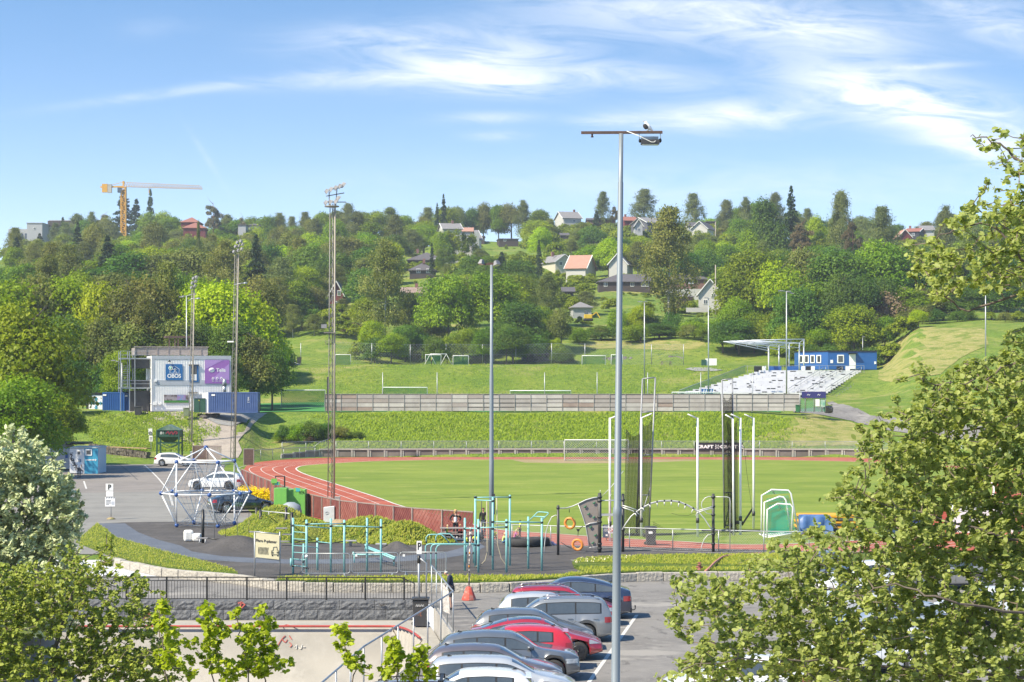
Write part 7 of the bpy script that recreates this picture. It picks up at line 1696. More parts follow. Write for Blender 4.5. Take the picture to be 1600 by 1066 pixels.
kid=lambda lab,x,y,rz,H_,J,vest,hr,low=BLKC,up_=None:prs(lab,(x,y,PZ),rz,H_,J,[('vest',TSH,vest,1.15),('trousers',TRO,low,1.02)]+([('sleeves',['chest','shL','shR','elL','elR','elL>wrL>0.8','elR>wrR>0.8'],up_,1.0)]if up_ else[]),(hr,'short'),low,hands=True)
dsc=1
kid('child in yellow vest sitting at the left end of the picnic table',(698-800)/F*pt.y,pt.y+.0,R(-70),1.12,sit(pel=(0,0,.42),chest=(0,.02,.62),neck=(0,.03,.71),head=(0,.05,.79),shL=(-.1,.03,.68),shR=(.1,.03,.68),elL=(-.14,.1,.57),elR=(.14,.1,.57),wrL=(-.08,.22,.6),wrR=(.08,.22,.6),hipL=(-.06,.02,.42),hipR=(.06,.02,.42),knL=(-.08,.26,.42),knR=(.08,.26,.42),anL=(-.08,.27,.15),anR=(.08,.27,.15)),YV,LBH)
kid('child in red top leaning over the picnic table beside the standing woman',(719.5-800)/F*pt.y,pt.y+.85,R(170),1.15,sit(pel=(0,0,.42),chest=(0,.05,.6),neck=(0,.1,.68),head=(0,.14,.75),shL=(-.1,.06,.66),shR=(.1,.06,.66),elL=(-.14,.16,.6),elR=(.14,.16,.6),wrL=(-.06,.26,.66),wrR=(.06,.26,.66),hipL=(-.06,.02,.42),hipR=(.06,.02,.42),knL=(-.08,.26,.42),knR=(.08,.26,.42),anL=(-.08,.27,.15),anR=(.08,.27,.15)),RDT,TANH)
p=PG(754,846);prs('adult in dark jacket seated low beside the slim light pole',(p.x,p.y,PZ),R(120),1.7,squat(),[('jacket',JK,NAVY,1.1),('trousers',TRO,BLKC,1.0)],(BRH,'bob'),WS)
p=PG(757,840);prs('adult in black clothes standing behind the slim light pole',(p.x-.1,p.y+2.2,PZ),R(170),1.66,stand(),[('jacket',JK,BLKC,1.1),('trousers',TRO,NAVY,1.0)],(BRH,'short'),BLKC)
p=PG(744,850);kid('child in yellow vest crouching between the turquoise posts',p.x,p.y-.6,R(150),1.15,squat(),YV,BRH)
p=PG(731,852);kid('child in yellow vest sitting on the ground in front of the picnic table',p.x,p.y+.2,R(100),1.0,squat(),YV,LBH)
p=PG(772,843);kid('child in yellow vest half hidden right of the slim light pole',p.x,p.y,R(200),1.1,squat(),YV,BRH)
p=PG(785.5,851);kid('fair haired child in pale lime jacket sitting left of the big tyre',p.x,p.y+.0,R(-80),1.2,squat(),LIM,LBH,low=BLT)
p=PG(804,846);kid('fair haired child in pink jacket leaning over the big tyre',p.x,p.y+.6,R(-90),1.15,squat(),PINK,LBH)
p=PG(812.5,842);kid('child in dark jacket and yellow vest standing behind the big tyre',p.x,p.y,R(100),1.12,stand(wrL=(-.1,.1,.56),wrR=(.1,.1,.56)),YV,BRH,up_=BLKC)
p=og(674.5,395);prs('tiny figure in yellow top walking on the terrace by the small goals',p,R(80),1.7,stand(knR=(.05,.06,.28),anR=(.05,-.06,.06),wrL=(-.13,.1,.55)),[('shirt',TSH,YV,1.15),('trousers',TRO,BLKC,1.0)],(BRH,'short'),BLKC,hands=False)
p=og(1001,444);prs('tiny figure in dark top standing under the bushes on the grassy ledge',p,R(160),1.75,stand(),[('shirt',JK,BLKC,1.15),('shorts',SHO,BLKC,1.0)],(BRH,'short'),BLKC,hands=False)
def paint(name,c,metal=.0,rough=.28): 
 m=mat(name,c,tuple(x*.94 for x in c),rough=rough,metal=metal,scale=1.5,coat=1.0,spec=.6);b_=m.node_tree.nodes['Principled BSDF'];b_.inputs['Coat IOR'].default_value=1.8;b_.inputs['Coat Roughness'].default_value=.04;return m
CG=mat('car_window_glass',(.05,.06,.065),(.075,.085,.09),rough=.03,spec=1.0,scale=1)
CG.node_tree.nodes['Principled BSDF'].inputs['Coat Weight'].default_value=1.0
TRIM=mat('black_car_trim',(.012,.012,.013),rough=.45);CHR=mat('bright_trim',(.6,.6,.62),rough=.2,metal=.9);HEAD=mat('headlight_glass',(.50,.53,.56),(.25,.27,.3),rough=.08,scale=9,spec=.9);TAIL=mat('red_tail_light',(.45,.012,.012),(.30,.01,.01),rough=.12,spec=.8);RIM=mat('alloy_rim',(.42,.43,.45),rough=.3,metal=.8);RIMD=mat('dark_alloy_rim',(.06,.06,.065),rough=.35,metal=.6);PLATEM=mat('number_plate',(.72,.72,.70),rough=.4)
# top silhouettes, front (+1) to rear (-1) in half lengths, heights in metres
SIL={
 'hatch':[(1,.50),(.985,.66),(.90,.78),(.70,.89),(.47,1.00),(.42,1.04),(.12,1.38),(.02,1.44),(-.30,1.47),(-.62,1.43),(-.80,1.36),(-.84,1.30),(-.95,1.02),(-.98,.92),(-1,.55)],
 'mpv':[(1,.55),(.985,.72),(.90,.84),(.70,.96),(.60,1.03),(.55,1.06),(.24,1.50),(.14,1.56),(-.30,1.60),(-.70,1.58),(-.84,1.53),(-.90,1.42),(-.96,1.08),(-.985,.95),(-1,.55)],
 'suv':[(1,.58),(.985,.78),(.92,.90),(.70,1.00),(.47,1.07),(.42,1.10),(.14,1.48),(.04,1.55),(-.30,1.59),(-.62,1.53),(-.82,1.43),(-.88,1.34),(-.96,1.10),(-.98,1.0),(-1,.60)],
 'fast':[(1,.48),(.985,.60),(.90,.72),(.70,.85),(.55,.93),(.50,.97),(.16,1.34),(.04,1.42),(-.18,1.44),(-.45,1.36),(-.68,1.20),(-.82,1.09),(-.96,1.03),(-.985,.95),(-1,.55)],
 'wagon':[(1,.50),(.985,.66),(.90,.78),(.70,.90),(.50,.99),(.45,1.03),(.17,1.37),(.07,1.44),(-.30,1.47),(-.70,1.43),(-.84,1.38),(-.89,1.30),(-.96,1.04),(-.985,.92),(-1,.55)],
 'crossx':[(1,.55),(.985,.74),(.90,.87),(.70,1.0),(.58,1.08),(.54,1.11),(.20,1.55),(.08,1.64),(-.15,1.66),(-.45,1.56),(-.70,1.38),(-.86,1.24),(-.97,1.16),(-.985,1.05),(-1,.65)]}
def mkc(label,kind,pnt,L,W_,loc,rz,wins,glassroof=False,rails=False,rim=RIM,mirrors=True,zs=1.0,spoiler=False,towbar=False,belt0=None,group=None,arch=False,lamp_h=0):
 rt=tg('parked_car',label,'car',loc,rz,group);sil=SIL[kind];hl=L/2;hw=W_/2
 sx_=[p[0]*hl for p in sil][::-1];sz_=[p[1]*zs for p in sil][::-1]
 # smooth the silhouette
 def top(x): 
  e=.06*hl;return sum(float(np.interp(x+o_,sx_,sz_))*w_ for o_,w_ in((-e,.2),(-e/2,.2),(0,.2),(e/2,.2),(e,.2)))if abs(x)<hl*.93 else float(np.interp(x,sx_,sz_))
 hb=belt0 or{'hatch':.93,'mpv':1.0,'suv':1.05,'fast':.90,'wagon':.93,'crossx':1.08}[kind]*zs
 def belt(x):return min(hb+.05*(-x/hl)+.0,top(x)-.035)
 wb=L*.60;rw=.335 if kind not in('suv','crossx')else.36;ax=[wb/2+.02*L,-wb/2+.02*L]
 def half(x): 
  t=abs(x)/hl;k=1-.24*max(0,(t-.62)/.38)**2.2;return hw*k
 def btm(x):
  z=.20+.10*max(0,(abs(x)/hl-.82)/.18)
  for a in ax:
   d_=abs(x-a)
   if d_<rw+.05:z=max(z,rw+math.sqrt(max((rw+.05)**2-d_*d_,0))*.98)
  return z
 def sect(x):
  w_=half(x);zb_=btm(x);zt_=top(x);be=belt(x);cab=max(0,min(1,(zt_-be)/.40))
  wr=w_*(.93-.235*cab);low=min(max(zb_+.14,.34),be-.1)
  sh=max(min(be-.22,be-.1),low+.02)
  return[(0,zb_),(w_*.90,zb_),(w_*.965,zb_+.03),(w_*.985,low),(w_*1.0,(low+sh)/2),(w_*.985,sh),(w_*.945,be),(wr+.02,max(zt_-.10*cab-.012,be+.006)),(wr-.06,zt_-.028*cab-.004),(wr*.55,zt_+.010*cab),(0,zt_+.022*cab)]
 xs_=sorted(set([round(v_,4)for v_ in np.linspace(-hl,hl,70)]+[round(a+d_,4)for a in ax for d_ in np.linspace(-rw-.052,rw+.052,20)]+[round(p*hl,4)for p in(.985,.95,-.985,-.95)]))
 mb=MB();S=[sect(x)for x in xs_];n=len(S[0])
 for s_ in(1,-1):
  o=len(mb.v)
  for x,se in zip(xs_,S):
   for(y,z)in se:mb.v.append((x,y*s_,z))
  for i in range(len(xs_)-1):
   for j in range(n-1):
    a=o+i*n+j;f=(a,a+n,a+n+1,a+1);mb.f.append(f if s_<0 else f[::-1]);mb.m.append(1 if j<2 else 0);mb.sm.append(j>=2)
  for i,fl in((0,True),(len(xs_)-1,False)):
   f=tuple(o+i*n+j for j in range(n));mb.f.append(f if fl==(s_>0)else f[::-1]);mb.m.append(0);mb.sm.append(False)
 body=mb.bd('body',[pnt,TRIM],rt)
 bmx=bmesh.new();bmx.from_mesh(body.data);bmesh.ops.remove_doubles(bmx,verts=bmx.verts[:],dist=.0008);bmesh.ops.recalc_face_normals(bmx,faces=bmx.faces[:]);bmx.to_mesh(body.data);bmx.free()
 def side_pt(x,t,s_,off): # t: 0 belt .. 1 roof edge
  se=sect(x);a,b=se[6],se[7];nrm_=V3((0,s_*(b[1]-a[1]),s_*0+(a[0]-b[0]))).normalized()if(b[1]-a[1])>1e-4 else V3((0,s_,0))
  p=V3((x,s_*(a[0]+(b[0]-a[0])*t),a[1]+(b[1]-a[1])*t));nn=V3((0,(b[1]-a[1])*s_,(a[0]-b[0]))).normalized();return p+nn*off
 def spt(x0,x1,t0,t1,off,m_,nm,par,n_=14,both=True,slant=0):
  for s_ in((1,-1)if both else(-1,)):
   mb=MB();cnt=0;o=0
   for i in range(n_+1):
    x=x0+(x1-x0)*i/n_
    mb.v.append(tuple(side_pt(x,t0,s_,off)));mb.v.append(tuple(side_pt(x+slant,t1,s_,off)))
   for i in range(n_):a=2*i;mb.f.append((a,a+1,a+3,a+2));mb.m.append(0);mb.sm.append(True)
   mb.bd(nm,m_,par)
 # greenhouse band: dark trim strip then the panes above it
 f0,f1=wins[0],wins[-1]
 for i in range(0,len(wins)-1):
  a,b=wins[i]*hl,wins[i+1]*hl
  spt(b+.03,a-.03,.10,.90,.007,CG,'side_window',rt)
 spt(f1*hl-.02,f0*hl+.02,.04,.96,.003,TRIM,'window_surround',rt,n_=24)
 if arch:spt(f1*hl-.02,f0*hl+.02,.955,.99,.008,CHR,'window_trim',rt,n_=24)
 def top_patch(x0,x1,m_,nm,yk=.93,off=.006,n_=12,ny=8):
  mb=MB(); 
  for i in range(n_+1):
   x=x0+(x1-x0)*i/n_;se=sect(x);xs2=[q[0]for q in se[6:]][::-1];zs2=[q[1]for q in se[6:]][::-1];w_=se[8][0]+.02
   for j in range(ny+1):
    y=(-1+2*j/ny)*w_*yk;z=float(np.interp(abs(y),xs2,zs2));dz=(top(x+.02)-top(x-.02))/.04;nn=V3((-dz,0,1)).normalized();mb.v.append(tuple(V3((x,y,z))+nn*off))
  for i in range(n_):
   for j in range(ny):a=i*(ny+1)+j;mb.f.append((a,a+1,a+ny+2,a+ny+1));mb.m.append(0);mb.sm.append(True)
  return mb.bd(nm,m_,rt)
 idx_={'hatch':(.41,.10,-.85,-.955),'mpv':(.54,.22,-.90,-.96),'suv':(.41,.12,-.87,-.955),'fast':(.49,.14,-.42,-.80),'wagon':(.44,.15,-.885,-.955),'crossx':(.53,.19,-.42,-.84)}[kind]
 top_patch(idx_[1]*hl,idx_[0]*hl,CG,'windscreen');top_patch(idx_[3]*hl,idx_[2]*hl,CG,'rear_window',yk=.88)
 if glassroof:top_patch(idx_[2]*hl+.05,idx_[1]*hl-.12,CG,'glass_roof',yk=.86)
 # lamps: patches on the corners
 def cnr(x0,x1,za,zb_,m_,nm,wrap=.35):
  for s_ in(1,-1):
   mb=MB();n_=8
   for i in range(n_+1):
    x=x0+(x1-x0)*i/n_;se=sect(x);ys=[q[0]for q in se[2:7]];zz_=[q[1]for q in se[2:7]];zbx=min(zb_,top(x)-.03)
    for z in(za,zbx):y=float(np.interp(z,zz_,ys));mb.v.append((x,s_*(y+.008),z))
   for i in range(n_):a=2*i;mb.f.append((a,a+1,a+3,a+2));mb.m.append(0);mb.sm.append(True)
   xe=x1+(.012 if x1>0 else-.012);se=sect(x1);y=float(np.interp((za+zb_)/2,[q[1]for q in se[2:7]],[q[0]for q in se[2:7]]))
   mb.add([(xe,s_*(y+.008),za),(xe,s_*(y-wrap),za+.02),(xe,s_*(y-wrap),min(zb_,top(x1)-.03)),(xe,s_*(y+.008),min(zb_,top(x1)-.03))],[(0,1,2,3)])
   mb.bd(nm,m_,rt)
 cnr(hl*.80,hl*.975,.60+lamp_h,.745+lamp_h,HEAD,'headlight');cnr(-hl*.86,-hl*.99,.74+lamp_h,.95+lamp_h,TAIL,'tail_light')
 # wheels
 for a in ax:
  for s_ in(1,-1):
   y=half(a)-.20
   m=MB();m.lathe((a,y*s_ if s_>0 else y*s_-.0,rw),[(rw*.66,.19*s_),(rw*.95,.185*s_),(rw,.16*s_),(rw,.0),(rw*.9,-.03*s_)],28,axis='Y');w=m.bd('wheel',RUBB,rt)
   m=MB();m.lathe((a,y*s_,rw),[(rw*.60,.178*s_),(rw*.68,.192*s_),(rw*.62,.195*s_)],24,axis='Y');m2=MB()
   m.lathe((a,y*s_,rw),[(.05,.185*s_),(.07,.2*s_),(.0,.205*s_)],12,axis='Y')
   for q in range(5):
    an=q*2*math.pi/5+.3;dx,dz=math.cos(an),math.sin(an)
    for e in(-.12,.12):m.bar((a+dx*.05,(y+.197*1)*s_ if s_>0 else-(y+.197),rw+dz*.05),(a+math.cos(an+e)*rw*.63,(y+.19)*s_,rw+math.sin(an+e)*rw*.63),.035)
   m.bd('rim',rim,w)
 m=MB();m.box((0,0,.30),(L*.86,W_*.72,.16));m.bd('underbody',TRIM,rt)
 # sills, bumpers, mirrors, handles, seams
 m=MB()
 for s_ in(1,-1):m.box((.02*L,s_*(hw*.975),.245),(wb-rw*2-.16,.035,.09))
 m.bd('sill',TRIM,rt)
 if mirrors:
  for s_ in(1,-1):m=MB();m.ball((idx_[0]*hl*.62+.12,s_*(hw+.055),hb+.09),.115,0,10,(.75,1.0,.62));m.tube([(idx_[0]*hl*.62+.14,s_*(hw*.9),hb+.04),(idx_[0]*hl*.62+.12,s_*(hw+.03),hb+.06)],.025,6);m.bd('wing_mirror',pnt if not arch else TRIM,rt)
 for a,b in zip(wins[:-1],wins[1:]):
  if abs(a-b)*hl<.62:continue
  for s_ in(1,-1):m=MB();x=b*hl+.20;se=sect(x);m.box((x,s_*(float(np.interp(hb-.13,[q[1]for q in se[2:7]],[q[0]for q in se[2:7]]))+.015),hb-.13),(.18,.03,.028));m.bd('door_handle',pnt,rt)
 m=MB()
 for xw in wins[1:-1]+[wins[0]*.92]:
  x=xw*hl
  if btm(x)>.3:continue
  for s_ in(1,-1):
   se=sect(x);pts=[(x,s_*(q[0]+.0025),q[1])for q in se[3:7]];m.tube(pts,.0045,4)
 m.bd('door_seams',TRIM,rt)
 m=MB();m.box((hl-.0,0,.42),(.035,W_*.55,.16));m.bd('front_grille',TRIM,rt)
 m=MB();m.box((hl+.02,0,.40),(.012,.52,.11));m.bd('number_plate',PLATEM,rt);m=MB();m.box((-hl-.012,0,.80 if kind in('hatch','mpv','wagon')else.62),(.012,.52,.11));m.bd('number_plate',PLATEM,rt)
 m=MB();m.box((-hl*.985,0,.36),(.09,W_*.78,.20));m.bd('rear_bumper',TRIM if kind in('suv','crossx')else pnt,rt,bevel=.02)
 m=MB()
 xa=-.62*hl;m.plate([(xa,-.012,top(xa)+.01),(xa-.18,-.008,top(xa)+.01),(xa-.16,-.004,top(xa)+.07)],.02);m.bd('roof_antenna',TRIM,rt)
 if rails:
  for s_ in(1,-1):
   m=MB();pts=[]
   for x in np.linspace(idx_[1]*hl-.15,-.78*hl,9):se=sect(x);pts.append((x,s_*(se[8][0]-.03),top(x)+(.055 if abs(x-idx_[1]*hl+.15)>.05 and abs(x+.78*hl)>.05 else.0)))
   m.tube(pts,.018,6);m.bd('roof_rail',CHR if rails==1 else TRIM,rt)
  if rails==3:
   for x in(.0,-.8):m=MB();m.box((x,0,top(x)+.10),(.09,W_*.80,.03));m.box((x,-W_*.36,top(x)+.08),(.16,.12,.09));m.box((x,W_*.36,top(x)+.08),(.16,.12,.09));m.bd('roof_bar',TRIM,rt)
 if spoiler:x=-.84*hl;m=MB();m.box((x-.04,0,top(x)+.005),(.24,W_*.60,.03),0,0,0,R(-4));m.bd('roof_spoiler',pnt,rt,bevel=.01)
 if towbar:m=MB();m.tube([(-hl+.1,0,.3),(-hl-.12,0,.29),(-hl-.18,0,.33),(-hl-.18,0,.42)],.022,8);m.ball((-hl-.18,0,.45),.035);m.bd('tow_bar',TRIM,rt)
 return rt
RED1=paint('bright_red_paint',(.52,.012,.015));RED2=paint('deep_red_paint',(.36,.012,.022),.15);GRY1=paint('mid_grey_metallic',(.25,.26,.27),.3,.3);GRY2=paint('dark_grey_metallic',(.13,.14,.155),.3,.3);GRY3=paint('stone_grey_metallic',(.30,.295,.29),.3,.32);SLV=paint('silver_metallic',(.50,.51,.52),.3,.3);PUR=paint('dark_plum_metallic',(.13,.11,.115),.3,.3);WHP=paint('white_car_paint',(.72,.73,.74));BLP=paint('black_car_paint',(.012,.014,.018));NVP=paint('dark_blue_metallic',(.035,.045,.085),.35,.25);SLB=paint('silver_blue_metallic',(.44,.48,.52),.4,.3)
def rwc(pxc,d,*a,face=1,**k):return mkc(a[0],a[1],a[2],a[3],a[4],((pxc-800)/F*d,d,.0),0 if face>0 else math.pi,**k)
W3=[.36,-.03,-.42,-.72]
rwc(891,85.3,'dark blue low tailed car with pale roof highlight at the far end of the row','crossx',NVP,5.0,2.0,face=-1,wins=[.46,.0,-.40,-.72],towbar=True,arch=True,rim=RIMD)
rwc(877,82.8,'deep red estate with roof rails, second car from the far end of the row','wagon',RED2,4.45,1.8,wins=[.38,-.05,-.50,-.80],rails=1,zs=1.06)
rwc(860,80.3,'silver grey hatchback between the deep red estate and the grey people carrier','hatch',SLV,4.2,1.78,wins=W3,zs=1.05)
rwc(863,77.8,'grey people carrier with its rear towards the aisle','mpv',GRY1,4.5,1.83,face=-1,wins=[.44,.10,-.38,-.80],rails=1,towbar=True,zs=1.02)
rwc(833,75.3,'dark grey blue hatchback nosing out between the grey people carrier and the red saloon','hatch',GRY2,4.4,1.8,wins=W3,zs=1.0)
rwc(836,72.8,'deep red fastback saloon with dark wheels and its nose out','fast',RED2,4.7,1.85,wins=[.42,-.03,-.44,-.64],glassroof=True,rim=RIMD,arch=True)
rwc(798.5,70.2,'bright red hatchback with its rear towards the aisle','hatch',RED1,4.26,1.8,face=-1,wins=[.36,-.03,-.42,-.66],spoiler=True)
rwc(793,67.8,'dark grey crossover with large windscreen and its nose out','suv',GRY2,4.7,1.88,wins=[.36,-.03,-.42,-.74],glassroof=False,arch=False,rim=RIMD,zs=.99)
rwc(771,65.2,'dark plum estate with its nose out beside the dark grey crossover','hatch',PUR,4.4,1.8,wins=W3,zs=1.0)
rwc(782,62.4,'silver estate with pale bonnet between the plum and the white car','wagon',SLV,4.6,1.8,wins=[.38,-.05,-.50,-.80],zs=1.0)
rwc(729,59.6,'white hatchback with its rear towards the aisle at the near end','hatch',WHP,4.1,1.8,face=-1,wins=[.36,-.03,-.42,-.66],spoiler=True)
rwc(690,57.2,'grey estate with black roof bars nearest to the camera','wagon',GRY3,4.6,1.82,wins=[.38,-.05,-.50,-.80],rails=3)
# cars on the upper lot
def frc(px,py,rz,*a,**k):p=PG(px,py);return mkc(a[0],a[1],a[2],a[3],a[4],(p.x,p.y,PZ),rz,**k)
frc(273,728.5,R(-4),'white hatchback parked alone by the green silo','hatch',WHP,4.25,1.8,wins=[.36,-.03,-.42,-.66])
frc(338,766,R(176),'white sport utility car seen through the climbing net','suv',WHP,4.5,1.85,wins=[.36,-.03,-.42,-.74],rim=RIMD)
frc(378,800,R(22),'black car at an angle behind the climbing net','fast',BLP,4.7,1.85,wins=[.42,-.03,-.44,-.64],arch=True)
frc(139.5,733,R(80),'dark blue car just visible behind the blue trailer','hatch',NVP,4.3,1.8,wins=W3)
# the other row behind the right hand tree
cars2=[(1250,868,'mpv',GRY2,'dark people carrier with pale roof behind the tips of the right tree',R(-90)),(1350,912,'hatch',WHP,'white hatchback glimpsed through the right tree above the others',R(200)),(1345,950,'suv',WHP,'white crossover glimpsed through the middle of the right tree',R(195)),(1385,985,'hatch',SLB,'silver car glimpsed through the lower right tree',R(190)),(1360,1035,'wagon',WHP,'white estate glimpsed low through the right tree',R(190)),(1480,905,'suv',GRY3,'grey crossover hidden deep behind the right tree',R(190)),(1540,960,'hatch',WHP,'white hatchback furthest right behind the tree',R(190)),(1150,1085,'hatch',WHP,'white car roof at the lower edge right of the thick pole',R(180))]
for px,py,kd,pn_,lab,rz in cars2:
 p=G(px,py+14,0);mkc(lab,kd,pn_,4.4,1.8,(p.x,min(p.y,98.5),0),rz,wins=W3 if kd!='mpv' else[.44,.10,-.38,-.80])
TIL=mat('dark_roof_tiles',(.075,.07,.075),(.11,.10,.105),rough=.8,scale=1.5);TILG=mat('grey_roof_tiles',(.17,.165,.17),(.23,.22,.22),rough=.85,scale=1.5);TILR=mat('red_roof_tiles',(.30,.12,.085),(.23,.095,.07),rough=.85,scale=1.5);TILO=mat('salmon_roof_tiles',(.40,.22,.16),(.34,.19,.14),rough=.85,scale=1.5)
WW=mat('white_boarding',(.48,.47,.44),(.41,.405,.39),rough=.7,stretch=(1,1,5),scale=1);WC=mat('cream_boarding',(.50,.47,.38),(.44,.41,.33),rough=.7,stretch=(1,1,5),scale=1);WB_=mat('dark_brown_boarding',(.045,.035,.032),(.065,.05,.045),rough=.8,stretch=(1,1,5),scale=1);WR_=mat('falu_red_boarding',(.16,.03,.03),(.12,.025,.025),rough=.8,stretch=(1,1,5),scale=1);WBR=mat('brown_boarding',(.22,.12,.095),(.17,.095,.08),rough=.8,stretch=(1,1,5),scale=1);WG_=mat('grey_rendered_wall',(.36,.37,.39),(.30,.31,.33),rough=.8);BRK=mat('chimney_brick',(.22,.11,.09),(.15,.09,.08),rough=.9,scale=4);WT=mat('white_window_frame',(.74,.74,.72),rough=.5)
HOUSES=[]
def house(label,pxa,pxb,ye,yr,d,dep,yaw,wall,roof,kind='gable',axis='x',wins=((.3,.5),(.7,.5)),chim=None,trim=None,zbase=None,lower=None,cat='house',name='house',wsz=(1.1,1.2),clear=0,hgt=None):
 """pxa..pxb width, ye eaves row, yr ridge row in the photograph; the wall stands from eaves down to the ground"""
 hw=3.1 if kind!='gable' else 4.6;pc=(pxa+pxb)/2
 if not lower and hgt is None:
  for dd in range(445,990,5):
   if gdy(pc,dd)<=ye+hw*F/dd:d=dd;break
 w_=(pxb-pxa)/F*d/max(.5,math.cos(yaw));ze=CAMH-(ye-HY)*d/F;zr=CAMH-(yr-HY)*d/F;cx=((pxa+pxb)/2-800)/F*d;zg=gdz(cx,d)-.6 if zbase is None else CAMH-(zbase-HY)*d/F
 zg=min(zg,ze-2.4);rt=tg(name,label,cat,(cx,d+dep/2,zg),yaw);h=ze-zg;r_=zr-zg;a,b=w_/2,dep/2
 m=MB()
 if kind=='gable' and axis=='y': # gable faces the viewer
  m.add([(-a,-b,0),(a,-b,0),(a,b,0),(-a,b,0),(-a,-b,h),(a,-b,h),(a,b,h),(-a,b,h),(0,-b,r_),(0,b,r_)],[(0,1,5,8,4),(2,3,7,9,6),(1,2,6,5),(3,0,4,7),(0,3,2,1)])
 elif kind=='gable':m.add([(-a,-b,0),(a,-b,0),(a,b,0),(-a,b,0),(-a,-b,h),(a,-b,h),(a,b,h),(-a,b,h),(-a,0,r_),(a,0,r_)],[(0,1,5,4),(2,3,7,6),(1,2,6,9,5),(3,0,4,8,7),(0,3,2,1)])
 else:m.box0(-a,a,-b,b,0,h)
 m.bd('wall',wall,rt)
 if lower:m=MB();m.box0(-a-.04,a+.04,-b-.04,b+.04,0,lower);m.bd('ground_floor',WW,rt)
 m=MB();o=.5;t=.22
 if kind=='gable':
  def slope(p0,p1,p2,p3):m.plate([p0,p1,p2,p3],t)
  if axis=='y':sl=(r_-h)/a;slope((-a-o,-b-o,h-sl*o+t/2),(0,-b-o,r_+t/2),(0,b+o,r_+t/2),(-a-o,b+o,h-sl*o+t/2));slope((a+o,-b-o,h-sl*o+t/2),(0,-b-o,r_+t/2),(0,b+o,r_+t/2),(a+o,b+o,h-sl*o+t/2))
  else:sl=(r_-h)/b;slope((-a-o,-b-o,h-sl*o+t/2),(-a-o,0,r_+t/2),(a+o,0,r_+t/2),(a+o,-b-o,h-sl*o+t/2));slope((-a-o,b+o,h-sl*o+t/2),(-a-o,0,r_+t/2),(a+o,0,r_+t/2),(a+o,b+o,h-sl*o+t/2))
 elif kind=='hip':
  e=max(a-b,.1)if axis=='x' else 0;m.add([(-a-o,-b-o,h),(a+o,-b-o,h),(a+o,b+o,h),(-a-o,b+o,h),(-e,0,r_),(e,0,r_),(-a-o,-b-o,h-.2),(a+o,-b-o,h-.2),(a+o,b+o,h-.2),(-a-o,b+o,h-.2)],[(0,1,5,4),(2,3,4,5),(1,2,5),(3,0,4),(6,7,1,0),(7,8,2,1),(8,9,3,2),(9,6,0,3),(9,8,7,6)])
 else:m.box0(-a-.3,a+.3,-b-.3,b+.3,h+.002,h+.3)
 rf=m.bd('roof',roof,rt)
 if trim and kind=='gable':
  m=MB()
  if axis=='y':m.bar((-a-o,-b-o-.06,h-(r_-h)/a*o+.1),(0,-b-o-.06,r_+.12),.22);m.bar((a+o,-b-o-.06,h-(r_-h)/a*o+.1),(0,-b-o-.06,r_+.12),.22)
  else:
   for s_ in(-1,1):m.bar((s_*(a+o+.06),-b-o,h-(r_-h)/b*o+.1),(s_*(a+o+.06),0,r_+.12),.22)
  m.bd('barge_boards',trim,rt)
 if chim:
  for cxx in chim:m=MB();m.box((cxx*a,0 if axis=='x' else-b*.2,r_+.45),(.8,.8,1.5));m.bd('chimney',BRK,rf)
 for u_,v_ in wins:
  x=-a+2*a*u_;z=h*v_ if v_<=1 else h+(r_-h)*(v_-1);m=MB();m.box((x,-b-.05,z),(wsz[0],.1,wsz[1]));wo=m.bd('window',WT,rt)
  m=MB();m.box((x-wsz[0]*.22,-b-.115,z),(wsz[0]*.36,.03,wsz[1]*.78));m.box((x+wsz[0]*.22,-b-.115,z),(wsz[0]*.36,.03,wsz[1]*.78));m.bd('pane',GLASS,wo)
 HOUSES.append((min(pxa,pxb)-2,max(pxa,pxb)+2,yr,ye+clear,d));return rt
hd_=lambda*a,**k:house(*a,**k)
# left skyline
rt=house('pale concrete school like block on the left skyline',42,66,349,349,950,20,0,WG_,WG_,'flat',hgt=1,wins=((.5,.88),),clear=24,cat='building',name='apartment_building')
m=MB();m.box0(-14,-3.5,-2,12,0,rt.location.z*0+CAMH-(356-HY)*950/F-rt.location.z);m.bd('front_block',WG_,rt)
for k in range(4):m=MB();m.box((-12.5+k*2.3,-2.1,CAMH-(367-HY)*950/F-rt.location.z),(1.5,.2,2.4));m.bd('window',GLASS,rt)
m=MB();m.box0(3.5,16,4,20,0,CAMH-(343-HY)*960/F-rt.location.z);m.bd('upper_block',WG_,rt);m=MB();m.box0(3.0,16.2,3.5,3.98,CAMH-(352-HY)*955/F-rt.location.z,CAMH-(343-HY)*955/F-rt.location.z);m.bd('dark_upper_cladding',WB_,rt)
house('red roofed house on the left skyline right of the crane',284,318,356,346,820,14,.1,WR_,TILR,'hip',clear=4);house('small red hipped roof rising behind the red roofed house',283,310,347,338,850,12,0,WR_,TILR,'hip',wins=(),clear=0)
house('small white house corner on the skyline left of the tall lattice mast',386,402,352,348,800,9,.2,WW,TIL,'hip',clear=4);house('flat grey roofed house at the skyline beside the yellow green tree',372,384,352,350,790,8,0,WG_,TIL,'flat',wins=())
house('dark red house with white edged steep gable in the wood behind the tall mast',515,536,459,440,500,9,0,WR_,TIL,'gable','y',wins=((.3,1.05),(.7,1.05),(.5,.5)),trim=WT,clear=16,wsz=(.9,1.4))
house('brown roof half hidden above the birch in the middle wood',628,664,458,449,505,9,0,WW,mat('brown_roof',(.30,.22,.18),(.24,.17,.14)),'gable','x',wins=(),chim=(.2,),clear=0)
house('dark house with pyramid roof and pale chimney in the middle of the wood',640,679,422,409,545,12,0,WB_,TIL,'hip','y',wins=((.35,.92),(.75,.92)),chim=(.1,),clear=18,wsz=(1.3,1.4))
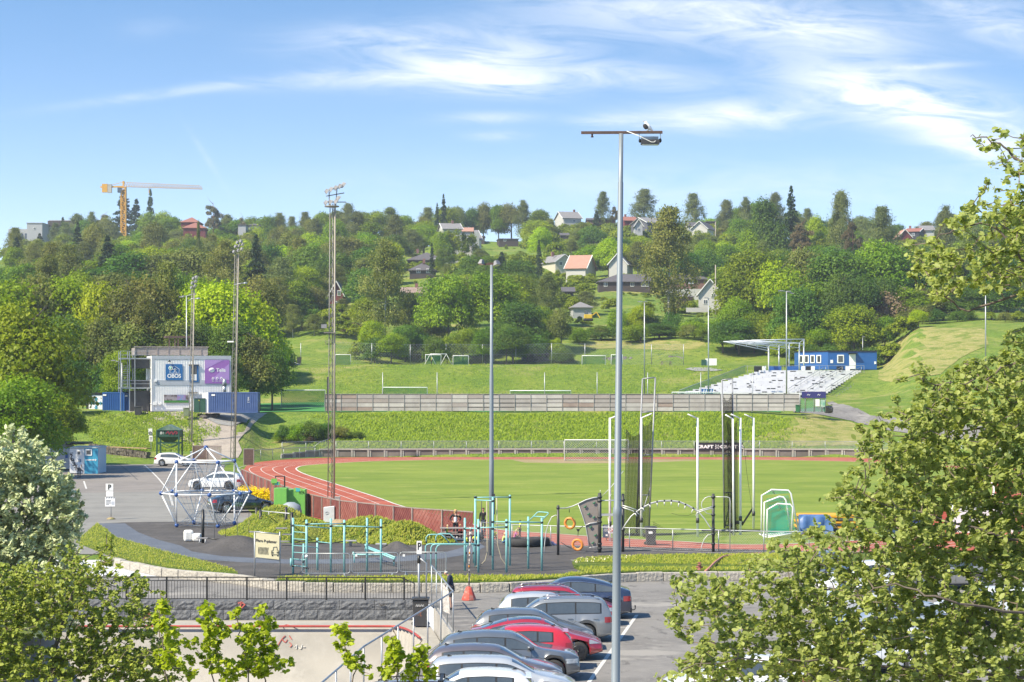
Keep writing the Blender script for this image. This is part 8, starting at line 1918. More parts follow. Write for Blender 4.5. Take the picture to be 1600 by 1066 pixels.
house('dark hipped house just above the pyramid roofed one',637,694,406,393,600,12,0,WB_,TIL,'hip',wins=((.75,.95),),chim=(-.5,),clear=2)
r_=house('large white stepped house with dormers below the skyline',690,745,374,358,700,14,.25,WW,TILG,'gable','x',wins=[(k,.85)for k in(.15,.3,.45,.6,.75,.9)]+[(k,1.35)for k in(.3,.55,.8)],trim=WT,clear=12,wsz=(1.6,1.6))
m=MB();m.box0(-7.5,6,-8.2,-7.1,0,7.5);m.bd('balcony_front',WW,r_)
house('white upper gable behind the stepped house',688,716,358,348,740,12,.2,WW,TILG,'gable','x',trim=WT,chim=(.3,),wins=((.4,.9),),clear=0)
house('salmon roof to the right of the stepped house',722,738,362,355,760,10,0,WW,TILO,'gable','x',wins=())
house('low black box house right of the stepped house',740,757,370,368,690,9,0,WB_,TIL,'flat',wins=((.7,.9),),clear=12)
house('long low black flat roofed house in the middle distance',778,808,374,372,660,10,.1,WB_,TIL,'flat',wins=((.3,.9),),clear=14)
house('white house with black chimney on the skyline left of the thick pole',874,902,341,330,900,12,.3,WW,TILG,'gable','x',wins=((.6,.9),),chim=(.7,),trim=WT,clear=4);house('brown low roof on the skyline right of the white house',918,962,344,340,900,12,0,WBR,TIL,'gable','x',wins=())
house('red roofed house on the skyline right of the thick pole',972,992,345,338,860,10,.2,WR_,TILR,'gable','x',wins=(),chim=(-.4,),clear=4)
house('dark grey skyline house with grey gabled roof',1000,1032,348,339,800,13,.45,mat('slate_boarding',(.10,.10,.125),(.075,.075,.09)),TILG,'gable','x',wins=((.3,.85),(.7,.85)),trim=WT,clear=9);house('grey gable with white edges in front of the dark grey skyline house',992,1004,352,343,780,9,0,WG_,TILG,'gable','y',wins=((.5,.85),),trim=WT,clear=7)
house('white gabled skyline house with dark roof',1090,1114,357,346,800,13,-.35,WW,TIL,'gable','y',wins=((.5,.88),),trim=WT,clear=7);house('dark roofed wing behind the white gabled skyline house',1074,1096,354,347,825,9,.1,WW,TIL,'gable','x',wins=())
house('black skyline house box right of the white gable',1104,1118,347,345,830,8,0,WB_,TIL,'flat',wins=())
house('cream house with dark roof and white edged gable',856,884,409,398,590,14,.35,WC,TILG,'gable','y',wins=((.3,.86),(.8,.86)),trim=WT,chim=(-.6,),clear=16,wsz=(1.1,1.3))
house('white house with salmon roof left of the thick pole',894,924,419,398,610,12,-.3,WW,TILO,'gable','x',wins=(),trim=WT,clear=10,lower=2)
house('white gable showing just right of the thick pole',958,986,412,396,580,12,-.2,WW,TILG,'gable','y',wins=((.6,.85),),trim=WT,clear=16)
house('long dark bungalow with hipped roof',936,1040,440,427,500,11,0,WB_,TIL,'hip',wins=((.1,.78),(.5,.78),(.66,.78),(.72,.78)),clear=16,wsz=(1.0,1.3))
r_=house('brown house with white ground floor and brick chimney',1044,1106,436,421,560,12,0,WBR,TIL,'hip',wins=((.15,.90),(.3,.90),(.6,.9)),chim=(-.2,),clear=32,wsz=(1.9,1.5),lower=3.2)
house('small brown shed below the brown house',1058,1082,463,458,478,5,0,WBR,TILG,'hip',wins=(),clear=9,cat='shed',name='shed')
house('small white gabled house at the foot of the big maple',1094,1130,459,437,480,8,-.1,WW,TILG,'gable','y',wins=((.65,.9),(.3,.6)),trim=WT,clear=26)
house('grey and white garage with dark roof above the rock ledge',893,922,480,471,465,7,.1,WG_,TILG,'hip',wins=(),clear=18,cat='garage',name='garage')
house('dark roof peeping between trees left of the bungalow',880,896,456,449,520,7,0,WB_,TIL,'gable','x',wins=());house('dark roof deep in the trees above the cream house',876,888,368,364,680,7,0,WB_,TIL,'gable','x',wins=())
house('black gabled skyline house with red roof on the right',1424,1444,362,356,790,11,-.4,mat('black_boarding',(.03,.032,.045)),TILR,'gable','x',wins=((.6,.9),),trim=WT,chim=(-.7,),clear=6);house('dark red gable in front of the black skyline house',1404,1424,370,359,770,9,0,WR_,TILO,'gable','y',wins=(),trim=WT,clear=3)
house('slate roof behind the black skyline house on the right',1440,1460,360,352,820,10,0,WW,TILG,'gable','x',wins=(),clear=3)
# white boundary wall and digger colours by the ledge
p=og(1090,458);rt=tg('garden_wall','bright white low garden wall below the brown house','wall',P(1089,488,458));m=MB();m.box0(-2.4,2.6,0,.25,0,1.0);m.bd('wall',WW,rt)
rt=tg('excavator','small yellow excavator parked beside the garage','excavator',P(919,502,452));YM=mat('digger_yellow',(.62,.42,.02));m=MB();m.box((0,0,1.0),(1.8,1.2,.9));m.bd('body',YM,rt,bevel=.1);m=MB();m.box((0,0,.3),(2.2,1.3,.55));m.bd('tracks',BLACK,rt,bevel=.2);m=MB();m.bar((.8,0,1.2),(1.8,0,2.0),.22);m.bar((1.8,0,2.0),(2.6,0,.7),.2);m.bd('arm',YM,rt);m=MB();m.box((-.4,0,1.8),(.8,1,.9));m.bd('cab',GLASS,rt)
# tower crane
d=930.0;bs_=og(193,d);rt=tg('tower_crane','orange yellow tower crane with long jib on the left skyline','crane',bs_);CRY=mat('crane_yellow',(.62,.33,.03),(.50,.26,.03),rough=.6);CRP=mat('pale_jib_steel',(.52,.38,.27),(.40,.30,.24),rough=.6)
zj=P(0,293.5,d).z-bs_.z;s=d/F
m=MB();q=1.0
for a,b in((-q,-q),(q,-q),(q,q),(-q,q)):m.bar((a,b,0),(a,b,zj+.3),.42)
n=18
for i in range(n):
 z0,z1=zj*(i/n),zj*(i+1)/n
 for(a,b),(c,e)in(((-q,-q),(q,-q)),((q,-q),(q,q)),((-q,q),(q,q)),((-q,-q),(-q,q))):m.bar((a,b,z0),(c,e,z1),.22)if i%2 else m.bar((c,e,z0),(a,b,z1),.22);m.bar((a,b,z1),(c,e,z1),.2)
m.bd('mast',CRY,rt)
m=MB();x1,x0=(316-193)*s,(-36)*s
for yy in(-.6,.6):m.bar((0,yy,zj+.5),(x1,yy,zj-.6),.28)
m.bar((1,0,zj+2.4),(x1-1,0,zj+.9),.26);n=30
for i in range(n):
 xa,xb_=x1*i/n,x1*(i+1)/n;za=zj+.5-1.1*i/n;zt_=zj+2.4-1.5*(i+.5)/n
 for yy in(-.6,.6):m.bar((xa,yy,za),((xa+xb_)/2,0,zt_),.13);m.bar(((xa+xb_)/2,0,zt_),(xb_,yy,za),.13)
m.bd('jib',CRP,rt);m=MB();m.bar((0,0,zj+.5),(x0,0,zj+.3),.7);m.bar((0,0,zj+2.6),(x0*.6,0,zj+.9),.2);m.bar((0,0,zj),(0,0,zj+3),.8);m.bd('counter_jib',CRY,rt)
m=MB();m.box((x0+2,0,zj-.2),(2.4,1.6,3.8));m.bd('counterweight',CRY,rt);m=MB();m.box((x0+4.2,0,zj-.4),(1.8,1.6,3.8));m.bd('concrete_weight',CONC,rt);m=MB();m.box((-1.6,-1,zj-1.2),(1.6,1.6,2.2));m.bd('cab',GLASS,rt);m=MB();m.bar((11.5,0,zj-.2),(11.5,0,zj-2.4),.3);m.bd('trolley',CRY,rt)
# power poles
for px,yt,d,lab in((1118,414,474,'wooden power pole by the small white gabled house'),(1118,347,700,'pale mast rising beside the white gabled skyline house')):
 p=og(px,d);rt=tg('power_pole',lab,'pole',p);m=MB();m.tube([(0,0,0),(0,0,CAMH-(yt-HY)/F*d-p.z)],.12,6);m.bd('pole',PALEP,rt)
rng=np.random.default_rng(12)
def unit(v):return v/np.maximum(np.linalg.norm(v,axis=1,keepdims=True),1e-9)
def lfc(name,C,Nn,S,var,m_,asp=1.6,fold=.0,twist=None,parent=None,link=True):
 n=len(C);Nn=unit(Nn);r_=unit(rng.normal(size=(n,3)))if twist is None else unit(twist);t=unit(np.cross(Nn,r_))if twist is None else unit(twist-Nn*np.sum(twist*Nn,1,keepdims=True));b=np.cross(Nn,t);S=S[:,None]
 # pointed leaf: six corners, slightly cupped
 a=S*asp*.5
 V=np.stack([C-t*a,C-t*a*.3-b*S*.5+Nn*S*fold,C+t*a*.45-b*S*.42+Nn*S*fold,C+t*a,C+t*a*.45+b*S*.42+Nn*S*fold,C-t*a*.3+b*S*.5+Nn*S*fold],1)if fold else np.stack([C-t*a,C-b*S*.5,C+t*a,C+b*S*.5],1)
 k=V.shape[1];me=bpy.data.meshes.new(name);me.vertices.add(n*k);me.vertices.foreach_set('co',V.reshape(-1).astype(np.float32))
 if fold:fi=np.array([0,1,2,3,0,3,4,5]);nf=2
 else:fi=np.array([0,1,2,3]);nf=1
 idx=(np.arange(n)[:,None]*k+fi[None,:]).reshape(-1);me.loops.add(len(idx));me.loops.foreach_set('vertex_index',idx.astype(np.int32))
 me.polygons.add(n*nf);me.polygons.foreach_set('loop_start',(np.arange(n*nf)*4).astype(np.int32));me.update(calc_edges=True)
 at=me.attributes.new('var','FLOAT','POINT');at.data.foreach_set('value',np.repeat(var,k).astype(np.float32));me.materials.append(m_)
 if not link:return me
 o=bpy.data.objects.new(name,me);col.objects.link(o)
 if parent:o.parent=parent
 return o
LM={'maple':lfm('maple_leaves',(.085,.155,.016),(.20,.285,.035)),'dark':lfm('dark_broad_leaves',(.045,.10,.018),(.105,.18,.03)),'lime':lfm('fresh_lime_leaves',(.17,.26,.02),(.30,.38,.045),hue=.015),'olive':lfm('olive_leaves',(.09,.12,.03),(.19,.21,.06),hue=.02),
 'birch':lfm('birch_leaves',(.075,.105,.035),(.16,.19,.065),hue=.015),'spruce':lfm('spruce_needles',(.024,.048,.022),(.06,.095,.038),trans=.1,hue=.01),'pine':lfm('pine_needles',(.06,.08,.035),(.15,.125,.07),trans=.1,hue=.02),'copper':lfm('copper_leaves',(.095,.09,.04),(.17,.145,.07)),'willow':lfm('silver_willow_leaves',(.15,.19,.11),(.34,.38,.27),trans=.2,hue=.01,val=.1),'brown':lfm('brown_budding_twigs',(.13,.09,.06),(.22,.17,.11),trans=.2)}
BARK=mat('grey_brown_bark',(.09,.07,.055),(.15,.125,.10),rough=.95,scale=4,bump=.4);BBARK=mat('birch_bark',(.55,.54,.50),(.12,.11,.10),rough=.8,scale=3,stretch=(1,1,3),contrast=(.5,.6));PBARK=mat('pine_bark',(.30,.14,.08),(.18,.10,.07),rough=.9,scale=3)
BH=15.0
def crr(seed,W,z0,nc,nl,ls,lumpy=.24,vert=.85,egg=.0):
 g=np.random.default_rng(seed);C=[];Nn=[];Va=[]
 H_=BH-z0;a=unit(g.normal(size=(nc,3)));a[:,2]=np.abs(a[:,2])*1.3-.66;rad=g.uniform(.42,.80,nc)[:,None]
 cc=a*rad;cc[:,:2]*=W/2*(1-egg*np.clip(cc[:,2:3],0,1));cc[:,2]=z0+H_*(.42+cc[:,2]*.58)
 R_=W*lumpy*g.uniform(.6,1.25,nc);tone=g.uniform(0,.75,nc);per=np.maximum(1,(nl*R_**2/np.sum(R_**2)).astype(int))
 for i in range(nc):
  k=per[i];dr=unit(g.normal(size=(k,3)));dr[:,2]=np.where(dr[:,2]<-.3,-dr[:,2],dr[:,2]);rr=R_[i]*(1-.5*g.random(k)**2.2)*(1+.28*np.sin(dr[:,0]*9+i)*np.sin(dr[:,1]*8+dr[:,2]*7))
  p=cc[i]+dr*rr[:,None]*np.array([1,1,vert]);C.append(p);Nn.append(dr*.9+g.normal(size=(k,3))*.55+np.array([0,0,.35]));Va.append(np.clip(tone[i]+g.normal(size=k)*.18,0,1))
 C=np.concatenate(C);return C,np.concatenate(Nn),ls*g.uniform(.45,1.5,len(C)),np.concatenate(Va)
def crown_birch(seed,W,nl,ls):
 g=np.random.default_rng(seed);C=[];Nn=[];Va=[];ns=110
 for i in range(ns):
  h=g.uniform(.22,1)**.8;rad=W/2*math.sin(math.pi*min(1,(h-.12)/.88*.93+.07))**.8*g.uniform(.25,1.05);an=g.uniform(0,6.28);k=nl//ns;L_=g.uniform(1.2,3.2)*(.5+.6*(1-h));t=g.random(k)
  x=rad*math.cos(an);y=rad*math.sin(an);sp=.34+.5*(1-t);C.append(np.stack([x+g.normal(size=k)*sp*.8,y+g.normal(size=k)*sp*.8,h*BH-L_*t+g.normal(size=k)*.2],1));Nn.append(np.stack([np.full(k,math.cos(an)),np.full(k,math.sin(an)),np.full(k,.3)],1)+g.normal(size=(k,3))*.7);Va.append(np.clip(g.uniform(0,.8)+g.normal(size=k)*.2,0,1))
 C=np.concatenate(C);return C,np.concatenate(Nn),ls*g.uniform(.6,1.3,len(C)),np.concatenate(Va)
def crown_spruce(seed,W,nl,ls):
 g=np.random.default_rng(seed);nb=170;C=[];Nn=[];Va=[]
 for i in range(nb):
  h=1-g.random()**1.35*.92;L_=W*.72*(1-h)**.7*g.uniform(.65,1.12)+.15;an=g.uniform(0,6.28);k=max(6,int(nl/nb*(.35+1.3*(1-h))));t=g.random(k)**.7;z=h*BH-L_*.42*t+L_*.18*t*t;wd=.5*(1-t)*L_*.35+.12;s_=g.normal(size=k)*wd
  C.append(np.stack([L_*t*math.cos(an)-s_*math.sin(an),L_*t*math.sin(an)+s_*math.cos(an),z+g.normal(size=k)*.09-np.abs(s_)*.3],1));Nn.append(np.array([0,0,1.0])+g.normal(size=(k,3))*.5);Va.append(np.clip(g.uniform(0,.7)+g.normal(size=k)*.2,0,1))
 C=np.concatenate(C);return C,np.concatenate(Nn),ls*g.uniform(.6,1.3,len(C)),np.concatenate(Va)
def limbs_mesh(seed,W,z0,r0,nb=7,top=.8):
 g=random.Random(seed);m=MB();H_=BH*top;m.tube([(0,0,-1.2),(g.uniform(-.2,.2),g.uniform(-.2,.2),H_*.35),(g.uniform(-.3,.3),g.uniform(-.3,.3),H_*.7),(0,0,H_)],[r0*1.2,r0*.8,r0*.5,r0*.12],7)
 for i in range(nb):
  h=z0*.8+(H_-z0*.8)*(i+.5)/nb;an=g.uniform(0,6.28);L_=W*.33*g.uniform(.7,1.1)*(1-.4*i/nb);m.tube([(0,0,h),(L_*.5*math.cos(an),L_*.5*math.sin(an),h+L_*.35),(L_*math.cos(an),L_*math.sin(an),h+L_*.8)],[r0*.35,r0*.22,r0*.06],5)
 return m
KIND={}
def reg(kind,W,mks,mtrunk,bark,mats_):KIND[kind]=dict(W=W,crowns=mks,trunk=mtrunk,bark=bark,mats=mats_)
def mk(name,data,asp=1.2):return(name,data,asp)
def proto(kind,W,datas,z0,r0,bark,mats_,asp=1.25,nb=7,top=.8):
 trm=limbs_mesh(len(kind)*7,W,z0,r0,nb,top).bd('trunk',bark);trme=trm.data;bpy.data.objects.remove(trm)
 KIND[kind]=dict(W=W,tr=trme,cr={mm:[lfc('crown_'+mm,*dd,LM[mm],asp=asp,link=False)for dd in datas]for mm in mats_})
proto('round',11,[crr(s,11,1.6,30,24000,.25)for s in(1,2,3,4)],3,.28,BARK,['maple','dark','lime','olive'])
proto('tall',8,[crr(s,8,1.5,26,17000,.23,.25,1.15,.25)for s in(11,12,13)],3,.22,BARK,['maple','dark','olive','lime'])
proto('bush',15,[crr(s,15,-1.5,22,6500,.42,.22)for s in(21,22)],1,.18,BARK,['maple','dark','lime','olive','copper','brown'],nb=4,top=.6)
proto('birch',7,[crown_birch(s,7,16000,.20)for s in(31,32,33)],5,.17,BBARK,['birch','olive'],nb=8,top=.93)
proto('spruce',6,[crown_spruce(s,6,9500,.24)for s in(41,42)],2,.2,BARK,['spruce'],asp=2.2,nb=2,top=.97)
proto('pine',8,[crr(s,8,5.0,34,11000,.18,.12,.7)for s in(51,52)],6,.2,PBARK,['pine','copper'],nb=7,top=.85)
ADJ={'maple':'mid green','dark':'dark green','lime':'bright lime green','olive':'olive green','birch':'grey green','spruce':'dark','pine':'brownish green','copper':'brown','brown':'brown twiggy'}
NOUN={'round':'broad leafy tree','tall':'upright leafy tree','bush':'rounded bush','birch':'drooping birch','spruce':'pointed spruce','pine':'bare stemmed pine'}
TREES=[];PL=[]
def plant(px,ytop,d,wpx,kind,mt_,zone,lab=None,name=None):
 if gdy(px,d)-ytop>4:PL.append((px,ytop,d,wpx,kind,mt_,zone,lab,rng.random()))
def grow(px,ytop,d,wpx,kind,mt_,zone,lab,rnd):
 x=(px-800)/F*d;zg=gdz(x,d);H_=CAMH-(ytop-HY)/F*d-zg
 k=KIND[kind];mt_=mt_ if mt_ in k['cr']else sorted(k['cr'])[0];sw=wpx/F*d/k['W'];sh=H_/BH
 rt=tg({'bush':'bush'}.get(kind,kind+'_tree' if kind not in('round','tall')else 'leafy_tree'),lab or 'tree','bush' if kind=='bush' else 'tree',(x,d,zg),rnd*6.28)
 c=bpy.data.objects.new('crown',k['cr'][mt_][int(rnd*997)%len(k['cr'][mt_])]);t=bpy.data.objects.new('trunk',k['tr'])
 for o_ in(c,t):col.objects.link(o_);o_.parent=rt;o_.scale=(sw,sw,sh)
 if not lab:TREES.append((zone,kind,mt_,px,rt))
# --- trees picked out one by one: px, top row, distance, width px, kind, leaf
NAMED=[
 (45,428,208,185,'round','maple','big leafy tree filling the left edge above the silvery bush'),(-20,400,214,170,'round','maple','huge leafy tree cut by the left edge'),(98,600,226,76,'round','maple','lower leafy tree leaning over the trailers at the left'),(20,560,196,150,'round','maple','wide leafy tree low at the left edge behind the silvery bush'),
 (193,298,960,46,'spruce','spruce','tall dark spruce behind the crane mast'),(213,312,955,34,'spruce','spruce','dark spruce just right of the crane mast'),(235,297,1000,22,'spruce','spruce','small spruce top above the crane jib shadowed wood'),(333,299,840,38,'pine','pine','tall reddish pine on the skyline between the red roofs and the lattice mast'),(258,319,900,52,'round','maple','rounded green skyline tree left of the red roofed house'),(160,322,900,46,'pine','pine','brownish skyline tree left of the crane'),(134,328,880,56,'round','dark','dark round tree right of the pale block on the skyline'),(62,365,905,24,'spruce','spruce','little spruce in front of the pale block'),(98,340,890,22,'spruce','spruce','spruce top before the dark upper cladding of the pale block'),(310,345,500,10,'birch','birch','thin birch below the red roofs'),
 (380,325,830,24,'pine','pine','small pine crown on the skyline left of the tall mast'),(396,337,800,44,'bush','lime','yellow green bush on the skyline left of the tall mast'),
 (601,374,452,80,'birch','olive','big drooping birch in the middle of the wood, left of the dark houses'),(548,500,470,55,'bush','brown','brown blossoming bush under the dark red gable'),(580,490,438,46,'round','lime','fresh green bushy tree at the left edge of the terrace wood'),(622,512,436,60,'round','maple','low leafy tree in front of the big drooping birch'),
 (700,403,442,92,'round','maple','wide maple below the dark hipped house'),(770,400,446,100,'round','maple','wide bright maple left of the cream house'),(815,455,437,90,'round','dark','round grey green tree above the cliff'),(876,463,436,44,'tall','olive','narrow light green tree beside the cliff'),(870,520,432,26,'tall','lime','slim young tree in front of the cliff'),(890,546,430,22,'bush','dark','small dark bush at the foot of the cliff'),
 (1045,322,475,84,'birch','olive','very tall dark birch behind the long bungalow'),(1007,295,900,44,'birch','birch','airy birch alone on the skyline right of the thick pole'),(942,299,900,26,'birch','birch','slim birch on the skyline left of the thick pole'),(961,312,900,22,'pine','copper','reddish pine on the skyline touching the thick pole'),(1083,302,880,38,'birch','birch','airy round birch on the skyline left of the white gable'),(1135,312,840,34,'birch','birch','birch on the skyline right of the white gable'),(1165,308,820,26,'birch','birch','small birch left of the big dark skyline trees'),
 (1202,281,640,64,'tall','dark','tallest dark tree on the right skyline'),(1236,292,650,34,'spruce','spruce','dark spruce beside the tallest right skyline tree'),(1252,330,620,50,'pine','copper','reddish brown pine on the right skyline'),(1278,320,660,38,'round','lime','pale green skyline tree between the brown pine and the dark birch'),(1314,297,620,46,'birch','birch','tall dark birch on the right skyline'),(1332,322,600,40,'pine','copper','brown pine leaning against the tall right birch'),(1378,322,640,52,'birch','birch','wide birch on the skyline left of the black and red roofed houses'),(1478,322,640,40,'birch','birch','birch on the skyline behind the hanging branch of the near tree'),
 (1175,362,452,130,'round','maple','enormous bright maple left of the grandstand canopy'),(1215,385,446,95,'round','lime','sunlit leafy tree in front of the enormous maple'),(1335,462,412,100,'round','maple','wide fresh green tree directly behind the blue cabin'),(1150,450,440,60,'round','maple','leafy tree between the enormous maple and the terrace'),(1435,476,404,28,'tall','lime','small light green tree on the right grassy hill'),(1425,552,390,34,'bush','dark','low dark bush on the right grassy hill'),(1255,360,470,90,'round','olive','olive grey tree right of the enormous maple'),(1310,370,450,130,'round','dark','wide dark tree above the blue cabin'),(1375,352,455,120,'round','maple','wide tree on the right slope below the black and red roofed houses'),
 (1030,500,450,60,'round','dark','round dark tree on the grassy ledge'),(1000,470,466,50,'round','lime','light green tree below the long bungalow'),(1085,492,452,60,'bush','maple','clipped green hedge mass under the white garden wall'),(940,500,452,70,'bush','dark','dark low hedge left of the thick pole on the ledge'),(1050,452,478,22,'tall','maple','small tree before the white ground floor of the brown house'),(695,378,640,30,'tall','dark','dark tree at the foot of the white stepped house'),
 (693,304,820,16,'spruce','spruce','slim spruce on the skyline above the white stepped house'),(683,318,820,14,'spruce','spruce','short slim spruce left of the slim skyline spruce'),(675,380,590,12,'spruce','spruce','little spruce beside the dark hipped house'),(842,376,600,16,'spruce','spruce','spruce left of the cream house'),(932,330,860,22,'spruce','spruce','small spruce on the skyline near the brown roof'),
 (1382,655,266,14,'bush','olive','tuft of scrub beside the asphalt path'),(215,700,240,16,'bush','olive','weeds on the low stone wall')]
for px,yt,d,wd,kd,mt_,lab in NAMED:plant(px,yt,d,wd,kd,mt_,None,lab)
for q in[(446,656,30,'dark'),(466,650,36,'maple'),(488,648,38,'dark'),(510,652,36,'dark'),(534,660,32,'olive'),(556,670,28,'dark'),(476,668,32,'brown'),(503,670,32,'dark'),(528,677,28,'brown'),(458,674,28,'olive'),(576,681,24,'brown'),(598,688,18,'olive'),(436,668,22,'maple')]:plant(q[0],q[1],257+rng.uniform(-1.5,1.5),q[2],'bush',q[3],'bank_scrub')
# --- yellow flowering bush
c=PG(404,781);rt=tg('flowering_bush','bright yellow flowering shrub between the black car and the lime container','shrub',c)
k_=3800;pts=rng.normal(size=(k_,3));pts=unit(pts)*(.45+.55*rng.random(k_)[:,None]);pts[:,2]=np.abs(pts[:,2]);cen=np.stack([rng.uniform(-1.4,1.5,k_),rng.uniform(-.6,.8,k_),np.zeros(k_)],1);C=cen+pts*np.array([.7,.7,1.0]);C[:,2]*=1.05-.25*C[:,0]/1.5
lfc('blossom',C,pts+rng.normal(size=(k_,3))*.4,rng.uniform(.05,.11,k_),rng.random(k_),lfm('yellow_blossom',(.62,.50,.01),(.75,.62,.02),hue=0,val=.05),parent=rt)
lfc('leaves',C[:1500]*.9,pts[:1500]+.3,rng.uniform(.06,.12,1500),rng.random(1500),LM['lime'],parent=rt)
HOUSES.append((187,200,290,362,932))
# --- forest rows: px range, count, top profile, distance, width, mixture, zone words
SKY=[(0,372),(60,366),(100,352),(130,332),(165,330),(225,318),(262,330),(300,352),(345,342),(380,340),(415,330),(445,338),(480,336),(500,322),(560,318),(600,322),(650,342),(690,322),(720,314),(760,310),(800,312),(830,322),(860,326),(872,348),(918,352),(960,352),(990,356),(1030,352),(1060,352),(1110,364),(1130,328),(1180,312),(1215,300),(1240,322),(1280,330),(1330,328),(1355,336),(1400,344),(1410,372),(1455,372),(1470,338),(1530,330),(1600,305),(1700,300)]
skyy=lambda px:float(np.interp(px,[a for a,b in SKY],[b for a,b in SKY]))
def blk(px,yt,d,wd):
 for a,b,y0,y1,dh in HOUSES:
  if dh>d-3 and px+wd*.5>a and px-wd*.5<b and yt<y1 and gdy(px,d)>y0:return True
 return False
def row(x0,x1,step,prof,d,wd,mix,zone,jit=6,front=False):
 px=x0
 while px<x1:
  p_=px+rng.uniform(-.3,.3)*step;dd=d*rng.uniform(.985,1.015);w_=wd*rng.uniform(.8,1.25);kd,mt_=mix[int(rng.integers(len(mix)))]
  if kd in('spruce',):w_*=.45
  if kd in('birch','pine'):w_*=.7
  yt=(prof(p_)if callable(prof)else float(np.interp(p_,[a for a,b in prof],[b for a,b in prof])))+rng.uniform(-jit,jit)
  for _ in range(10):
   if not blk(p_,yt,dd,w_*.85):break
   yt+=7;w_*=.93
  gy=gdy(p_,dd)
  if gy-yt>9:plant(p_,yt,dd,min(w_,(gy-yt)*1.15),kd if gy-yt>22 or kd in('spruce','pine')else 'round',mt_,zone)
  px+=step
A_=[('round','maple'),('round','maple'),('round','dark'),('tall','olive'),('round','lime'),('birch','birch'),('tall','maple')];B_=[('round','maple'),('round','dark'),('round','dark'),('birch','olive'),('tall','dark'),('spruce','spruce'),('round','olive')]
row(20,1660,21,lambda p:skyy(p)-4,880,42,[('round','maple'),('round','olive'),('birch','birch'),('tall','dark'),('birch','birch'),('round','maple')],'skyline',5)
row(430,1660,30,lambda p:skyy(p)+13,760,50,[('round','maple'),('round','olive'),('birch','birch'),('tall','maple')],'upper_slope',7)
row(30,460,30,lambda p:skyy(p)+6,640,56,[('round','olive'),('round','dark'),('birch','olive'),('spruce','spruce'),('tall','olive')],'left_ridge',8)
row(410,1640,40,lambda p:skyy(p)+40,650,62,A_,'middle_slope',9)
row(380,1640,40,[(380,372),(440,368),(520,376),(560,372),(640,388),(760,394),(840,390),(920,392),(1000,390),(1110,385),(1250,372),(1400,380),(1700,380)],570,66,B_,'lower_slope',9)
row(400,1660,46,[(400,392),(480,396),(540,402),(600,420),(700,425),(800,425),(900,430),(1000,448),(1100,440),(1160,400),(1300,385),(1450,388),(1700,380)],515,78,A_+[('round','dark')],'wood_band',9)
row(400,640,36,[(400,425),(450,440),(500,455),(560,460),(640,450)],478,66,B_,'wood_left_of_birch',10)
row(640,900,40,[(640,455),(760,440),(860,470),(900,490)],462,70,B_,'wood_centre',8);row(900,1130,30,[(900,486),(960,472),(1040,480),(1130,470)],468,44,[('round','maple'),('bush','dark'),('round','olive'),('bush','maple')],'garden_edge',7)
row(565,895,22,[(565,530),(600,508),(640,502),(760,503),(835,500),(870,525),(895,548)],431,58,[('bush','dark'),('round','dark'),('round','maple'),('bush','maple')],'terrace_hedge',6);row(1245,1400,24,[(1245,530),(1400,528)],399,40,[('bush','dark'),('round','maple')],'cabin_hedge',5)
row(905,1115,19,[(905,508),(1000,500),(1115,500)],450,36,[('bush','dark'),('bush','maple'),('bush','olive')],'ledge_hedge',4);row(1385,1670,26,[(1385,482),(1450,468),(1540,480),(1670,470)],420,48,[('bush','dark'),('round','dark'),('bush','olive')],'right_hill_hedge',7)
row(640,870,34,[(640,500),(760,500),(840,495),(870,520)],441,64,[('round','dark'),('round','dark'),('tall','dark'),('birch','olive')],'terrace_edge',9)
row(1120,1250,34,[(1120,480),(1250,470)],437,60,[('round','dark'),('round','maple')],'canopy_left',8);row(1240,1420,34,[(1240,430),(1330,400),(1420,430)],432,80,[('round','dark'),('round','dark'),('tall','maple')],'cabin_rear',9);row(1240,1420,34,[(1240,495),(1330,500),(1400,480)],412,56,[('round','dark'),('round','maple')],'cabin_close',8)
row(1370,1680,36,[(1370,390),(1450,372),(1550,372),(1680,350)],470,80,B_+[('round','olive'),('birch','olive')],'right_wood_upper',9);row(1400,1680,36,[(1400,440),(1500,440),(1680,420)],432,72,[('round','dark'),('round','olive'),('tall','dark'),('bush','brown')],'right_wood_lower',9)
row(70,430,46,[(70,378),(130,372),(200,372),(300,368),(430,372)],480,88,[('round','dark'),('round','olive'),('tall','dark'),('birch','olive'),('spruce','spruce')],'left_upper_wood',8)
row(-20,440,46,[(-20,396),(100,402),(200,398),(260,402),(330,400),(440,412)],385,98,[('round','maple'),('round','olive'),('birch','olive'),('round','dark')],'left_middle_wood',8)
row(10,420,48,[(10,402),(60,396),(130,400),(200,398),(240,410),(300,404),(360,412),(420,470)],318,120,[('round','lime'),('round','lime'),('round','maple'),('round','olive'),('birch','olive')],'left_front_wood',7)
row(110,430,42,[(110,470),(200,465),(300,470),(400,490)],297,92,[('round','maple'),('round','dark'),('tall','olive'),('birch','olive')],'clubhouse_rear',10)
row(120,440,34,[(120,545),(230,540),(330,530),(440,520)],292,62,[('round','dark'),('bush','dark'),('round','maple')],'clubhouse_understorey',10);row(400,450,20,[(400,500),(450,520)],360,50,[('round','dark'),('tall','dark')],'terrace_left_corner',8)
row(400,590,30,[(400,470),(500,490),(590,500)],465,52,[('round','maple'),('round','dark'),('birch','olive')],'hill_lawn_rear',8);row(60,150,30,[(60,560),(150,600)],262,70,[('round','maple'),('round','dark')],'lot_left_edge',8)
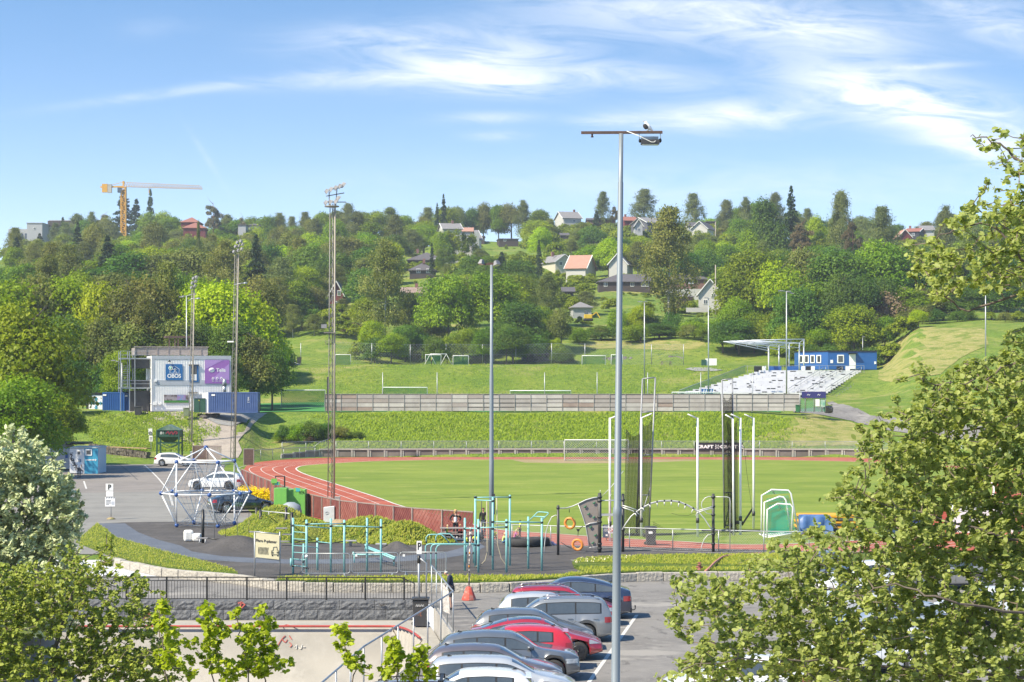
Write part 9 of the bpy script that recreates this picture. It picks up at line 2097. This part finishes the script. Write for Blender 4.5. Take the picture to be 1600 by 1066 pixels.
for a_,b_,y0_,y1_,dh in list(HOUSES): # shrubs and small trees in the gardens in front of every house
 if b_-a_>120:continue
 p_=a_+2
 while p_<b_:
  dd=dh-rng.uniform(6,16);gy=gdy(p_,dd)
  if gy-y1_>5:plant(p_,y1_+rng.uniform(-9,3),dd,min(30,(gy-y1_)*1.3)*rng.uniform(.8,1.2),'round',['maple','dark','olive','lime'][int(rng.integers(4))],'garden')
  p_+=rng.uniform(9,15)
U_=[('round','maple'),('round','dark'),('round','olive'),('birch','olive'),('round','lime'),('tall','maple')]
for d_,st,x0_ in((840,22,20),(770,24,20),(700,25,20),(620,28,20),(548,32,20),(492,36,20)):row(x0_,1660 if d_>500 else 890,st,lambda p,d_=d_:gdy(p,d_)-13.5*F/d_*rng.uniform(.7,1.1),d_,50 if d_>600 else 66,U_,'fill%d'%d_,3)
ZW={'bank_scrub':'on the bank below the artificial pitch','skyline':'on the far skyline','upper_slope':'just below the far skyline','left_ridge':'on the ridge under the crane','middle_slope':'high on the far slope','lower_slope':'among the highest white houses','wood_band':'level with the cream house','wood_left_of_birch':'left of the big drooping birch','wood_centre':'right of the big drooping birch','garden_edge':'under the long dark bungalow','terrace_edge':'directly behind the small goals','canopy_left':'left of the stand canopy','cabin_rear':'in the wood behind the cabin','cabin_close':'right behind the cabin roof','right_wood_upper':'behind the hanging near branch','right_wood_lower':'above the right grassy hill','left_upper_wood':'on the ridge left of the mast','left_middle_wood':'in the second rank above the clubhouse','left_front_wood':'in the tall wood above the clubhouse','clubhouse_rear':'right behind the clubhouse','clubhouse_understorey':'low behind the clubhouse','terrace_left_corner':'at the left terrace corner','hill_lawn_rear':'along the back of the lawn','lot_left_edge':'at the left lot edge','ledge_hedge':'along the back of the grassy ledge','right_hill_hedge':'low above the right grassy hill','terrace_hedge':'along the foot of the terrace wood','cabin_hedge':'low behind the blue cabin','garden':'close in front of a hill house','fill840':'between the skyline houses','fill770':'just under the skyline houses','fill700':'on the slope below the skyline','fill620':'on the slope by the stepped house','fill548':'on the slope by the bungalow','fill492':'deep behind the terrace wood'}
# leave out what stands wholly behind other crowns; past 290 leafy trees the farthest read as one wood
cov=np.zeros((200,480),bool);yy_,xx_=np.mgrid[0:200,0:480];PL.sort(key=lambda t:t[2]);keep=[]
for t in PL:
 y1_=min(gdy(t[0],t[2]),720);cy,cx,ry,rx=((t[1]+y1_)/2-200)/3,(t[0]+60)/3.6,max((y1_-t[1])/6,.8),max(t[3]/7.2,.8)
 e=((yy_-cy)/ry)**2+((xx_-cx)/rx)**2<=1;n=e.sum()
 if t[7]or(e&~cov).sum()>max(2,.05*n):keep.append(t);cov|=((yy_-cy)/ry)**2+((xx_-cx)/rx)**2<=.6
lf=[t for t in keep if t[4]in('round','tall')];rest=sorted([t for t in lf if not t[7]],key=lambda t:-t[3]*(gdy(t[0],t[2])-t[1]))[290-sum(1 for t in lf if t[7]):];rs=set(id(t)for t in rest)
WC_=[[],[],[],[]]
for t in keep:
 if id(t)not in rs:grow(*t);continue
 x=(t[0]-800)/F*t[2];zg=gdz(x,t[2]);H_=CAMH-(t[1]-HY)/F*t[2]-zg;C,Nn,S,Va=crr(int(t[8]*999),11,1.0,14,2600,.28);sc_=t[3]/F*t[2]/11;WC_[0].append(C*np.array([sc_,sc_,H_/BH])+np.array([x,t[2],zg]));WC_[1].append(Nn);WC_[2].append(S*2.2*sc_);WC_[3].append(np.clip(Va*.6+.4*t[8],0,1))
if rest:o=lfc('far_wood',*[np.concatenate(q)for q in WC_],LM['maple'],asp=1.25);tag(o,kind='stuff')
print('LEAFY',len(lf),'MERGED',len(rest),'ALL',len(keep),'OF',len(PL))
gr_={}
for t in TREES:gr_.setdefault((t[0],t[1],t[2]),[]).append(t)
for(zone,kd,mt_),L in gr_.items():
 L.sort(key=lambda t:t[3]);n=len(L)
 for i,t in enumerate(L):
  t[4]['label']=('%s %s %s'%(ADJ[mt_],NOUN[kd],ZW[zone]))if n==1 else('%s %s %s, %s'%(ADJ[mt_],NOUN[kd],ZW[zone],ordi(i,n)))
  t[4]['group']='trees '+ZW[zone]
TW=mat('twig_bark',(.13,.10,.075),(.20,.16,.12),rough=.9,scale=20)
def ntr(label,name,limbs,blobs,ntips,d,dth,leaf,nleaf,lm,seed,cat='tree',r0=.05,spread=.16,asp=1.5,reach=None,foldk=.12,droop=.2,tw=.006):
 g=np.random.default_rng(seed);s=d/F
 w_=lambda px,py,dd:np.array(P(px,py,dd))
 pts=[];par=[]; 
 bs_=w_(limbs[0][0][0],limbs[0][0][1],d+limbs[0][0][2]);rt=tg(name,label,cat,tuple(bs_));m=MB()
 for L in limbs:
  q=[V3(w_(a,b,d+c))for a,b,c in L];c_=[p+V3(g.normal(size=3)*.022*min(1,i/6)*(d/27))for i,p in enumerate(crom(q,6))];n=len(c_);rr=[max(.006,(r0 if L is limbs[0]else r0*.20)*(1-.82*i/n))for i in range(n)]
  m.tube([p-V3(bs_)for p in c_],rr,7); 
  for p in c_[2:]:pts.append(np.array(p))
 m.bd('trunk',TW if r0<.08 else BARK,rt)
 # tips sampled in the crown lobes
 wts=np.array([b[2]*b[3]*(b[4]if len(b)>4 else 1)for b in blobs],float);wts/=wts.sum();tips=[]
 for _ in range(ntips):
  b=blobs[g.choice(len(blobs),p=wts)];a=g.uniform(0,6.28);r_=math.sqrt(g.random())*g.uniform(.75,1.08);dd=d+g.uniform(-1,1)*dth*(1-.3*r_)+(b[5]if len(b)>5 else 0)
  tips.append(w_(b[0]+b[2]*r_*math.cos(a),b[1]+b[3]*r_*math.sin(a),dd))
 tips=np.array(tips);org=np.array(pts);dist=np.min(np.linalg.norm(tips[:,None,:]-org[None,:,:],axis=2),axis=1);tips=tips[np.argsort(dist)]
 tree=list(pts);TWm=MB();LC=[];LN=[];LT=[];bp=np.array(tree)
 bufs=np.zeros((len(tree)+len(tips)*4,3));bufs[:len(tree)]=bp;nb=len(tree)
 for t in tips:
  D_=np.linalg.norm(bufs[:nb]-t,axis=1);j=int(np.argmin(D_+(bufs[:nb,2]>t[2]+.1)*.15));a=bufs[j].copy();L_=D_[j]
  mid=(a+t)/2+g.normal(size=3)*L_*.08+np.array([0,0,-.04*L_]); 
  for k,q in enumerate((a*.6+mid*.4 if False else(a+mid)/2,mid,(mid+t)/2,t)):bufs[nb]=q;nb+=1
  TWm.tube([V3(a-np.array(bs_)),V3(mid-np.array(bs_)),V3(t-np.array(bs_))],[tw*1.4+L_*.006,tw+L_*.002,tw*.5],4,caps=False)
  k=max(3,int(nleaf*g.uniform(.7,1.3)));u_=g.random(k)**.6;seg=min(1,.55/max(L_,.01));base_=t-(t-mid)*min(1,seg*1.6)
  c=base_+(t-base_)*u_[:,None]*1.08+g.normal(size=(k,3))*spread*leaf*4*(.6+.4*g.random());c[:,2]-=droop*leaf*g.random(k);LC.append(c);LN.append(np.array([-.15,-.3,.9])+g.normal(size=(k,3))*.6);LT.append((t-a)[None,:]/max(L_,.01)*.5+g.normal(size=(k,3))*.8)
 TWm.bd('twigs',TW,rt)
 C=np.concatenate(LC)-np.array(bs_);n=len(C);patch=.5+.5*np.sin(C[:,0]*3.1+C[:,2]*2.3+C[:,1]*1.7)*np.sin(C[:,2]*4.3+C[:,1]*2.9)
 o=lfc('leaves',C,np.concatenate(LN),leaf*g.uniform(.4,1.4,n),np.clip(.25*patch+.75*g.random(n),0,1),lm,asp=asp,fold=foldk,twist=np.concatenate(LT),parent=rt);return rt
RL=lfm('near_green_leaves',(.12,.165,.045),(.37,.42,.17),trans=.5,hue=0,val=0,rough=.45)
LL=lfm('shoot_lime_leaves',(.17,.24,.03),(.38,.45,.08),trans=.45,hue=0,val=0,rough=.45)
DL=lfm('near_dark_leaves',(.10,.145,.03),(.31,.36,.10),trans=.35,hue=0,val=0)
WL=lfm('near_willow_leaves',(.24,.29,.15),(.46,.50,.34),trans=.2,hue=0,val=0)
ntr('large leafy tree in the right foreground with long hanging branches','foreground_tree',
 [[(1880,1250,0),(1800,1000,0),(1740,800,.3),(1700,560,.2),(1680,380,0),(1650,250,0)],[(1745,810,.3),(1640,850,-.5),(1540,830,-1),(1420,800,-.8),(1330,765,-.6)],[(1705,580,.2),(1600,640,1),(1480,680,1.2),(1380,680,1)],[(1780,960,0),(1640,960,-1),(1500,945,-1.6),(1400,915,-1.4),(1330,935,-1.2)],[(1700,500,.2),(1600,462,.6),(1500,482,.8),(1440,415,.9)],[(1690,420,.1),(1600,405,-.4),(1545,350,-.5),(1460,372,-.4)],[(1670,330,0),(1600,262,.3),(1560,225,.4),(1515,214,.5)],[(1800,1050,0),(1600,1060,-.5),(1400,1040,-.7),(1200,1030,-1),(1080,1040,-.9)],[(1780,950,0),(1660,900,1),(1530,880,1.5),(1400,860,1.5),(1240,870,1)],[(1700,600,.2),(1620,560,-.6),(1540,590,-.8),(1460,600,-.8)]],
 [(1578,228,58,24,.42),(1572,285,42,40,.5),(1595,340,40,45,.9),(1528,345,60,30,.6),(1452,400,52,34,.75),(1520,420,75,42,.8),(1470,452,42,22,.6),(1590,400,45,60,.9),(1610,580,70,70,1),(1530,610,80,55,1),(1440,620,50,50,.85),(1400,690,62,50,.8),(1500,700,100,80,1.3),(1590,770,80,150,1.5),(1390,765,85,55,.85),(1318,790,40,34,.45),(1450,825,130,75,.95),(1300,860,100,45,.7),(1210,885,70,32,.55),(1490,920,150,95,1),(1330,940,130,72,.9),(1180,945,95,50,.8),(1100,925,55,34,.7),(1078,970,45,30,.7),(1200,1015,140,60,.95),(1390,1030,200,75,1.05),(1560,1020,120,100,1.3),(1090,1050,62,35,.8)],
 4100,27.5,1.6,.052,17,RL,5,r0=.13)
ntr('silvery green bushy willow at the left edge','willow_tree',
 [[(20,1160,0),(10,980,0),(5,830,0),(0,700,0)],[(10,960,0),(60,860,-.5),(95,780,-.6)],[(8,900,0),(-60,800,.4),(-90,720,.4)],[(10,900,0),(50,780,.6),(40,700,.6)]],
 [(20,705,52,45,.9),(-40,740,90,80,1),(70,760,50,55,1),(20,800,110,90,1.1),(95,810,38,50,.85),(30,900,110,90,1),(95,875,30,40,.6),(-60,900,100,120,1),(60,950,80,50,.8)],
 2600,72,2.2,.082,22,WL,8,cat='tree',r0=.12,asp=2.6,spread=.20,tw=.010)
ntr('darker green leafy tree in the lower left corner','foreground_tree',
 [[(60,1300,0),(70,1150,0),(90,1000,0),(130,900,0)],[(75,1100,0),(160,1020,-.3),(220,960,-.3)],[(75,1100,0),(10,1000,.3),(-20,930,.3)],[(80,1060,0),(120,960,.5),(175,880,.5)]],
 [(130,880,50,40,.6),(165,850,22,30,.35),(70,920,90,50,.9),(170,930,70,50,.8),(235,960,45,45,.45),(60,1000,130,70,1.1),(190,1010,90,60,.9),(-10,960,80,100,1),(120,1060,180,50,1.1),(240,1040,50,50,.7)],
 2000,46,1.6,.062,15,DL,9,r0=.10,tw=.008)
SH=[([(262,1200,0),(262,1100,0),(255,1030,0),(250,975,0),(252,935,0)],[(252,960,14,26),(262,1010,20,35),(290,1040,25,20,.7)],'leafy lime green shoot furthest left at the lower edge'),
 ([(330,1210,0),(335,1120,0),(330,1040,0),(326,985,0),(325,945,0)],[(326,965,14,26),(338,985,22,24),(330,1020,20,30),(350,1045,22,24),(300,1000,14,14)],'tall lime green shoot left of the middle pair'),
 ([(400,1210,0),(400,1120,0),(385,1040,0),(375,990,0),(370,955,0)],[(370,965,13,18),(382,995,18,20),(396,1030,22,26),(372,1045,16,22)],'lime green shoot in front of the red cross mark'),
 ([(405,1215,0),(410,1110,0),(410,1030,0),(412,985,0),(414,950,0)],[(412,965,15,22),(420,995,18,24),(412,1030,20,28),(440,1035,24,14,.8),(455,1030,10,8,.6)],'lime green shoot right of the middle pair'),
 ([(560,1215,0),(556,1120,0),(550,1050,0),(535,1005,0),(530,978,0)],[(533,985,18,12),(538,1005,16,18),(552,1030,18,18),(575,1045,14,12,.6)],'lime green shoot standing before the bowl to the left of the fence end'),
 ([(650,1215,0),(640,1120,0),(618,1050,0),(612,1010,0),(615,985,0)],[(614,998,12,16),(618,1022,14,18),(608,1045,18,16)],'lime green shoot in front of the chain link fence'),
 ([(655,1215,0),(655,1120,0),(655,1060,0),(660,1020,0),(662,1005,0)],[(661,1010,14,10),(652,1035,16,18),(672,1050,12,14),(640,1050,18,14)],'lime green shoot touching the nearest parked cars')]
for i,(lb,bl_,lab)in enumerate(SH):ntr(lab,'leafy_shoot',[lb],bl_,34+int(sum(b[2]*b[3]for b in bl_)/22),22+i*.15,.24,.043,7,LL,60+i,cat='young tree',r0=.012,tw=.0035,spread=.10,droop=.6)
def tfs(name,n,fn,h0,h1,m_,seed,wd=.35):
 g=np.random.default_rng(seed);C=np.array([fn(g)for _ in range(n)]);hh=g.uniform(h0,h1,n);up=np.stack([g.normal(size=n)*.25,g.normal(size=n)*.25,np.ones(n)],1)
 C[:,2]+=hh*.42;nn=np.stack([g.normal(size=n)*.6-.4,-np.abs(g.normal(size=n))*.6-.3,np.full(n,.8)],1);o=lfc(name,C,nn,hh*wd,g.random(n),m_,asp=1/wd,twist=up);o['kind']='stuff';return o
TG=lfm('grass_blades',(.085,.14,.014),(.26,.27,.06),trans=.3,hue=0,val=0);TG2=lfm('meadow_blades',(.05,.105,.01),(.19,.26,.035),trans=.3,hue=0,val=0);TGF=lfm('flower_heads',(.45,.42,.30),(.62,.60,.48),trans=.1,hue=0,val=0)
def inpoly(poly):
 P_=[(PG(*p).x,PG(*p).y)for p in poly];xs=[p[0]for p in P_];ys=[p[1]for p in P_]
 def f(g):
  while 1:
   x,y=g.uniform(min(xs),max(xs)),g.uniform(min(ys),max(ys));c=False;j=len(P_)-1
   for i in range(len(P_)):
    if(P_[i][1]>y)!=(P_[j][1]>y)and x<(P_[j][0]-P_[i][0])*(y-P_[i][1])/(P_[j][1]-P_[i][1])+P_[i][0]:c=not c
    j=i
   if c:return(x,y,PZ+.05)
 return f
tfs('verge_grass',9000,inpoly([p for p in v2 if p[0]<1350]+[(1350,889)]),.05,.16,TG,3);tfs('verge_grass',6000,inpoly(v1),.05,.14,TG,4);tfs('verge_grass',3500,inpoly(v3),.06,.2,TG,5)
tfs('dandelion_heads',60,inpoly([(896,882),(905,874),(960,871),(1000,870),(940,880)]),.09,.12,TGF,6,.6)
def onberm(g):
 bx,by,rx,ry,h=[(PG(460,815).x,127,3.6,5,1.6),(PG(495,825).x,122,3.9,3,1.15),(PG(585,835).x,121.5,4.2,3.2,1.3),(PG(640,838).x,119.5,2.9,2.3,1.15)][int(g.integers(4))];a=g.uniform(0,6.28);t=math.sqrt(g.random());return(bx+rx*t*math.cos(a),by+ry*t*math.sin(a),PZ+h*(.5+.5*math.cos(math.pi*t)))
tfs('berm_grass',16000,onberm,.08,.24,TG,7)
def slope(px0,px1,d0,d1):
 def f(g):
  while 1:
   px,d=g.uniform(px0,px1),g.uniform(d0,d1);e=min(px-px0,px1-px)/60+.25*math.sin(d*.7)+.2*math.sin(px*.13)
   if g.random()<e*(.6+.5*math.sin(px*.11+d*.4)*math.sin(d*1.1+px*.03)):break
  x=(px-800)/F*d;return(x,d,gdz(x,d))
 return f
tfs('meadow_grass',15000,slope(120,345,246,260),.16,.4,TG2,8);tfs('meadow_grass',30000,slope(470,1260,252,271),.22,.5,TG2,9);tfs('meadow_grass',14000,slope(420,1240,350,376),.15,.4,TG2,10)
tfs('meadow_flowers',700,slope(180,330,246,257),.08,.16,TGF,11,.8)
hzm=bpy.data.materials.new('thin_air_haze');hzm.use_nodes=True;t=hzm.node_tree;t.nodes.clear();o_=t.nodes.new('ShaderNodeOutputMaterial');v_=t.nodes.new('ShaderNodeVolumePrincipled');v_.inputs['Density'].default_value=.00016;v_.inputs['Color'].default_value=(.80,.88,1,1);v_.inputs['Anisotropy'].default_value=.2;t.links.new(v_.outputs[0],o_.inputs['Volume'])
m=MB();m.box0(-1700,1700,-80,1560,-6,125);tag(m.bd('haze',hzm),kind='stuff')
